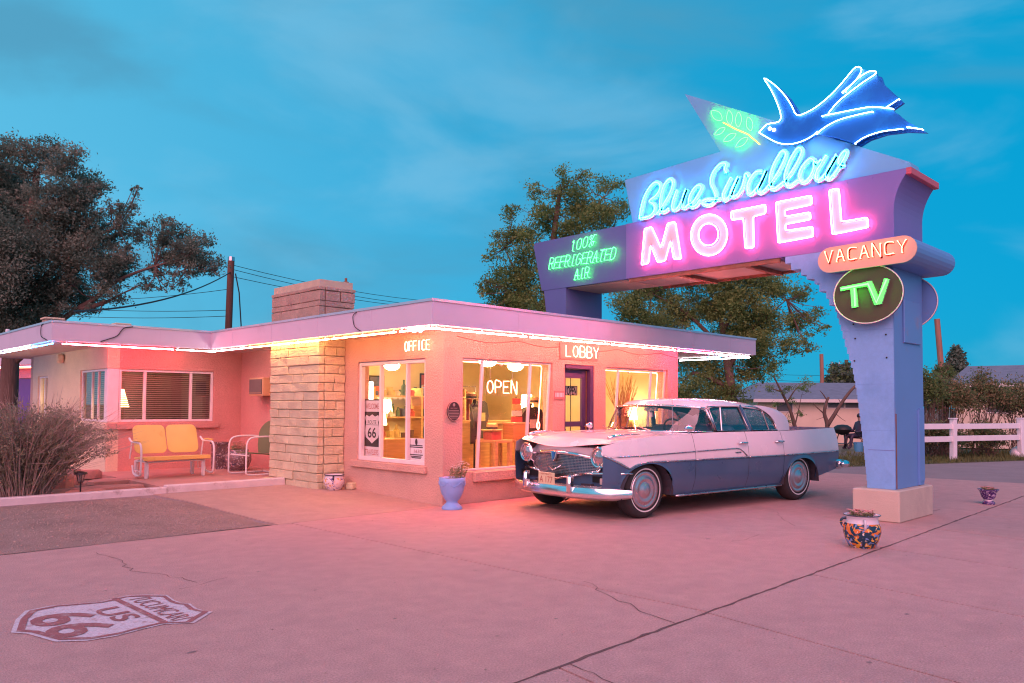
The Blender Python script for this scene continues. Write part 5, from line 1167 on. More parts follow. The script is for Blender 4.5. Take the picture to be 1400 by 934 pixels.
# lamps
def lamp(x, y, z_, label, hs=.26, r=.13):
    t = thing('table_lamp', (x, y, z_), label, 'lamp')
    b = MB(); b.lathe([(.07, 0), (.07, .02), (.02, .04), (.045, .12), (.02, .2), (.012, .3)], 14, (x, y, z_+.001)); b.build('base', 'brass', t, smooth=True)
    b = MB(); b.lathe([(r, .22), (r*.72, .22+hs)], 18, (x, y, z_), cap=False); b.build('lamp_shade', 'lamp_shade', t, smooth='all', fix=False)
    b = MB(); b.sphere((x, y, z_+.34), .035, 10, 8); b.build('bulb', 'lamp_warm', t, smooth='all')
lamp(1.9, 2.6+1.4, .95, 'table lamp with a glowing shade on the shop counter'); lamp(5.0, .72, .86, 'table lamp glowing beside the potted plant'); lamp(4.0, 2.4, 1.05, 'shaded lamp standing on the reception desk'); lamp(.75, 2.5, .78, 'lamp glowing on the carved cabinet', .2, .1)
sc_ = thing('wall_light', (.22, 2.25, 1.5), 'upright glowing tube light on the wall behind the office window', 'lamp'); b = MB(); b.lathe([(.03, 1.35), (.035, 1.37), (.035, 1.66), (.03, 1.68)], 12, (.30, 2.12, 0)); b.build('tube', 'tube_white', sc_, smooth=True); b = MB(); b.lathe([(.045, 1.31), (.045, 1.349)], 12, (.30, 2.12, 0)); b.bx(.217, .30, 2.10, 2.14, 1.29, 1.308); b.build('bracket', 'brass', sc_)
for (x, y, lb_) in ((1.80, 1.1, 'ceiling fan with a glowing glass bowl near the lobby window'), (3.2, 1.9, 'ceiling fan with a glowing glass bowl before the reception desk'), (1.6, 3.4, 'ceiling fan with a glowing glass bowl over the shop counter')):
    t = thing('ceiling_fan', (x, y, ZS-.04), lb_, 'ceiling fan'); zf = ZS-.26
    b = MB(); b.tube([(x, y, ZS-.041), (x, y, zf+.08)], .015, 6); b.lathe([(.04, zf+.08), (.09, zf+.06), (.09, zf), (.05, zf-.02)], 16, (x, y, 0)); b.build('motor', 'brass', t, smooth=True)
    for k in range(5): a = k*2*PI/5+.3; b = MB(); b.box((x+.33*math.cos(a), y+.33*math.sin(a), zf+.03), (.46, .11, .012), rz=a); b.build('blade', 'wood', t)
    b = MB(); b.lathe([(.14, zf-.03), (.135, zf-.07), (.10, zf-.11), (.04, zf-.13), (0, zf-.132)], 18, (x, y, 0)); b.build('glass_bowl', 'lamp_warm', t, smooth='all')
for i in range(7):
    x = 3.0+i*.17; t = thing('hanging_shirt', (x, 4.2, 1.75), '%s shirt on a hanger, %s along the lobby clothes rail' % (CN[i % 6], ('first', 'second', 'third', 'fourth', 'fifth', 'sixth', 'seventh')[i]), 'shirt', group='shirts on the clothes rail')
    b = MB(); b.prism([(-.19, 0), (-.19, .38), (-.31, .30), (-.35, .40), (-.19, .56), (-.05, .60), (.05, .60), (.19, .56), (.35, .40), (.31, .30), (.19, .38), (.19, 0)], lambda a, c, q: (x+a*.30, 4.2+a*.9-.02+.04*q, 1.02+c)); b.build('cloth', 'souvenir%d' % (i % 6), t, bevel=.006); b = MB(); b.tube([(x, 4.2, 1.62), (x, 4.2, 1.70), (x+.02, 4.2, 1.72)], .004, 4); b.build('hook', 'chrome_dull', t)
b = MB(); b.tube([(2.9, 4.2, 1.71), (4.3, 4.2, 1.71)], .012, 6); b.tube([(2.9, 4.2, .061), (2.9, 4.2, 1.71)], .012, 6); b.tube([(4.3, 4.2, .061), (4.3, 4.2, 1.71)], .012, 6); tag(b.build('clothes_rail', 'chrome_dull', None, org=(3.6, 4.2, .06)), 'chrome clothes rail at the back of the lobby', 'rail')
for i, (x, y, z_, lb_) in enumerate(((2.45, .72, 1.36, 'straw-coloured hat on top of the shirt by the tables'), (1.68, 1.35, 1.42, 'brown hat above the dark jacket'), (1.62, .8, .945, 'ochre hat lying on the red gift box'))):
    t = thing('hat', (x, y, z_), lb_, 'hat'); b = MB(); b.lathe([(.17, .0), (.165, .012), (.09, .015), (.085, .09), (.06, .11), (0, .112)], 18, (x, y, z_)); b.build('felt', ('reed_hat', 'souvenir3', 'souvenir2')[i], t, smooth=True); b = MB(); b.lathe([(.0905, .02), (.088, .05)], 18, (x, y, z_), cap=False); b.build('band', 'black', t, fix=False)
for i in range(10):
    x = .62+i*.125; h_ = random.uniform(.1, .3); t = thing('counter_item', (x, 4.1, .95), '%s pack, %s in the row on the shop counter' % (CN[i % 6], ('first', 'second', 'third', 'fourth', 'fifth', 'sixth', 'seventh', 'eighth', 'ninth', 'tenth')[i]), 'package', group='packages on the shop counter')
    b = MB(); b.bx(x-.05, x+.05, 4.05, 4.16, .951, .951+h_); b.build('box', 'souvenir%d' % (i % 6), t, bevel=.004); b = MB(); b.bx(x-.035, x+.035, 4.046, 4.0495, .951+h_*.3, .951+h_*.75); b.build('label_patch', 'frame_white', t)
# posters, bunting, potted plant
for (x, z_, w_, h_, m_, lb_) in ((.95, 1.78, .5, .42, 'souvenir1', 'dark framed picture high on the lobby back wall'), (2.3, 1.75, .36, .3, 'souvenir5', 'blue framed picture on the lobby back wall'), (3.6, 1.8, .45, .36, 'souvenir0', 'red framed picture on the lobby back wall')):
    t = thing('framed_picture', (x, 4.89, z_), lb_, 'picture'); b = MB(); b.bx(x-w_/2, x+w_/2, 4.875, 4.895, z_-h_/2, z_+h_/2); b.build('frame', 'black', t); b = MB(); b.bx(x-w_/2+.03, x+w_/2-.03, 4.87, 4.8745, z_-h_/2+.03, z_+h_/2-.03); b.build('print', m_, t)
t = thing('round_sign', (2.2, 4.885, 1.85), 'round white advertising disc on the lobby back wall', 'sign'); b = MB(); b.lathe([(.24, 0), (.24, .015)], 28, (1.55, 4.893, 1.86), R=Matrix.Rotation(PI/2, 3, 'X')); b.build('disc', 'frame_white', t); b = MB(); b.lathe([(.15, 0), (.15, .01)], 24, (1.55, 4.876, 1.86), R=Matrix.Rotation(PI/2, 3, 'X')); b.build('centre', 'souvenir0', t)
bt = thing('bunting', (1.6, 1.4, 2.2), 'string of pale triangular pennants under the lobby ceiling', 'bunting'); b = MB(); b.tube([(.9, 1.3, 2.22), (2.4, 1.3, 2.20), (3.3, 1.3, 2.22)], .004, 4); b.build('string', 'frame_white', bt)
for i in range(12): x = .95+i*.19; b = MB(); b.prism([(x, 2.21), (x+.16, 2.21), (x+.08, 2.02)], lambda a, c, t: (a, 1.298+.004*t, c)); b.build('pennant', ('wood_pale', 'plaster_warm')[i % 2], bt)
mat('pot_yellow', (.62, .36, .08), .5, var=.1); mat('reed', (.42, .26, .10), .8, var=.3, scale=20)
t = thing('potted_plant', (4.62, .62, .86), 'tall dry reeds in a yellow pot behind the lobby window', 'plant'); b = MB(); b.lathe([(.09, .861), (.13, 1.12), (.14, 1.14), (.12, 1.14), (.11, 1.08)], 20, (4.62, .62, 0)); b.build('pot', 'pot_yellow', t, smooth=True)
b = MB()
for i in range(70): a = random.uniform(0, 6.3); r_ = random.uniform(0, .09); s_ = random.uniform(.1, .42); hh = random.uniform(.45, .85); b.tube([(4.62+r_*math.cos(a), .62+r_*math.sin(a), 1.08), (4.62+(r_+s_*.4)*math.cos(a), .62+(r_+s_*.3)*math.sin(a), 1.08+hh*.55), (4.62+(r_+s_)*math.cos(a), .62+(r_+s_*.45)*math.sin(a), 1.08+hh)], [.006, .006, .003], 4)
tag(b.build('reeds', 'reed', t), kind='stuff')
# window cards in the office window
rs = thing('highway_sign', (.13, 1.78, .57), 'tall dark highway shield sign standing in the office window', 'sign')
a0, a1 = at(497, 626, x=.13), at(521, 546, x=.13); y1_, y0_, z0_, z1_ = float(a0[1]), float(a1[1]), float(a0[2]), float(a1[2])
b = MB(); b.bx(.13, .15, y0_, y1_, z0_, z1_); b.build('board', 'dark_cloth', rs)
hh = z1_-z0_; ym = (y0_+y1_)/2; wd_ = y1_-y0_
for za, zb_, s_ in ((z1_-.21*hh, z1_-.02*hh, 'WELCOME'), (z0_+.02*hh, z0_+.20*hh, 'TRAVELERS')):
    b = MB(); b.bx(.1265, .1295, y0_+.02, y1_-.02, za, zb_); b.build('panel', 'frame_white', rs)
    b = MB(); put_text(b, s_, (.125, ym, (za+zb_)/2), (0, -1, 0), (0, 0, 1), hh*.09, fitw=wd_*.78, bold=.01); b.build('lettering', 'lobby_back', rs, fix=False)
SH = [(0, -.52), (.18, -.42), (.42, -.30), (.5, -.08), (.44, .12), (.40, .24), (.5, .40), (.40, .50), (.2, .44), (0, .52)]; SH = SH+[(-a, c) for a, c in SH[-2:0:-1]]
zc = z0_+hh*.50; b = MB(); b.prism([(a*wd_*.86, c*hh*.47) for a, c in SH], lambda a, c, t: (.1255+.004*t, ym-a, zc+c)); b.build('shield', 'frame_white', rs)
b = MB(); put_text(b, 'ROUTE', (.124, ym, zc+hh*.115), (0, -1, 0), (0, 0, 1), hh*.06, fitw=wd_*.5); put_text(b, '66', (.124, ym, zc-hh*.06), (0, -1, 0), (0, 0, 1), hh*.17, fitw=wd_*.5, bold=.015); b.bx(.124, .1245, ym-wd_*.34, ym+wd_*.34, zc+hh*.065, zc+hh*.072); b.build('lettering', 'black', rs, fix=False)
pn = thing('window_notice', (.11, .5, .57), 'white printed notice with red number in the office window corner', 'notice')
a0, a1 = at(558.5, 629, x=.105), at(580, 600, x=.105); y1_, y0_, z0_, z1_ = float(a0[1]), float(a1[1]), float(a0[2]), float(a1[2]); ym = (y0_+y1_)/2; wd_ = y1_-y0_; hh = z1_-z0_
b = MB(); b.bx(.105, .108, y0_, y1_, z0_, z1_); b.build('card', 'white_paint', pn)
b = MB(); put_text(b, '1630', (.1035, ym-.03, z0_+hh*.42), (0, -1, 0), (0, 0, 1), hh*.15, fitw=wd_*.5); b.build('number', 'plate_red', pn, fix=False)
b = MB(); [b.bx(.1035, .104, ym-wd_*w_, ym+wd_*w_, z0_+hh*f_, z0_+hh*(f_+.045)) for f_, w_ in ((.58, .42), (.66, .40), (.24, .42), (.16, .34), (.10, .3))]; b.sphere((.104, ym, z0_+hh*.84), (.002, .03, .045), 10, 6); b.build('print', 'bronze', pn)
# lamp light seen behind the porch blinds and the side window
t = thing('bedside_lamp', (-1.7, 7.2, .9), 'glowing lamp behind the blinds of the corner window', 'lamp'); b = MB(); b.lathe([(.16, 1.25), (.07, 1.58)], 16, (-1.72, 7.15, 0), cap=False); b.build('lamp_shade', 'lamp_shade', t, fix=False, smooth='all'); b = MB(); b.lathe([(.08, .9), (.02, .95), (.02, 1.3)], 12, (-1.72, 7.15, 0)); b.build('base', 'brass', t, smooth=True)
t = thing('hall_lamp', (-1.85, 10.5, 1.0), 'orange lamp glowing inside the narrow side window', 'lamp'); b = MB(); b.lathe([(.10, 1.22), (.06, 1.5)], 14, (-1.8, 10.55, 0), cap=False); b.build('lamp_shade', 'lamp_shade', t, fix=False, smooth='all'); b = MB(); b.lathe([(.06, .95), (.02, 1.0), (.02, 1.25)], 12, (-1.8, 10.55, 0)); b.build('base', 'brass', t, smooth=True)
b = MB(); b.bx(-1.9, .25, 6.85, 7.59, .80, .90); b.bx(-1.9, -1.32, 10.1, 11.2, .85, .95); tag(b.build('night_table', 'wood', None, org=(-1, 7.2, .8)), 'low wooden ledge inside the porch rooms', 'ledge')

# ------------------------------------------------------------------ porch furniture
mat('yellow_metal', (.80, .50, .14), .4, var=.05, scale=4, dirt=(.66, .36, .08), dscale=5, dpos=(.6, .8))
mat('green_metal', (.13, .15, .07), .45, var=.08, scale=4)
mat('tube_white_paint', (.76, .68, .68), .4, var=.06, dirt=(.5, .36, .32), dscale=14, dpos=(.64, .76))
def rrect(w_, h_, r, n=5): return [(sx*(w_/2-r)+r*math.cos(a), sy*(h_/2-r)+r*math.sin(a)) for sx, sy, a0 in ((1, 1, 0), (-1, 1, PI/2), (-1, -1, PI), (1, -1, 3*PI/2)) for a in [a0+PI/2*i/n for i in range(n+1)]]
gb = thing('glider_bench', (-1.645, 4.92, .155), 'yellow two-seat metal glider bench on the porch', 'bench', rz=-.02)
for sx in (-1, 1):
    b = MB(); b.prism(rrect(.50, .47, .09), lambda a, c, t: (a+sx*.257, .20-.10*0+.17*(c/.47)+.016*t-.03*math.cos(a/.5*PI)*.6, .60+c*.96)); b.build('backrest', 'yellow_metal', gb, wd=False, bevel=.004, smooth=True)
b = MB(); b.prism(rrect(1.06, .44, .06), lambda a, c, t: (a, c-.10, .335-.06*(c/.44)*-1*0-.03*t+.02*(-c/.44))); b.build('seat', 'yellow_metal', gb, wd=False, bevel=.004, smooth=True)
b = MB(); b.bx(-.52, .52, -.335, -.32, .285, .345); b.build('seat_lip', 'yellow_metal', gb, wd=False, bevel=.006)
for sx in (-1, 1):
    x = sx*.565
    b = MB(); b.tube(crom([(x, .22, .62), (x, .10, .565), (x, -.15, .565), (x, -.30, .54), (x, -.355, .44), (x, -.35, .25), (x, -.33, .10), (x, -.26, .055), (x, -.10, .06), (x, .0, .09), (x, .05, .2)], 4), .016, 7); b.build('arm', 'tube_white_paint', gb, wd=False, smooth='all')
    b = MB(); b.tube([(x, .18, .30), (x, .10, .565)], .012, 6); b.build('arm_strut', 'tube_white_paint', gb, wd=False)
    b = MB(); b.box((x, -.12, .592), (.055, .28, .02)); b.build('arm_rest', 'yellow_metal', gb, wd=False, bevel=.006)
    for sy in (-.22, .22): b = MB(); b.box((sx*.445, sy, .135), (.045, .035, .27)); b.build('leg', 'tube_white_paint', gb, wd=False, bevel=.005)
    b = MB(); b.box((sx*.445, 0, .262), (.035, .40, .03)); b.build('side_rail', 'tube_white_paint', gb, wd=False)
    b = MB(); b.tube([(sx*.50, -.15, .27), (sx*.50, -.13, .11), (sx*.50, .13, .11), (sx*.50, .15, .27)], .009, 6); b.build('glide_bar', 'tube_white_paint', gb, wd=False)
for sy in (-.235, .235): b = MB(); b.tube(crom([(-.42, sy, .02), (-.42, sy, .20), (-.37, sy, .255), (.37, sy, .255), (.42, sy, .20), (.42, sy, .02)], 4), .013, 6); b.build('base_frame', 'tube_white_paint', gb, wd=False, smooth='all')
# green lawn chair
gc = thing('lawn_chair', (-.42, 4.42, .155), 'green shell-back metal lawn chair with white tube legs', 'chair', rz=-PI/2+.06)   # its front looks along local -Y
gb_ = []
for i in range(21): a = PI*i/20; gb_.append((.27*math.cos(a), .30+.24*math.sin(a)))
gb_ = [(.22, -.02), (.26, .12)]+gb_+[(-.26, .12), (-.22, -.02)]
b = MB(); b.prism(gb_, lambda a, c, t: (a, .20+.16*c+.012*t+.05*(a/.27)**2*-1, .36+c)); b.build('backrest', 'green_metal', gc, wd=False, smooth=True)
b = MB(); b.prism(rrect(.48, .46, .08), lambda a, c, t: (a, c-.05, .36-.02*t-.05*(c/.46))); b.build('seat', 'green_metal', gc, wd=False, smooth=True)
for sx in (-1, 1):
    x = sx*.285
    b = MB(); b.tube(crom([(x, .26, .60), (x, .05, .62), (x, -.22, .61), (x, -.32, .54), (x, -.34, .35), (x, -.34, .10), (x, -.33, .02), (x, -.22, .0), (x, .10, .0), (x, .30, .0)], 4), .015, 7); b.v = [(a, c, z_+.014) for a, c, z_ in b.v]; b.build('leg', 'tube_white_paint', gc, wd=False, smooth='all')
b = MB(); b.tube([(-.285, .30, .015), (.285, .30, .015)], .014, 6); b.build('rear_bar', 'tube_white_paint', gc, wd=False); b = MB(); b.tube([(-.285, -.3, .33), (.285, -.3, .33)], .012, 6); b.build('seat_bar', 'tube_white_paint', gc, wd=False)

# ------------------------------------------------------------------ pots
def potmat(name, base, motifs, scale):
    """glazed pot painted with coloured patches (print on a real pot)"""
    m = mat(name, base, .25, var=0); t = m.node_tree; n = t.nodes; bs = n['Principled BSDF']; co = [x for x in n if x.type == 'TEX_COORD'][0]
    last = None
    for i, (c_, sc__, lo, off) in enumerate(motifs):
        mpn = n.new('ShaderNodeMapping'); mpn.inputs['Location'].default_value = (off, off*.7, off*1.3); t.links.new(co.outputs['Object'], mpn.inputs[0])
        v = n.new('ShaderNodeTexNoise'); v.inputs['Scale'].default_value = sc__; v.inputs['Detail'].default_value = 1.5; v.inputs['Distortion'].default_value = 1.6; t.links.new(mpn.outputs[0], v.inputs['Vector'])
        r = n.new('ShaderNodeMapRange'); r.inputs[1].default_value = lo; r.inputs[2].default_value = lo+.015; t.links.new(v.outputs[0], r.inputs[0])
        mx = n.new('ShaderNodeMix'); mx.data_type = 'RGBA'; mx.inputs[6].default_value = (*base, 1); mx.inputs[7].default_value = (*c_, 1); t.links.new(r.outputs[0], mx.inputs[0])
        if last: t.links.new(last, mx.inputs[6])
        last = mx.outputs[2]
    t.links.new(last, bs.inputs['Base Color']); return m
potmat('talavera', (.015, .05, .085), [((.72, .20, .04), 9, .53, 0), ((.80, .42, .05), 12, .57, 2.1), ((.16, .28, .55), 10, .60, 4.4), ((.78, .70, .66), 22, .655, 7.7)], 9)
potmat('talavera_violet', (.06, .025, .13), [((.36, .26, .46), 26, .57, 1.0), ((.70, .62, .66), 34, .64, 3.0)], 20)
potmat('talavera_white', (.70, .60, .60), [((.10, .07, .25), 17, .60, 1.0), ((.70, .36, .12), 13, .62, 3.0)], 12)
potmat('talavera_dark', (.20, .12, .12), [((.50, .40, .42), 18, .58, 1.0), ((.10, .08, .12), 15, .58, 3.0)], 12)
mat('glaze_white', (.70, .64, .68), .25, var=.05); mat('glaze_dark', (.03, .03, .06), .25, var=0); mat('soil', (.10, .06, .045), .95, var=.3, scale=40, bump=.6, bscale=60)
mat('pink_bloom', (.80, .42, .40), .7, var=.25, scale=30); mat('white_bloom', (.86, .76, .72), .7, var=.1, scale=30); mat('stem_green', (.22, .20, .09), .7, var=.25, scale=30)
mat('urn_blue', (.24, .40, .74), .4, var=.06, scale=8, bump=.3, bscale=18)
def blooms(t, c, r, n, h, m, wd=True, lean=0):
    st = MB(); fl_ = MB()
    for i in range(n):
        a = random.uniform(0, 6.3); q = r*math.sqrt(random.random()); x, y = c[0]+q*math.cos(a), c[1]+q*math.sin(a); hh = h*random.uniform(.4, 1); tx, ty = x+lean+random.uniform(-.03, .03), y+random.uniform(-.03, .03)
        st.tube([(x, y, c[2]), (tx, ty, c[2]+hh)], .0025, 4); s_ = random.uniform(.010, .018)
        for k in range(5): b_ = k*1.257; fl_.add([(tx, ty, c[2]+hh), (tx+s_*math.cos(b_-.5), ty+s_*math.sin(b_-.5), c[2]+hh+s_*.5), (tx+s_*1.5*math.cos(b_), ty+s_*1.5*math.sin(b_), c[2]+hh+s_*.2), (tx+s_*math.cos(b_+.5), ty+s_*math.sin(b_+.5), c[2]+hh+s_*.5)], [(0, 1, 2, 3)])
        for k in range(2): b_ = random.uniform(0, 6.3); zz = c[2]+hh*random.uniform(.2, .8); st.add([(x, y, zz), (x+.02*math.cos(b_), y+.02*math.sin(b_), zz+.02), (x+.04*math.cos(b_), y+.04*math.sin(b_), zz+.012), (x+.02*math.cos(b_+.5), y+.02*math.sin(b_+.5), zz+.008)], [(0, 1, 2, 3)])
    tag(st.build('stems', 'stem_green', t, fix=False), kind='stuff'); tag(fl_.build('blossoms', m, t, fix=False), kind='stuff')
# big painted pot
c_ = (1.00, -5.03, 0); t = thing('painted_pot', c_, 'round orange and navy painted pot standing before the sign plinth', 'plant pot')
b = MB(); b.lathe([(.10, .002), (.112, .006), (.15, .08), (.168, .15), (.165, .20), (.150, .235)], 36, c_, cap=False); body_ = b.build('body', 'talavera', t, smooth='all', fix=False)
b = MB(); b.lathe([(.150, .2355), (.143, .26), (.143, .285), (.160, .305), (.163, .312), (.150, .312), (.138, .295), (.136, .25)], 36, c_, cap=False); b.build('neck', 'glaze_white', t, smooth='all', fix=False)
b = MB(); b.tube([(c_[0]+.162*math.cos(a), c_[1]+.162*math.sin(a), .309) for a in np.linspace(0, 2*PI, 37)[:-1]], .0045, 6, True); b.build('rim', 'glaze_dark', t, fix=False, smooth='all')
b = MB(); b.tube([(c_[0]+.106*math.cos(a), c_[1]+.106*math.sin(a), .006) for a in np.linspace(0, 2*PI, 37)[:-1]], .005, 6, True); b.build('foot_ring', 'glaze_white', t, fix=False, smooth='all')
for an in (-2.6, .55, 2.2): ca_, sa_ = math.cos(an), math.sin(an); b = MB(); b.tube(crom([(c_[0]+r_*ca_, c_[1]+r_*sa_, z_) for r_, z_ in ((.143, .275), (.175, .27), (.188, .24), (.172, .20), (.160, .195))], 3), .012, 7); b.build('handle', 'talavera' if an > 0 else 'glaze_white', t, smooth='all')
b = MB(); b.lathe([(.138, .28), (.0, .288)], 24, c_, cap=False); b.build('soil', 'soil', t, fix=False)
blooms(t, (c_[0], c_[1], .285), .10, 60, .065, 'pink_bloom')
# violet footed pot
c_ = (5.69, -4.87, 0); t = thing('footed_pot', c_, 'small violet footed pot with flared rim beyond the sign plinth', 'plant pot')
b = MB(); b.lathe([(.075, .0), (.08, .012), (.072, .035), (.052, .05), (.056, .062), (.085, .10), (.10, .15), (.108, .18), (.135, .205), (.128, .207), (.10, .185), (.09, .16)], 28, c_, cap=False); b.build('body', 'talavera_violet', t, smooth='all', fix=False)
b = MB(); b.lathe([(.054, .048), (.059, .055), (.058, .064)], 28, c_, cap=False); b.build('waist_band', 'glaze_white', t, smooth='all', fix=False)
b = MB(); b.lathe([(.105, .185), (0, .19)], 20, c_, cap=False); b.build('soil', 'soil', t, fix=False); blooms(t, (c_[0], c_[1], .188), .08, 30, .05, 'pink_bloom')
# round pot by the chimney
c_ = (-.30, 2.17, gz(-.3, 2.17)); t = thing('round_pot', c_, 'squat white pot with navy rim at the foot of the chimney', 'plant pot')
b = MB(); b.lathe([(.095, .0), (.12, .03), (.155, .10), (.155, .15), (.14, .185)], 28, c_, cap=False); b.build('body', 'talavera_white', t, smooth='all', fix=False)
b = MB(); b.lathe([(.14, .1855), (.132, .205), (.145, .225), (.135, .228), (.12, .205)], 28, c_, cap=False); b.build('rim', 'glaze_white', t, smooth='all', fix=False)
b = MB(); b.tube([(c_[0]+.145*math.cos(a), c_[1]+.145*math.sin(a), c_[2]+.225) for a in np.linspace(0, 2*PI, 29)[:-1]], .007, 6, True); b.build('rim_line', 'glaze_dark', t, fix=False, smooth='all')
for an in (-2.2, .8): b = MB(); b.tube([(c_[0]+r_*math.cos(an), c_[1]+r_*math.sin(an), c_[2]+z_) for r_, z_ in ((.135, .21), (.165, .19), (.162, .155))], .014, 6); b.build('handle', 'glaze_dark', t, smooth='all')
b = MB(); b.lathe([(.125, .20), (0, .205)], 20, c_, cap=False); b.build('soil', 'soil', t, fix=False)
# dark pot with dry plant on the porch
c_ = (-.30, 5.35, .156); t = thing('porch_pot', c_, 'dark patterned pot with dry plant behind the green chair', 'plant pot')
b = MB(); b.lathe([(.13, 0), (.19, .06), (.23, .18), (.22, .28), (.17, .33), (.18, .36), (.165, .36), (.15, .33)], 24, c_, cap=False); b.build('body', 'talavera_dark', t, smooth='all', fix=False)
b = MB(); b.lathe([(.16, .32), (0, .33)], 16, c_, cap=False); b.build('soil', 'soil', t, fix=False); blooms(t, (c_[0], c_[1], c_[2]+.32), .14, 40, .2, 'pink_bloom')
b = MB(); b.bx(-.52, -.30, 5.75, 5.97, .156, .60); b.bx(-.54, -.28, 5.73, 5.99, .601, .64); tag(b.build('porch_stand', 'talavera_dark', None, org=(-.41, 5.86, .156)), 'small dark stand behind the patterned pot', 'stand')
# blue urn with flowers at the building corner
c_ = (-.09, -.30, 0); t = thing('blue_urn', c_, 'pale blue footed urn with white flowers at the building corner', 'plant pot')
b = MB(); b.lathe([(.13, .0), (.135, .012), (.12, .04), (.078, .075), (.07, .095), (.10, .13), (.138, .20), (.158, .28), (.167, .345), (.17, .40), (.158, .402), (.152, .37)], 36, c_, cap=False); b.build('body', 'urn_blue', t, smooth='all', fix=False)
b = MB()
for k in range(6): a0 = k*PI/3; b.tube([(c_[0]+r_*math.cos(a0+d_), c_[1]+r_*math.sin(a0+d_), z_) for d_, r_, z_ in ((-.5, .170, .355), (-.3, .167, .315), (0, .163, .295), (.3, .167, .315), (.5, .170, .355))], .006, 5)
b.build('garland_relief', 'urn_blue', t, fix=False, smooth='all')
b = MB(); b.lathe([(.155, .38), (0, .385)], 20, c_, cap=False); b.build('soil', 'soil', t, fix=False); blooms(t, (c_[0]+.06, c_[1]-.03, .385), .11, 46, .22, 'white_bloom', lean=.05)
cable('urn_cable', [(.13, -.01, .35), (.14, -.03, .25), (.10, -.08, .12), (.03, -.16, .02), (-.02, -.2, .006)], .005, 'thin black cable dropping behind the blue urn', 'black')

# ------------------------------------------------------------------ planting bed: shrub, stones, path light
bed = MB()
def bfn(u, v): x, y = -9+6.65*u, 3.44+3.3*v; return (x, y, .10+.05*math.sin(7*u)*math.sin(5*v)*.4+.02*math.sin(23*u+3*v))
bed.grid(bfn, 24, 10); mat('bed_soil', (.26, .15, .11), .95, var=.25, scale=5, bump=.8, bscale=40); tag(bed.build('planting_bed', 'bed_soil'), kind='structure')
b = MB(); b.bx(-9, -2.14, 6.6, 13.0, -.05, .08); tag(b.build('side_path', 'porch_slab'), kind='structure')
mat('flagstone', (.52, .24, .19), .85, var=.15, scale=6, bump=.6, bscale=24, dirt=(.36, .17, .14), dscale=3)
for i, (px_, py_, w_, d_, h_, lb_) in enumerate(((150, 667, .95, .40, .05, 'long flat red flagstone along the white curb'), (158, 659, .85, .40, .07, 'flat red flagstone behind the curb beside the bench'), (112, 653, .55, .22, .14, 'red stone block against the cream wall'), (75, 666, .5, .35, .2, 'rounded red boulder under the big shrub'), (100, 660, .28, .3, .22, 'dark red upright stone beside the path light'), (120, 672, .5, .2, .05, 'small red slab at the curb by the path light'))):
    q = at(px_, py_, z=.12); b = MB(); n = 10
    vs = []
    for z_, s_ in ((0, 1), (h_*.7, .97), (h_, .8)): vs += [(q[0]+w_/2*s_*math.cos(2*PI*k/n)*(1+.15*math.sin(3*k+i)), q[1]+d_/2*s_*math.sin(2*PI*k/n)*(1+.15*math.cos(2*k+i)), .10+z_) for k in range(n)]
    b.add(vs, [(j*n+k, j*n+(k+1) % n, (j+1)*n+(k+1) % n, (j+1)*n+k) for j in range(2) for k in range(n)]+[tuple(2*n+k for k in range(n))]); tag(b.build('garden_stone', 'flagstone', None, org=(float(q[0]), float(q[1]), .1), smooth=True), lb_, 'stone', 'stones in the planting bed')
for px_, py_, lb_ in ((366, 660, 'little stone at the porch end by the chimney'), (481, 667, 'little tan stone between pot and office wall')):
    q = at(px_, py_, z=.08); s_ = .07; b = MB(); b.box((q[0], q[1], gz(q[0], q[1])+.05), (s_*2, s_*1.6, .10), rz=.4); b.v = [(x+rng.normal(0, .01), y+rng.normal(0, .01), z_) for x, y, z_ in b.v]; tag(b.build('small_stone', 'limestone', None, org=(float(q[0]), float(q[1]), .06), bevel=.015), lb_, 'stone')
q = at(110, 668, y=3.62); c_ = (float(q[0]), 3.62, .10); t = thing('path_light', c_, 'small black solar path light in the planting bed', 'path light')
b = MB(); b.tube([(c_[0], c_[1], .08), (c_[0], c_[1], .25)], .01, 6); b.build('stake', 'black', t); b = MB(); b.lathe([(.02, .25), (.045, .27), (.05, .36), (.045, .37)], 12, (c_[0], c_[1], 0), cap=False); b.build('lantern', 'dark_glass', t, fix=False)
b = MB(); b.lathe([(.085, .37), (.075, .395), (.02, .41)], 14, (c_[0], c_[1], 0)); b.build('cap', 'black', t); 
for k in range(4): b = MB(); a = k*PI/2; b.tube([(c_[0]+.02*math.cos(a), c_[1]+.02*math.sin(a), .25), (c_[0]+.055*math.cos(a), c_[1]+.055*math.sin(a), .37)], .005, 4); b.build('strut', 'black', t)
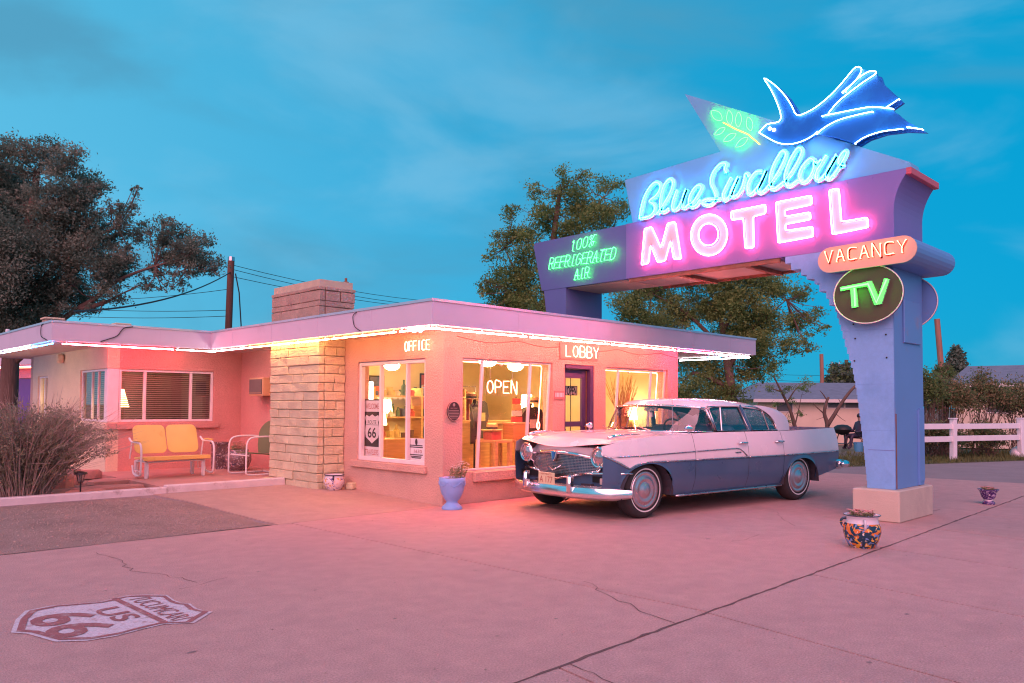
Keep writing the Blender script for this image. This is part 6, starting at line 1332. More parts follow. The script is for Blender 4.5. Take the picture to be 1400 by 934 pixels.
# big twiggy shrub
mat('twig_bark', (.38, .28, .24), .9, var=.25, scale=14); leafmat('sage_leaf', (.30, .27, .18), .3, 9); mat('twig_tip', (.42, .27, .22), .85, var=.25, scale=14)
c_ = np.array([-3.98, 3.85, .10]); t = thing('shrub', tuple(c_), 'large grey twiggy shrub arching over the white curb', 'shrub')
st, lf, tp = MB(), [], MB()
for i in range(520):
    a = random.uniform(0, 6.3); q = .32*math.sqrt(random.random()); base = c_+np.array([q*math.cos(a), q*.6*math.sin(a), 0]); sp_ = random.uniform(.05, .95)*(1 if i % 3 else .6); L_ = random.uniform(.75, 1.30)*(1.02-.25*sp_)
    dx, dy = math.cos(a)*sp_, math.sin(a)*sp_*.55
    P = [base, base+np.array([dx*.35, dy*.35, L_*.45]), base+np.array([dx*.75, dy*.75, L_*.82]), base+np.array([dx*1.05, dy*1.05, L_*(1.0-.12*sp_)])]
    P = [p+rng.normal(0, .02, 3) for p in P]; (st if i % 5 else tp).tube(P, [.006, .005, .0035, .0015], 4, caps=False)
    for k in range(44):
        u = random.uniform(.12, 1)*2.999; j = int(u); f_ = u-j; p = P[j]*(1-f_)+P[j+1]*f_+rng.normal(0, .028, 3); lf.append(p)
    for k in range(4):
        u = random.uniform(1.0, 2.9); j = int(u); f_ = u-j; p = P[j]*(1-f_)+P[j+1]*f_; d_ = np.array([dx*.4, dy*.4, .16])+rng.normal(0, .07, 3); (tp if k % 2 else st).tube([p, p+d_*.6, p+d_*1.1], [.0025, .002, .001], 3, caps=False)
st.build('stem', 'twig_bark', t, fix=False)['kind'] = 'stuff'; tp.build('twig', 'twig_tip', t, fix=False)['kind'] = 'stuff'
def leaves(name, pts, size, m, parent, asp=.45, up=.3):
    pts = np.array(pts); n = len(pts); s = size*(.6+.8*rng.random(n))[:, None]
    d = rng.normal(0, 1, (n, 3)); d[:, 2] += up; d /= np.linalg.norm(d, axis=1)[:, None]
    e = np.cross(d, rng.normal(0, 1, (n, 3))); e /= np.linalg.norm(e, axis=1)[:, None]+1e-9
    V = np.stack([pts-d*s*.5, pts+e*s*asp*.5, pts+d*s*.5, pts-e*s*asp*.5], 1).reshape(-1, 3)
    rt = root_of(parent).location; V = V-np.array(rt)
    me = bpy.data.meshes.new(name); me.vertices.add(4*n); me.vertices.foreach_set('co', V.astype(np.float32).ravel())
    me.loops.add(4*n); me.loops.foreach_set('vertex_index', np.arange(4*n, dtype=np.int32)); me.polygons.add(n)
    me.polygons.foreach_set('loop_start', np.arange(0, 4*n, 4, dtype=np.int32)); me.polygons.foreach_set('loop_total', np.full(n, 4, dtype=np.int32))
    me.update(calc_edges=True); me.materials.append(M[m]); o = linkmesh(name, me, parent); o['kind'] = 'stuff'; return o
leaves('foliage', lf, .040, 'sage_leaf', t, .42, .8)

# ------------------------------------------------------------------ trees
leafmat('pine_leaf', (.15, .20, .145)); leafmat('pine_leaf_lt', (.27, .29, .21))
leafmat('locust_leaf', (.17, .25, .08)); leafmat('locust_leaf_lt', (.29, .35, .115))
leafmat('bush_leaf', (.16, .20, .08), scale=3); leafmat('dry_leaf', (.30, .23, .12), scale=3)
mat('bark', (.15, .095, .075), .95, var=.3, scale=7, bump=.9, bscale=26, stretch=(1, 1, .3)); mat('bark_red', (.26, .13, .09), .95, var=.3, scale=7, bump=.9, bscale=26, stretch=(1, 1, .3))
def tree(name, label, base, trunk, limbs, clumps, depth, lsize, dens, mats, group=None, bark='bark', r0=.25, sub=10, dsp=.5, asp=.42, twigs=True, fill=2, rsf=.34):
    """trunk / limbs: photo pixels on the tree's own depth; clumps: (px, py, r in px)"""
    base = np.array(base, float); t = thing(name, tuple(base), label, 'tree', group=group); k = depth/FPX
    P = lambda px, py, dd=0: np.array(at(px, py, d=depth+dd))
    tk = [base]+[P(*q) for q in trunk]; b = MB(); rr = [r0*(1-.72*i/max(1, len(tk)-1)) for i in range(len(tk))]
    b.tube(crom(tk, 4), list(np.interp(np.linspace(0, 1, 4*(len(tk)-1)+1), np.linspace(0, 1, len(rr)), rr)), 10); b.build('trunk', bark, t, smooth='all')
    nodes = list(tk[1:])
    for lm in limbs:
        q = [P(*p) for p in lm]; b = MB(); n = 4*(len(q)-1)+1; b.tube(crom(q, 4), list(np.linspace(r0*.36, r0*.06, n)), 8); b.build('limb', bark, t, smooth='all'); nodes += q
    br = MB(); pa, pb = [], []
    clumps = list(clumps)+[(px+random.uniform(-.9, .9)*rp, py+random.uniform(-.8, .7)*rp, rp*random.uniform(.35, .65)) for px, py, rp in clumps for _ in range(fill)]
    for (px, py, rp) in clumps:
        r = rp*k; c = P(px, py, random.uniform(-dsp, dsp)*2.2*max(r, .5))
        nd_ = min(nodes, key=lambda q: np.linalg.norm(q-c)); mid = (nd_+c)/2+np.array([0, 0, -.08*np.linalg.norm(c-nd_)])+rng.normal(0, .05, 3)
        br.tube([nd_, mid, c], [r0*.07, r0*.05, r0*.03], 5, caps=False)
        ns = max(4, int(sub*(r/.5)**1.2))
        for s in range(ns):
            v = rng.normal(0, 1, 3); v /= np.linalg.norm(v); q = c+v*r*(rng.random()**.45)*np.array([1, 1, .85])
            if twigs: br.tube([c+(q-c)*.15, (c+q)/2+rng.normal(0, .03, 3), q], [r0*.03, r0*.02, .003], 3, caps=False)
            rs_ = r*rsf*rng.uniform(.6, 1.4); n = max(8, int(dens*(rs_/.15)**2)); pts = q+rng.normal(0, 1, (n, 3))*np.array([rs_, rs_, rs_*.62])
            (pa if rng.random() < .6 else pb).append(pts)
    br.build('branches', bark, t, fix=False)['kind'] = 'stuff'
    cr = bpy.data.objects.new('crown', None); col.objects.link(cr); cr.parent = t
    if pa: leaves('foliage', np.concatenate(pa), lsize, mats[0], cr, asp)
    if pb: leaves('foliage', np.concatenate(pb), lsize, mats[1], cr, asp)
    return t
tree('juniper_tree', 'big dark evergreen tree leaning over the porch roof', (-2.06, 14.0, 0), [(12, 540), (18, 440), (30, 350), (45, 280), (50, 235)],
     [[(15, 500), (85, 437), (130, 408), (160, 384), (212, 364), (262, 352)], [(20, 430), (70, 370), (120, 330), (160, 310)], [(28, 360), (60, 300), (100, 250)], [(16, 460), (-30, 400), (-60, 330)], [(100, 425), (140, 415), (170, 400)]],
     [(20, 208, 32), (60, 215, 30), (95, 222, 26), (125, 250, 24), (15, 265, 40), (70, 275, 40), (112, 300, 36), (128, 262, 18), (160, 322, 24), (182, 285, 14), (25, 325, 45), (85, 345, 45), (135, 350, 36), (165, 365, 26), (192, 325, 16), (218, 330, 18), (243, 322, 24), (272, 340, 24), (288, 362, 20), (258, 362, 22), (200, 384, 17), (226, 392, 12), (250, 388, 14), (35, 395, 45), (95, 400, 36), (20, 440, 40), (60, 435, 28), (-30, 255, 60), (-40, 345, 70), (-30, 430, 60), (145, 395, 24), (122, 425, 16), (176, 306, 20), (188, 262, 10), (222, 352, 18), (240, 350, 22), (258, 342, 20), (212, 368, 14), (275, 372, 14), (235, 376, 13), (205, 312, 14), (150, 280, 16)],
     19, .068, 210, ('pine_leaf', 'pine_leaf_lt'), bark='bark', r0=.24, sub=22, asp=.40, fill=2, rsf=.215)
mid_c = [(770, 243, 14), (800, 243, 12), (830, 254, 18), (730, 262, 14), (702, 292, 14), (690, 330, 17), (742, 298, 22), (790, 275, 25), (845, 288, 18), (722, 335, 22), (682, 380, 17), (668, 400, 13), (708, 385, 24), (740, 415, 26), (690, 418, 22), (762, 345, 26), (815, 300, 24), (760, 265, 14), (665, 425, 12), (715, 425, 22), (675, 350, 12), (705, 320, 16), (665, 385, 10), (780, 310, 22), (720, 360, 20), (755, 395, 24), (700, 405, 20)]
tree('locust_tree', 'leafy tree rising behind the cooling panel of the sign', (10.6, 8.9, -.1), [(745, 520), (745, 440), (752, 370), (760, 300), (766, 260)], [[(746, 430), (715, 390), (690, 340)], [(750, 380), (790, 320), (825, 270)], [(748, 400), (800, 360), (840, 310)]], mid_c, 24, .085, 100, ('locust_leaf', 'locust_leaf_lt'), r0=.2, sub=14, fill=2, rsf=.33, group='trees behind the motel')
rt_c = [(830, 385, 20), (868, 378, 24), (900, 398, 26), (940, 378, 24), (985, 378, 28), (1030, 378, 26), (1060, 392, 22), (1088, 402, 18), (860, 418, 26), (920, 428, 26), (960, 420, 26), (1010, 420, 30), (1050, 432, 24), (1090, 440, 20), (1116, 430, 13), (1128, 452, 9), (1000, 468, 30), (1040, 466, 24), (1080, 472, 17), (1100, 466, 13), (950, 498, 27), (985, 520, 26), (1028, 505, 22), (1005, 540, 18), (940, 532, 24), (968, 545, 18), (1058, 498, 15), (915, 470, 24), (890, 440, 24), (1000, 400, 24), (1110, 475, 8), (1020, 440, 24)]
tree('locust_tree', 'wide leafy tree standing behind the arch and the lobby eave', (16.1, 4.9, -.15), [(1000, 560), (998, 520), (990, 470), (985, 430)], [[(998, 500), (1030, 450), (1075, 410)], [(992, 480), (940, 430), (890, 400)], [(990, 450), (1010, 410), (1030, 380)], [(996, 530), (950, 510), (930, 530)]], rt_c, 25.5, .09, 95, ('locust_leaf', 'locust_leaf_lt'), r0=.24, sub=13, fill=2, rsf=.34, group='trees behind the motel')
q = at(1090, 600, z=-.1); d_ = float((q-CP) @ CF)
tree('young_tree', 'slim young tree with sparse leaves behind the sedan', tuple(q), [(1087, 585), (1080, 560), (1068, 535), (1058, 515)], [[(1086, 585), (1092, 560), (1096, 540)], [(1076, 550), (1088, 532), (1100, 522)], [(1066, 535), (1052, 530)]], [(1055, 512, 10), (1074, 530, 9), (1098, 535, 9), (1104, 522, 8), (1050, 532, 8), (1085, 548, 7), (1062, 552, 7), (1096, 566, 6), (1075, 575, 6)], d_, .075, 90, ('locust_leaf', 'locust_leaf_lt'), r0=.11, sub=9)
q = at(1131, 604, z=-.1); d_ = float((q-CP) @ CF)
t = thing('bare_tree', tuple(q), 'leafless forked tree trunk beyond the tail of the sedan', 'tree')
for i, (br_, r_) in enumerate((([(1131, 604), (1131, 580), (1127, 565), (1130, 550), (1133, 543)], .10), ([(1131, 582), (1140, 568), (1148, 555), (1160, 538), (1172, 526), (1190, 518)], .09), ([(1127, 566), (1118, 558), (1112, 552)], .03), ([(1131, 548), (1126, 540), (1121, 534)], .03), ([(1142, 565), (1150, 572), (1156, 576)], .015), ([(1150, 552), (1146, 545)], .02), ([(1128, 570), (1116, 574)], .012))):
    P_ = crom([np.array(at(*p, d=d_)) for p in br_], 3); b = MB(); b.tube(P_, list(np.linspace(r_, r_*.45, len(P_))), 7); b.build('trunk' if i == 0 else 'branch', 'bark', t, smooth='all')
def ball_tree(name, label, px, py, rpx, depth, mats, lsize, n, cone=False, group=None):
    c = np.array(at(px, py, d=depth)); r = rpx*depth/FPX; b0 = (float(c[0]), float(c[1]), gz(c[0], c[1])-.04); t = thing(name, b0, label, 'tree', group=group)
    b = MB(); b.tube([b0, tuple(c)], [.25, .08], 7); b.build('trunk', 'bark', t)
    P_ = []
    for i in range(60):
        v = rng.normal(0, 1, 3); v /= np.linalg.norm(v); q = c+v*r*rng.random()**.4
        if cone: u = rng.random(); a = rng.uniform(0, 6.3); ww = r*.75*(1-u)**.8*(.6+.5*((i % 6) in (0, 1))); q = c+np.array([ww*math.cos(a), ww*math.sin(a), (u*2-1)*r])
        P_.append(q+rng.normal(0, r*.13, (n//60, 3)))
    P_ = np.concatenate(P_); cr = bpy.data.objects.new('crown', None); col.objects.link(cr); cr.parent = t
    leaves('foliage', P_[::2], lsize, mats[0], cr); leaves('foliage', P_[1::2], lsize, mats[1], cr)
ball_tree('round_tree', 'rounded dark tree behind the cream bungalow roof', 1152, 520, 22, 70, ('pine_leaf', 'bush_leaf'), .35, 3600)
ball_tree('cedar_tree', 'small pointed evergreen above the far grey roof', 1308, 497, 20, 60, ('pine_leaf', 'pine_leaf'), .28, 4200, True)

# ------------------------------------------------------------------ bungalows across the road
mat('shingle', (.17, .19, .24), .9, var=.15, scale=3, bump=.6, bscale=8); mat('house_cream', (.66, .55, .42), .85, var=.08, scale=1.5); mat('house_trim', (.66, .60, .56), .7, var=.05); mat('house_window', (.10, .10, .11), .3, var=0)
HR = np.array([_r0[0], _r0[1], 0]); HF = np.array([CF[0], CF[1], 0])/np.linalg.norm(CF[:2])
def house(name, label, pxl, pxr, y_eave, y_ridge, depth, z0, wins, skew=0.0, hip=1.5):
    L_ = np.array(at(pxl, y_eave, d=depth)); R_ = np.array(at(pxr, y_eave, d=depth+skew)); ze = (L_[2]+R_[2])/2; zr = np.array(at((pxl+pxr)/2, y_ridge, d=depth+4))[2]
    L_[2] = R_[2] = 0; u = (R_-L_); ln = np.linalg.norm(u); u = u/ln; f_ = np.array([-u[1], u[0], 0]); f_ = f_ if f_ @ HF > 0 else -f_; dp = 8.0
    t = thing(name, tuple(L_+u*ln/2+np.array([0, 0, z0])), label, 'house'); Q = lambda a, d__, z_: tuple(L_+u*a+f_*d__+np.array([0, 0, z_]))
    b = MB(); b.add([Q(a, d__, z_) for z_ in (z0, ze) for a, d__ in ((.4, .5), (ln-.4, .5), (ln-.4, dp-.5), (.4, dp-.5))], [(0, 1, 5, 4), (1, 2, 6, 5), (2, 3, 7, 6), (3, 0, 4, 7)]); b.build('wall', 'house_cream', t)
    b = MB(); o = [Q(0, 0, ze), Q(ln, 0, ze), Q(ln, dp, ze), Q(0, dp, ze), Q(hip, dp/2, zr), Q(ln-hip, dp/2, zr)]; b.add(o, [(0, 1, 5, 4), (1, 2, 5), (2, 3, 4, 5), (3, 0, 4), (3, 2, 1, 0)]); rf_ = b.build('roof', 'shingle', t)
    b = MB(); b.add([Q(a, d__, z_) for d__ in (-.03, -.005) for a, z_ in ((0, ze-.16), (ln, ze-.16), (ln, ze+.02), (0, ze+.02))], [(0, 1, 2, 3), (7, 6, 5, 4), (0, 4, 5, 1), (2, 6, 7, 3), (1, 5, 6, 2), (0, 3, 7, 4)]); b.build('fascia', 'house_trim', rf_)
    for (a, z_, w_, h_) in wins:
        b = MB(); b.add([Q(a+s_*w_/2, d__, z_+v_*h_/2) for d__ in (.47, .5) for s_, v_ in ((-1, -1), (1, -1), (1, 1), (-1, 1))], [(0, 1, 2, 3), (0, 4, 5, 1), (1, 5, 6, 2), (2, 6, 7, 3), (3, 7, 4, 0)]); wn = b.build('window', 'house_trim', t)
        b = MB(); b.add([Q(a+s_*(w_/2-.06), .462, z_+v_*(h_/2-.06)) for s_, v_ in ((-1, -1), (1, -1), (1, 1), (-1, 1))], [(0, 1, 2, 3)]); b.build('pane', 'house_window', wn)
    b = MB(); q = Q(ln*.72, dp*.3, ze+(zr-ze)*.6); b.lathe([(.09, -.2), (.09, .35)], 8, q); b.build('vent', 'shingle', rf_)
house('bungalow', 'cream bungalow with grey hip roof behind the sedan', 1030, 1262, 546.5, 523.5, 44, -.8, ((4.8, 1.42, 1.0, .40), (5.75, 1.42, .95, .40), (1.9, 1.3, 1.0, .6)))
house('bungalow', 'long grey-roofed bungalow behind the white fence and bushes', 1292, 1475, 525, 502.5, 38, -.6, ((2.2, 1.4, 1.1, .7), (4.0, 1.3, 1.4, .9)), hip=.6, skew=-3)

# ------------------------------------------------------------------ white fence
fence = thing('rail_fence', (*fp(0, 0), gz(*fp(0, 0))), 'white two-rail fence along the far side of the road', 'fence')
ss = [1.306+2.62*k for k in range(-1, 7)]
for i, s_ in enumerate(ss):
    x, y = fp(s_, 0); z_ = gz(x, y)-.03; b = MB(); an = math.atan2(FD[1], FD[0]); tl = random.uniform(-.03, .03)
    b.box((x, y, z_+.53), (.13, .13, 1.06), R=Matrix.Rotation(an, 3, 'Z') @ Matrix.Rotation(tl, 3, 'Y')); b.build('post', 'white_paint', fence, bevel=.008)
    b = MB(); b.box((x, y, z_+1.075), (.16, .16, .03), rz=an); b.build('post_cap', 'white_paint', fence)
    if i+1 < len(ss):
        x2, y2 = fp(ss[i+1], 0); z2 = gz(x2, y2)-.03
        for h_ in (.56, .88):
            b = MB(); sg_ = .01*random.uniform(-1, 1); b.box(((x+x2)/2, (y+y2)/2, (z_+z2)/2+h_+sg_), (2.60, .05, .14), R=Matrix.Rotation(an, 3, 'Z') @ Matrix.Rotation(math.atan2(z_-z2, 2.6), 3, 'Y')); b.build('rail', 'white_paint', fence, bevel=.006)
# bushes behind it
def bush(label, px, py, rpx, depth, n, mats, sx=1.2, group='bushes behind the white fence'):
    c = np.array(at(px, py, d=depth)); r = rpx*depth/FPX; g0 = gz(c[0], c[1])-.04; t = thing('bush', (float(c[0]), float(c[1]), g0), label, 'bush', group=group)
    st, P_ = MB(), []
    for i in range(46):
        v = rng.normal(0, 1, 3); v[2] = abs(v[2])*1.1-.25; v /= np.linalg.norm(v); q = c+HR*(v @ HR)*r*sx*rng.uniform(.3, 1.0)+HF*(v @ HF)*r*.7+np.array([0, 0, v[2]*r*rng.uniform(.4, 1.1)])
        bs = np.array([c[0]+rng.normal(0, .15), c[1]+rng.normal(0, .15), g0]); st.tube([bs, (bs+q)/2+rng.normal(0, .08, 3), q, q+(q-bs)*.12+rng.normal(0, .05, 3)], [.009, .007, .004, .0015], 4, caps=False)
        P_.append(q+rng.normal(0, r*.2, (2*n//46, 3)))
        for k in range(3): st.tube([q, q+rng.normal(0, r*.2, 3)], [.004, .001], 3, caps=False)
    st.build('stems', 'bark', t, fix=False)['kind'] = 'stuff'; P_ = np.concatenate(P_); P_ = P_[P_[:, 2] > g0]
    leaves('foliage', P_[::2], .085, mats[0], t); leaves('foliage', P_[1::2], .085, mats[1], t)
for a in ((1268, 535, 26, 22.0, 2400, 'tall green bush pressed against the sign pylon side of the fence', ('bush_leaf', 'locust_leaf')), (1300, 552, 30, 23.0, 2600, 'dense mixed bush behind the middle fence post', ('bush_leaf', 'dry_leaf')), (1345, 548, 32, 23.5, 2200, 'brownish open bush with bare canes behind the fence', ('dry_leaf', 'bush_leaf')), (1392, 552, 30, 24.0, 2400, 'broad bush behind the far end of the fence', ('bush_leaf', 'dry_leaf')), (1285, 600, 24, 21.0, 1500, 'low dry bush at the foot of the white fence', ('dry_leaf', 'bush_leaf')), (1345, 602, 24, 21.5, 1300, 'low tangled bush under the fence rails', ('dry_leaf', 'bush_leaf')), (1290, 512, 14, 26.0, 700, 'small leafy tree top above the tall bush', ('bush_leaf', 'locust_leaf')), (1440, 560, 34, 24.0, 1500, 'bush past the last fence post in view', ('bush_leaf', 'dry_leaf')), (960, 575, 40, 27.0, 2000, 'dark hedge-like bush behind the sedan roof', ('bush_leaf', 'pine_leaf')), (1035, 580, 22, 24.0, 1200, 'low bush beside the slim young tree', ('bush_leaf', 'dry_leaf'))):
    bush(a[5], a[0], a[1], a[2], a[3], a[4], a[6])
# grass verge
mat('grass_blade', (.10, .115, .035), .9, var=.35, scale=1.2); b_ = []
n = 26000; s_ = rng.uniform(-16, 17, n); d_ = np.abs(rng.normal(0, 1.7, n))-.55
gx = F0[0]+FD[0]*s_+FN[0]*d_; gy_ = F0[1]+FD[1]*s_+FN[1]*d_; gg = np.array([gz(x, y) for x, y in zip(gx, gy_)])-.03
hh = rng.uniform(.05, .16, n)*(.5+.5*np.sin(s_*1.3)**2+.3*(s_ > 2)); an = rng.uniform(0, 6.3, n); wv = .012
V = np.stack([np.stack([gx-wv*np.cos(an), gy_-wv*np.sin(an), gg], 1), np.stack([gx+wv*np.cos(an), gy_+wv*np.sin(an), gg], 1), np.stack([gx+rng.normal(0, .04, n), gy_+rng.normal(0, .04, n), gg+hh], 1)], 1).reshape(-1, 3)
me = bpy.data.meshes.new('grass'); me.from_pydata(V.tolist(), [], np.arange(3*n).reshape(-1, 3).tolist()); me.materials.append(M['grass_blade']); tag(linkmesh('grass', me), 'dry grass growing along the white fence', 'grass', kind='stuff')
# pale boulder at the road edge
q = at(1398, 627, z=-.05); b = MB(); b.sphere((q[0], q[1], .05), (.38, .3, .24), 16, 10); b.v = [(x+.03*math.sin(9*y), y, z_+.02*math.sin(7*x)) for x, y, z_ in b.v]; tag(b.build('boulder', 'white_paint', None, org=(float(q[0]), float(q[1]), 0), smooth='all'), 'smooth white boulder on the grass by the fence', 'boulder')

# ------------------------------------------------------------------ utility poles and wires
mat('pole_wood', (.16, .075, .055), .9, var=.25, scale=3, stretch=(4, 4, .4)); mat('pole_wood_lt', (.34, .17, .12), .9, var=.25, scale=3, stretch=(4, 4, .4))
def pole(label, pt, pb, depth, r, m='pole_wood', arm=0, cap=False):
    a, c = np.array(at(*pt, d=depth)), np.array(at(*pb, d=depth)); g0 = gz(c[0], c[1])-.1; u = (c-a)/(c[2]-a[2]); foot = a+u*(g0-a[2]); t = thing('utility_pole', tuple(foot), label, 'utility pole')
    b = MB(); b.tube([foot, a], [r*1.15, r], 10); b.build('shaft', m, t, smooth=True)
    if cap: b = MB(); b.tube([a, a+np.array([0, 0, .12])], r*1.05, 10); b.build('cap', 'chrome_dull', t)
    if arm:
        b = MB(); p = a-np.array([0, 0, .5]); b.tube([p-HR*arm, p+HR*arm], .07, 6); b.build('crossarm', m, t)
        for k in (-.9, -.45, .45, .9): b = MB(); z_ = p+HR*arm*k; b.tube([z_+np.array([0, 0, .06]), z_+np.array([0, 0, .28])], .045, 6); b.build('insulator', 'house_trim', t)
    return a
pL = pole('dark wooden utility pole behind the porch roof', (316, 357), (312.5, 447), 24, .10, cap=True)
pole('leaning pale utility pole behind the bushes', (1281, 436), (1287, 505), 42, .14, 'pole_wood_lt'); pM = pole('thin brown utility pole over the cream bungalow', (1123, 484), (1124, 524), 55, .13, 'pole_wood_lt'); pC = pole('utility pole with crossarm beside the round tree', (1157, 492), (1157.5, 515), 75, .16, 'pole_wood', 1.5)
def wire(a, c, sag, r, label):
    a, c = np.array(a), np.array(c); P_ = [a+(c-a)*t_-np.array([0, 0, sag*4*t_*(1-t_)]) for t_ in np.linspace(0, 1, 15)]; b = MB(); b.tube(P_, r, 4); tag(b.build('overhead_wire', 'black', None, org=tuple(float(v) for v in a), fix=False), label, 'wire', 'overhead wires')
for i, (p0, p1, sg_) in enumerate((((316, 362), (720, 412), .5), ((316, 368), (720, 419), .5), ((316, 378), (720, 424), .4))): wire(at(*p0, d=24), at(*p1, d=40), sg_, .009, ('topmost thin wire running from the dark pole past the chimney', 'second thin wire from the dark pole past the chimney', 'lowest thin wire running from the dark pole past the chimney')[i])
for i, (p0, p1, sg_) in enumerate((((316, 395), (-40, 402), .3), ((316, 424), (-40, 408), .2), ((316, 432), (-40, 420), .2))): wire(at(*p0, d=24), at(*p1, d=30), sg_, .009, ('highest thin wire from the dark pole behind the evergreen', 'middle thin wire from the dark pole behind the evergreen', 'lowest thin wire from the dark pole behind the evergreen')[i])
wire(at(316, 372, d=24), at(100, 426, d=13.6), .25, .018, 'thick service cable dropping from the dark pole to the porch roof')
P_ = [at(322, 374, d=24), at(327, 400, d=24), at(330, 450, d=24)]; b = MB(); b.tube(P_, .02, 5); tag(b.build('pole_cable', 'black', None, org=tuple(float(v) for v in P_[0])), 'cable hanging down beside the dark pole', 'cable')
for i, (p0, p1, sg_) in enumerate((((1060, 512), (1300, 500), .3), ((1060, 520), (1300, 512), .3))): wire(at(*p0, d=56), at(*p1, d=56), sg_, .012, ('upper faint wire beside the thin brown pole', 'lower faint wire beside the thin brown pole')[i])

# ------------------------------------------------------------------ guest rooms beyond the evergreen
mat('violet_door', (.16, .09, .34), .5, var=.08); mat('pink_trim', (.72, .30, .42), .6, var=.06)
g0 = np.array(at(-60, 560, d=27)); g1 = np.array(at(60, 560, d=25)); u = (g1-g0); u[2] = 0; ln = np.linalg.norm(u); u /= ln; f_ = np.array([-u[1], u[0], 0]); f_ = f_ if f_ @ HF > 0 else -f_; g0[2] = 0
t = thing('guest_rooms', tuple(g0), 'pink trimmed guest room block with a violet door beyond the evergreen', 'building'); Q = lambda a, d__, z_: tuple(g0+u*a+f_*d__+np.array([0, 0, z_]))
def gbox(name, a0, a1, d0, d1, z0, z1, m): b = MB(); b.add([Q(a, d__, z_) for z_ in (z0, z1) for d__ in (d0, d1) for a in (a0, a1)], [(0, 1, 3, 2), (4, 6, 7, 5), (0, 4, 5, 1), (2, 3, 7, 6), (0, 2, 6, 4), (1, 5, 7, 3)]); return b.build(name, m, t)
gbox('wall', -4, ln+1.5, 0, 5, -.1, 2.5, 'pink_trim'); gbox('roof', -4.3, ln+1.8, -.7, 5.3, 2.52, 2.8, 'fascia'); dr_ = gbox('door', ln*.66, ln*.66+2.3, -.04, -.005, 0, 2.1, 'violet_door'); gbox('door_trim', ln*.66-.2, ln*.66+2.5, -.06, -.002, 2.12, 2.35, 'pink_trim')
b = MB(); b.tube([Q(-4, -.66, 2.46), Q(ln+1.7, -.66, 2.46)], .010, 5); b.build('neon_tube', 'neon_far', t, fix=False); b = MB(); b.tube([Q(ln*.5, -.3, 2.44), Q(ln+1.2, -.3, 2.44)], .012, 5); b.build('neon_tube', 'neon_sign_red', t, fix=False)
# ------------------------------------------------------------------ picnic corner behind the pylon: grill, folding chair, seated person
q = at(1152, 611, z=-.12); c_ = (float(q[0]), float(q[1]), gz(q[0], q[1])-.04); t = thing('charcoal_grill', c_, 'black kettle grill on legs on the grass beyond the sedan', 'grill')
b = MB(); b.lathe([(.05, .52), (.22, .58), (.30, .70), (.31, .72), (.29, .72)], 18, c_, cap=False); b.build('bowl', 'black', t, smooth=True, fix=False); b = MB(); b.lathe([(.33, .721), (.30, .80), (.18, .88), (.03, .90)], 18, c_); b.build('lid', 'black', t, smooth=True)
for k in range(3): b = MB(); a = k*2.1; b.tube([(c_[0]+.12*math.cos(a), c_[1]+.12*math.sin(a), c_[2]+.58), (c_[0]+.3*math.cos(a), c_[1]+.3*math.sin(a), c_[2])], .018, 6); b.build('leg', 'black', t)
b = MB(); b.lathe([(.26, .2), (.26, .215)], 16, c_); b.build('shelf', 'black', t)
q = at(1171, 611, z=-.12); c_ = (float(q[0]), float(q[1]), gz(q[0], q[1])-.04); fr_ = -HR*.8-HF*.3; fr_ /= np.linalg.norm(fr_); sd = np.array([-fr_[1], fr_[0], 0])
t = thing('folding_chair', c_, 'black folding camp chair half hidden by the sign pylon', 'chair'); W3 = lambda a, s__, z_: tuple(np.array(c_)+fr_*a+sd*s__+np.array([0, 0, z_]))
b = MB(); b.add([W3(a, s__, z_) for a, z_ in ((.25, .44), (-.22, .40)) for s__ in (-.25, .25)]+[W3(a, s__, z_-.02) for a, z_ in ((.25, .44), (-.22, .40)) for s__ in (-.25, .25)], [(0, 1, 3, 2), (6, 7, 5, 4), (0, 4, 5, 1), (2, 3, 7, 6), (0, 2, 6, 4), (1, 5, 7, 3)]); b.build('seat', 'black', t)
b = MB(); b.add([W3(a, s__, z_) for a, z_ in ((-.22, .42), (-.36, .92)) for s__ in (-.25, .25)]+[W3(a-.02, s__, z_) for a, z_ in ((-.22, .42), (-.36, .92)) for s__ in (-.25, .25)], [(0, 1, 3, 2), (6, 7, 5, 4), (0, 4, 5, 1), (2, 3, 7, 6), (0, 2, 6, 4), (1, 5, 7, 3)]); b.build('backrest', 'black', t)
for s__ in (-.27, .27):
    for a0, z0, a1, z1 in ((.3, 0, -.25, .62), (-.3, 0, .28, .62), (-.26, .38, -.38, .98)): b = MB(); b.tube([W3(a0, s__, z0), W3(a1, s__, z1)], .013, 6); b.build('leg', 'black', t)
    b = MB(); b.tube([W3(.32, s__, .62), W3(-.30, s__, .64)], .02, 6); b.build('arm', 'black', t)
# person: one skinned figure sitting in it
mat('person_cloth', (.05, .03, .06), .85, var=.1); mat('skin', (.50, .30, .22), .6, var=.05); mat('hair', (.04, .025, .03), .7, var=.1)
J = [W3(-.12, 0, .52), W3(-.17, 0, .75), W3(-.20, 0, .98), W3(-.19, 0, 1.06), W3(-.16, 0, 1.16), W3(-.15, 0, 1.24)]; Ed = [(i, i+1) for i in range(5)]; Rd = [.15, .13, .14, .055, .085, .07]
for s__ in (-1, 1):
    k = len(J); J += [W3(-.05, s__*.1, .50), W3(.34, s__*.13, .50), W3(.40, s__*.13, .10), W3(.52, s__*.13, .04)]; Ed += [(0, k), (k, k+1), (k+1, k+2), (k+2, k+3)]; Rd += [.095, .075, .045, .04]
    k = len(J); J += [W3(-.19, s__*.19, .95), W3(-.12, s__*.25, .70), W3(.14, s__*.2, .64), W3(.22, s__*.18, .64)]; Ed += [(2, k), (k, k+1), (k+1, k+2), (k+2, k+3)]; Rd += [.06, .048, .036, .03]
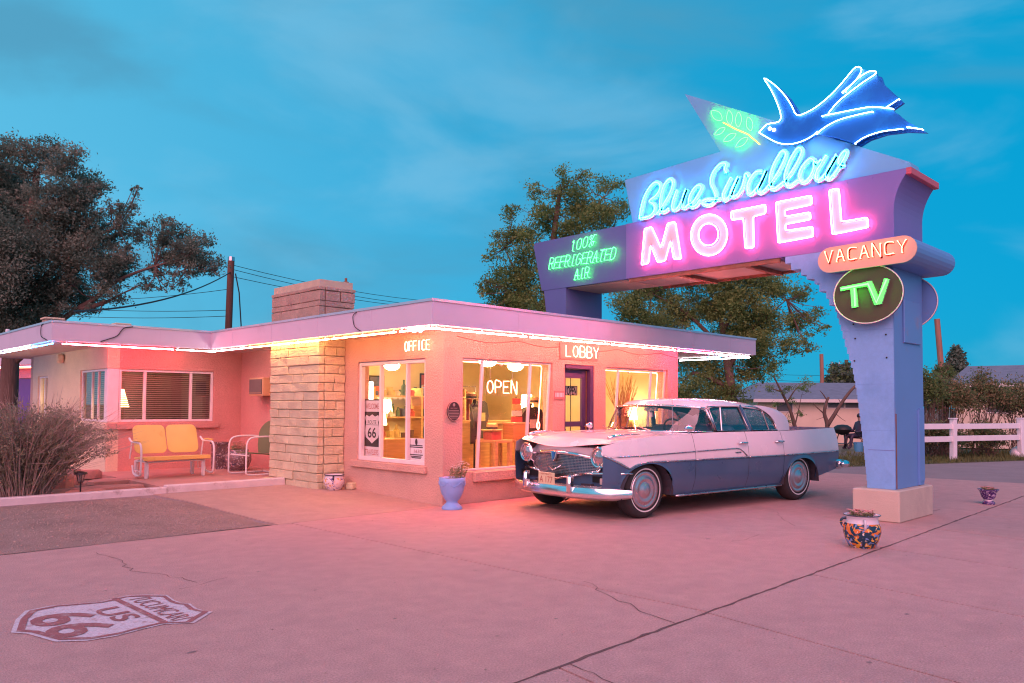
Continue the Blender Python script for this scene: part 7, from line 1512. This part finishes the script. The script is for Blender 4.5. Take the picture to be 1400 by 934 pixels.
me = bpy.data.meshes.new('person'); me.from_pydata([tuple(np.array(p)-np.array(c_)) for p in J], Ed, []); pr_ = linkmesh('person', me, None, c_); sk = pr_.modifiers.new('skin', 'SKIN'); sk.use_smooth_shade = True
for i, v in enumerate(me.skin_vertices[0].data): v.radius = (Rd[i], Rd[i]); v.use_root = (i == 0)
pr_.modifiers.new('sub', 'SUBSURF').levels = 1; pr_.modifiers['sub'].render_levels = 2
mp3 = bpy.data.materials.new('person_surface'); mp3.use_nodes = True; nn_ = mp3.node_tree.nodes; co = nn_.new('ShaderNodeTexCoord'); sx_ = nn_.new('ShaderNodeSeparateXYZ'); gt = nn_.new('ShaderNodeMath'); gt.operation = 'GREATER_THAN'; gt.inputs[1].default_value = 1.04; mx = nn_.new('ShaderNodeMix'); mx.data_type = 'RGBA'; mx.inputs[6].default_value = (.05, .03, .06, 1); mx.inputs[7].default_value = (.50, .30, .22, 1)
lk = mp3.node_tree.links; lk.new(co.outputs['Object'], sx_.inputs[0]); lk.new(sx_.outputs[2], gt.inputs[0]); lk.new(gt.outputs[0], mx.inputs[0]); lk.new(mx.outputs[2], nn_['Principled BSDF'].inputs['Base Color']); me.materials.append(mp3)
tag(pr_, 'seated person in dark clothes and dark cap half hidden by the sign pylon', 'person')
b = MB(); hc_ = W3(-.17, 0, 1.22); b.sphere(hc_, (.105, .105, .10), 12, 8); b.v = [p for p in b.v]; b.build('hair', 'hair', pr_, smooth='all')
q = at(1174, 619, z=-.1); c_ = (float(q[0]), float(q[1]), gz(q[0], q[1])-.04); mat('bucket_blue', (.10, .36, .60), .5, var=.05); t = thing('bucket', c_, 'light blue bucket on the grass beside the folding chair', 'bucket'); b = MB(); b.lathe([(.12, 0), (.15, .28), (.16, .29), (.145, .29), (.115, .02)], 16, c_, cap=False); b.build('body', 'bucket_blue', t, smooth=True, fix=False); b = MB(); b.tube([(c_[0]+.155*math.cos(a), c_[1], c_[2]+.28-.12*math.sin(a)*1.0) for a in np.linspace(0, PI, 9)], .005, 4); b.build('bail', 'chrome_dull', t)
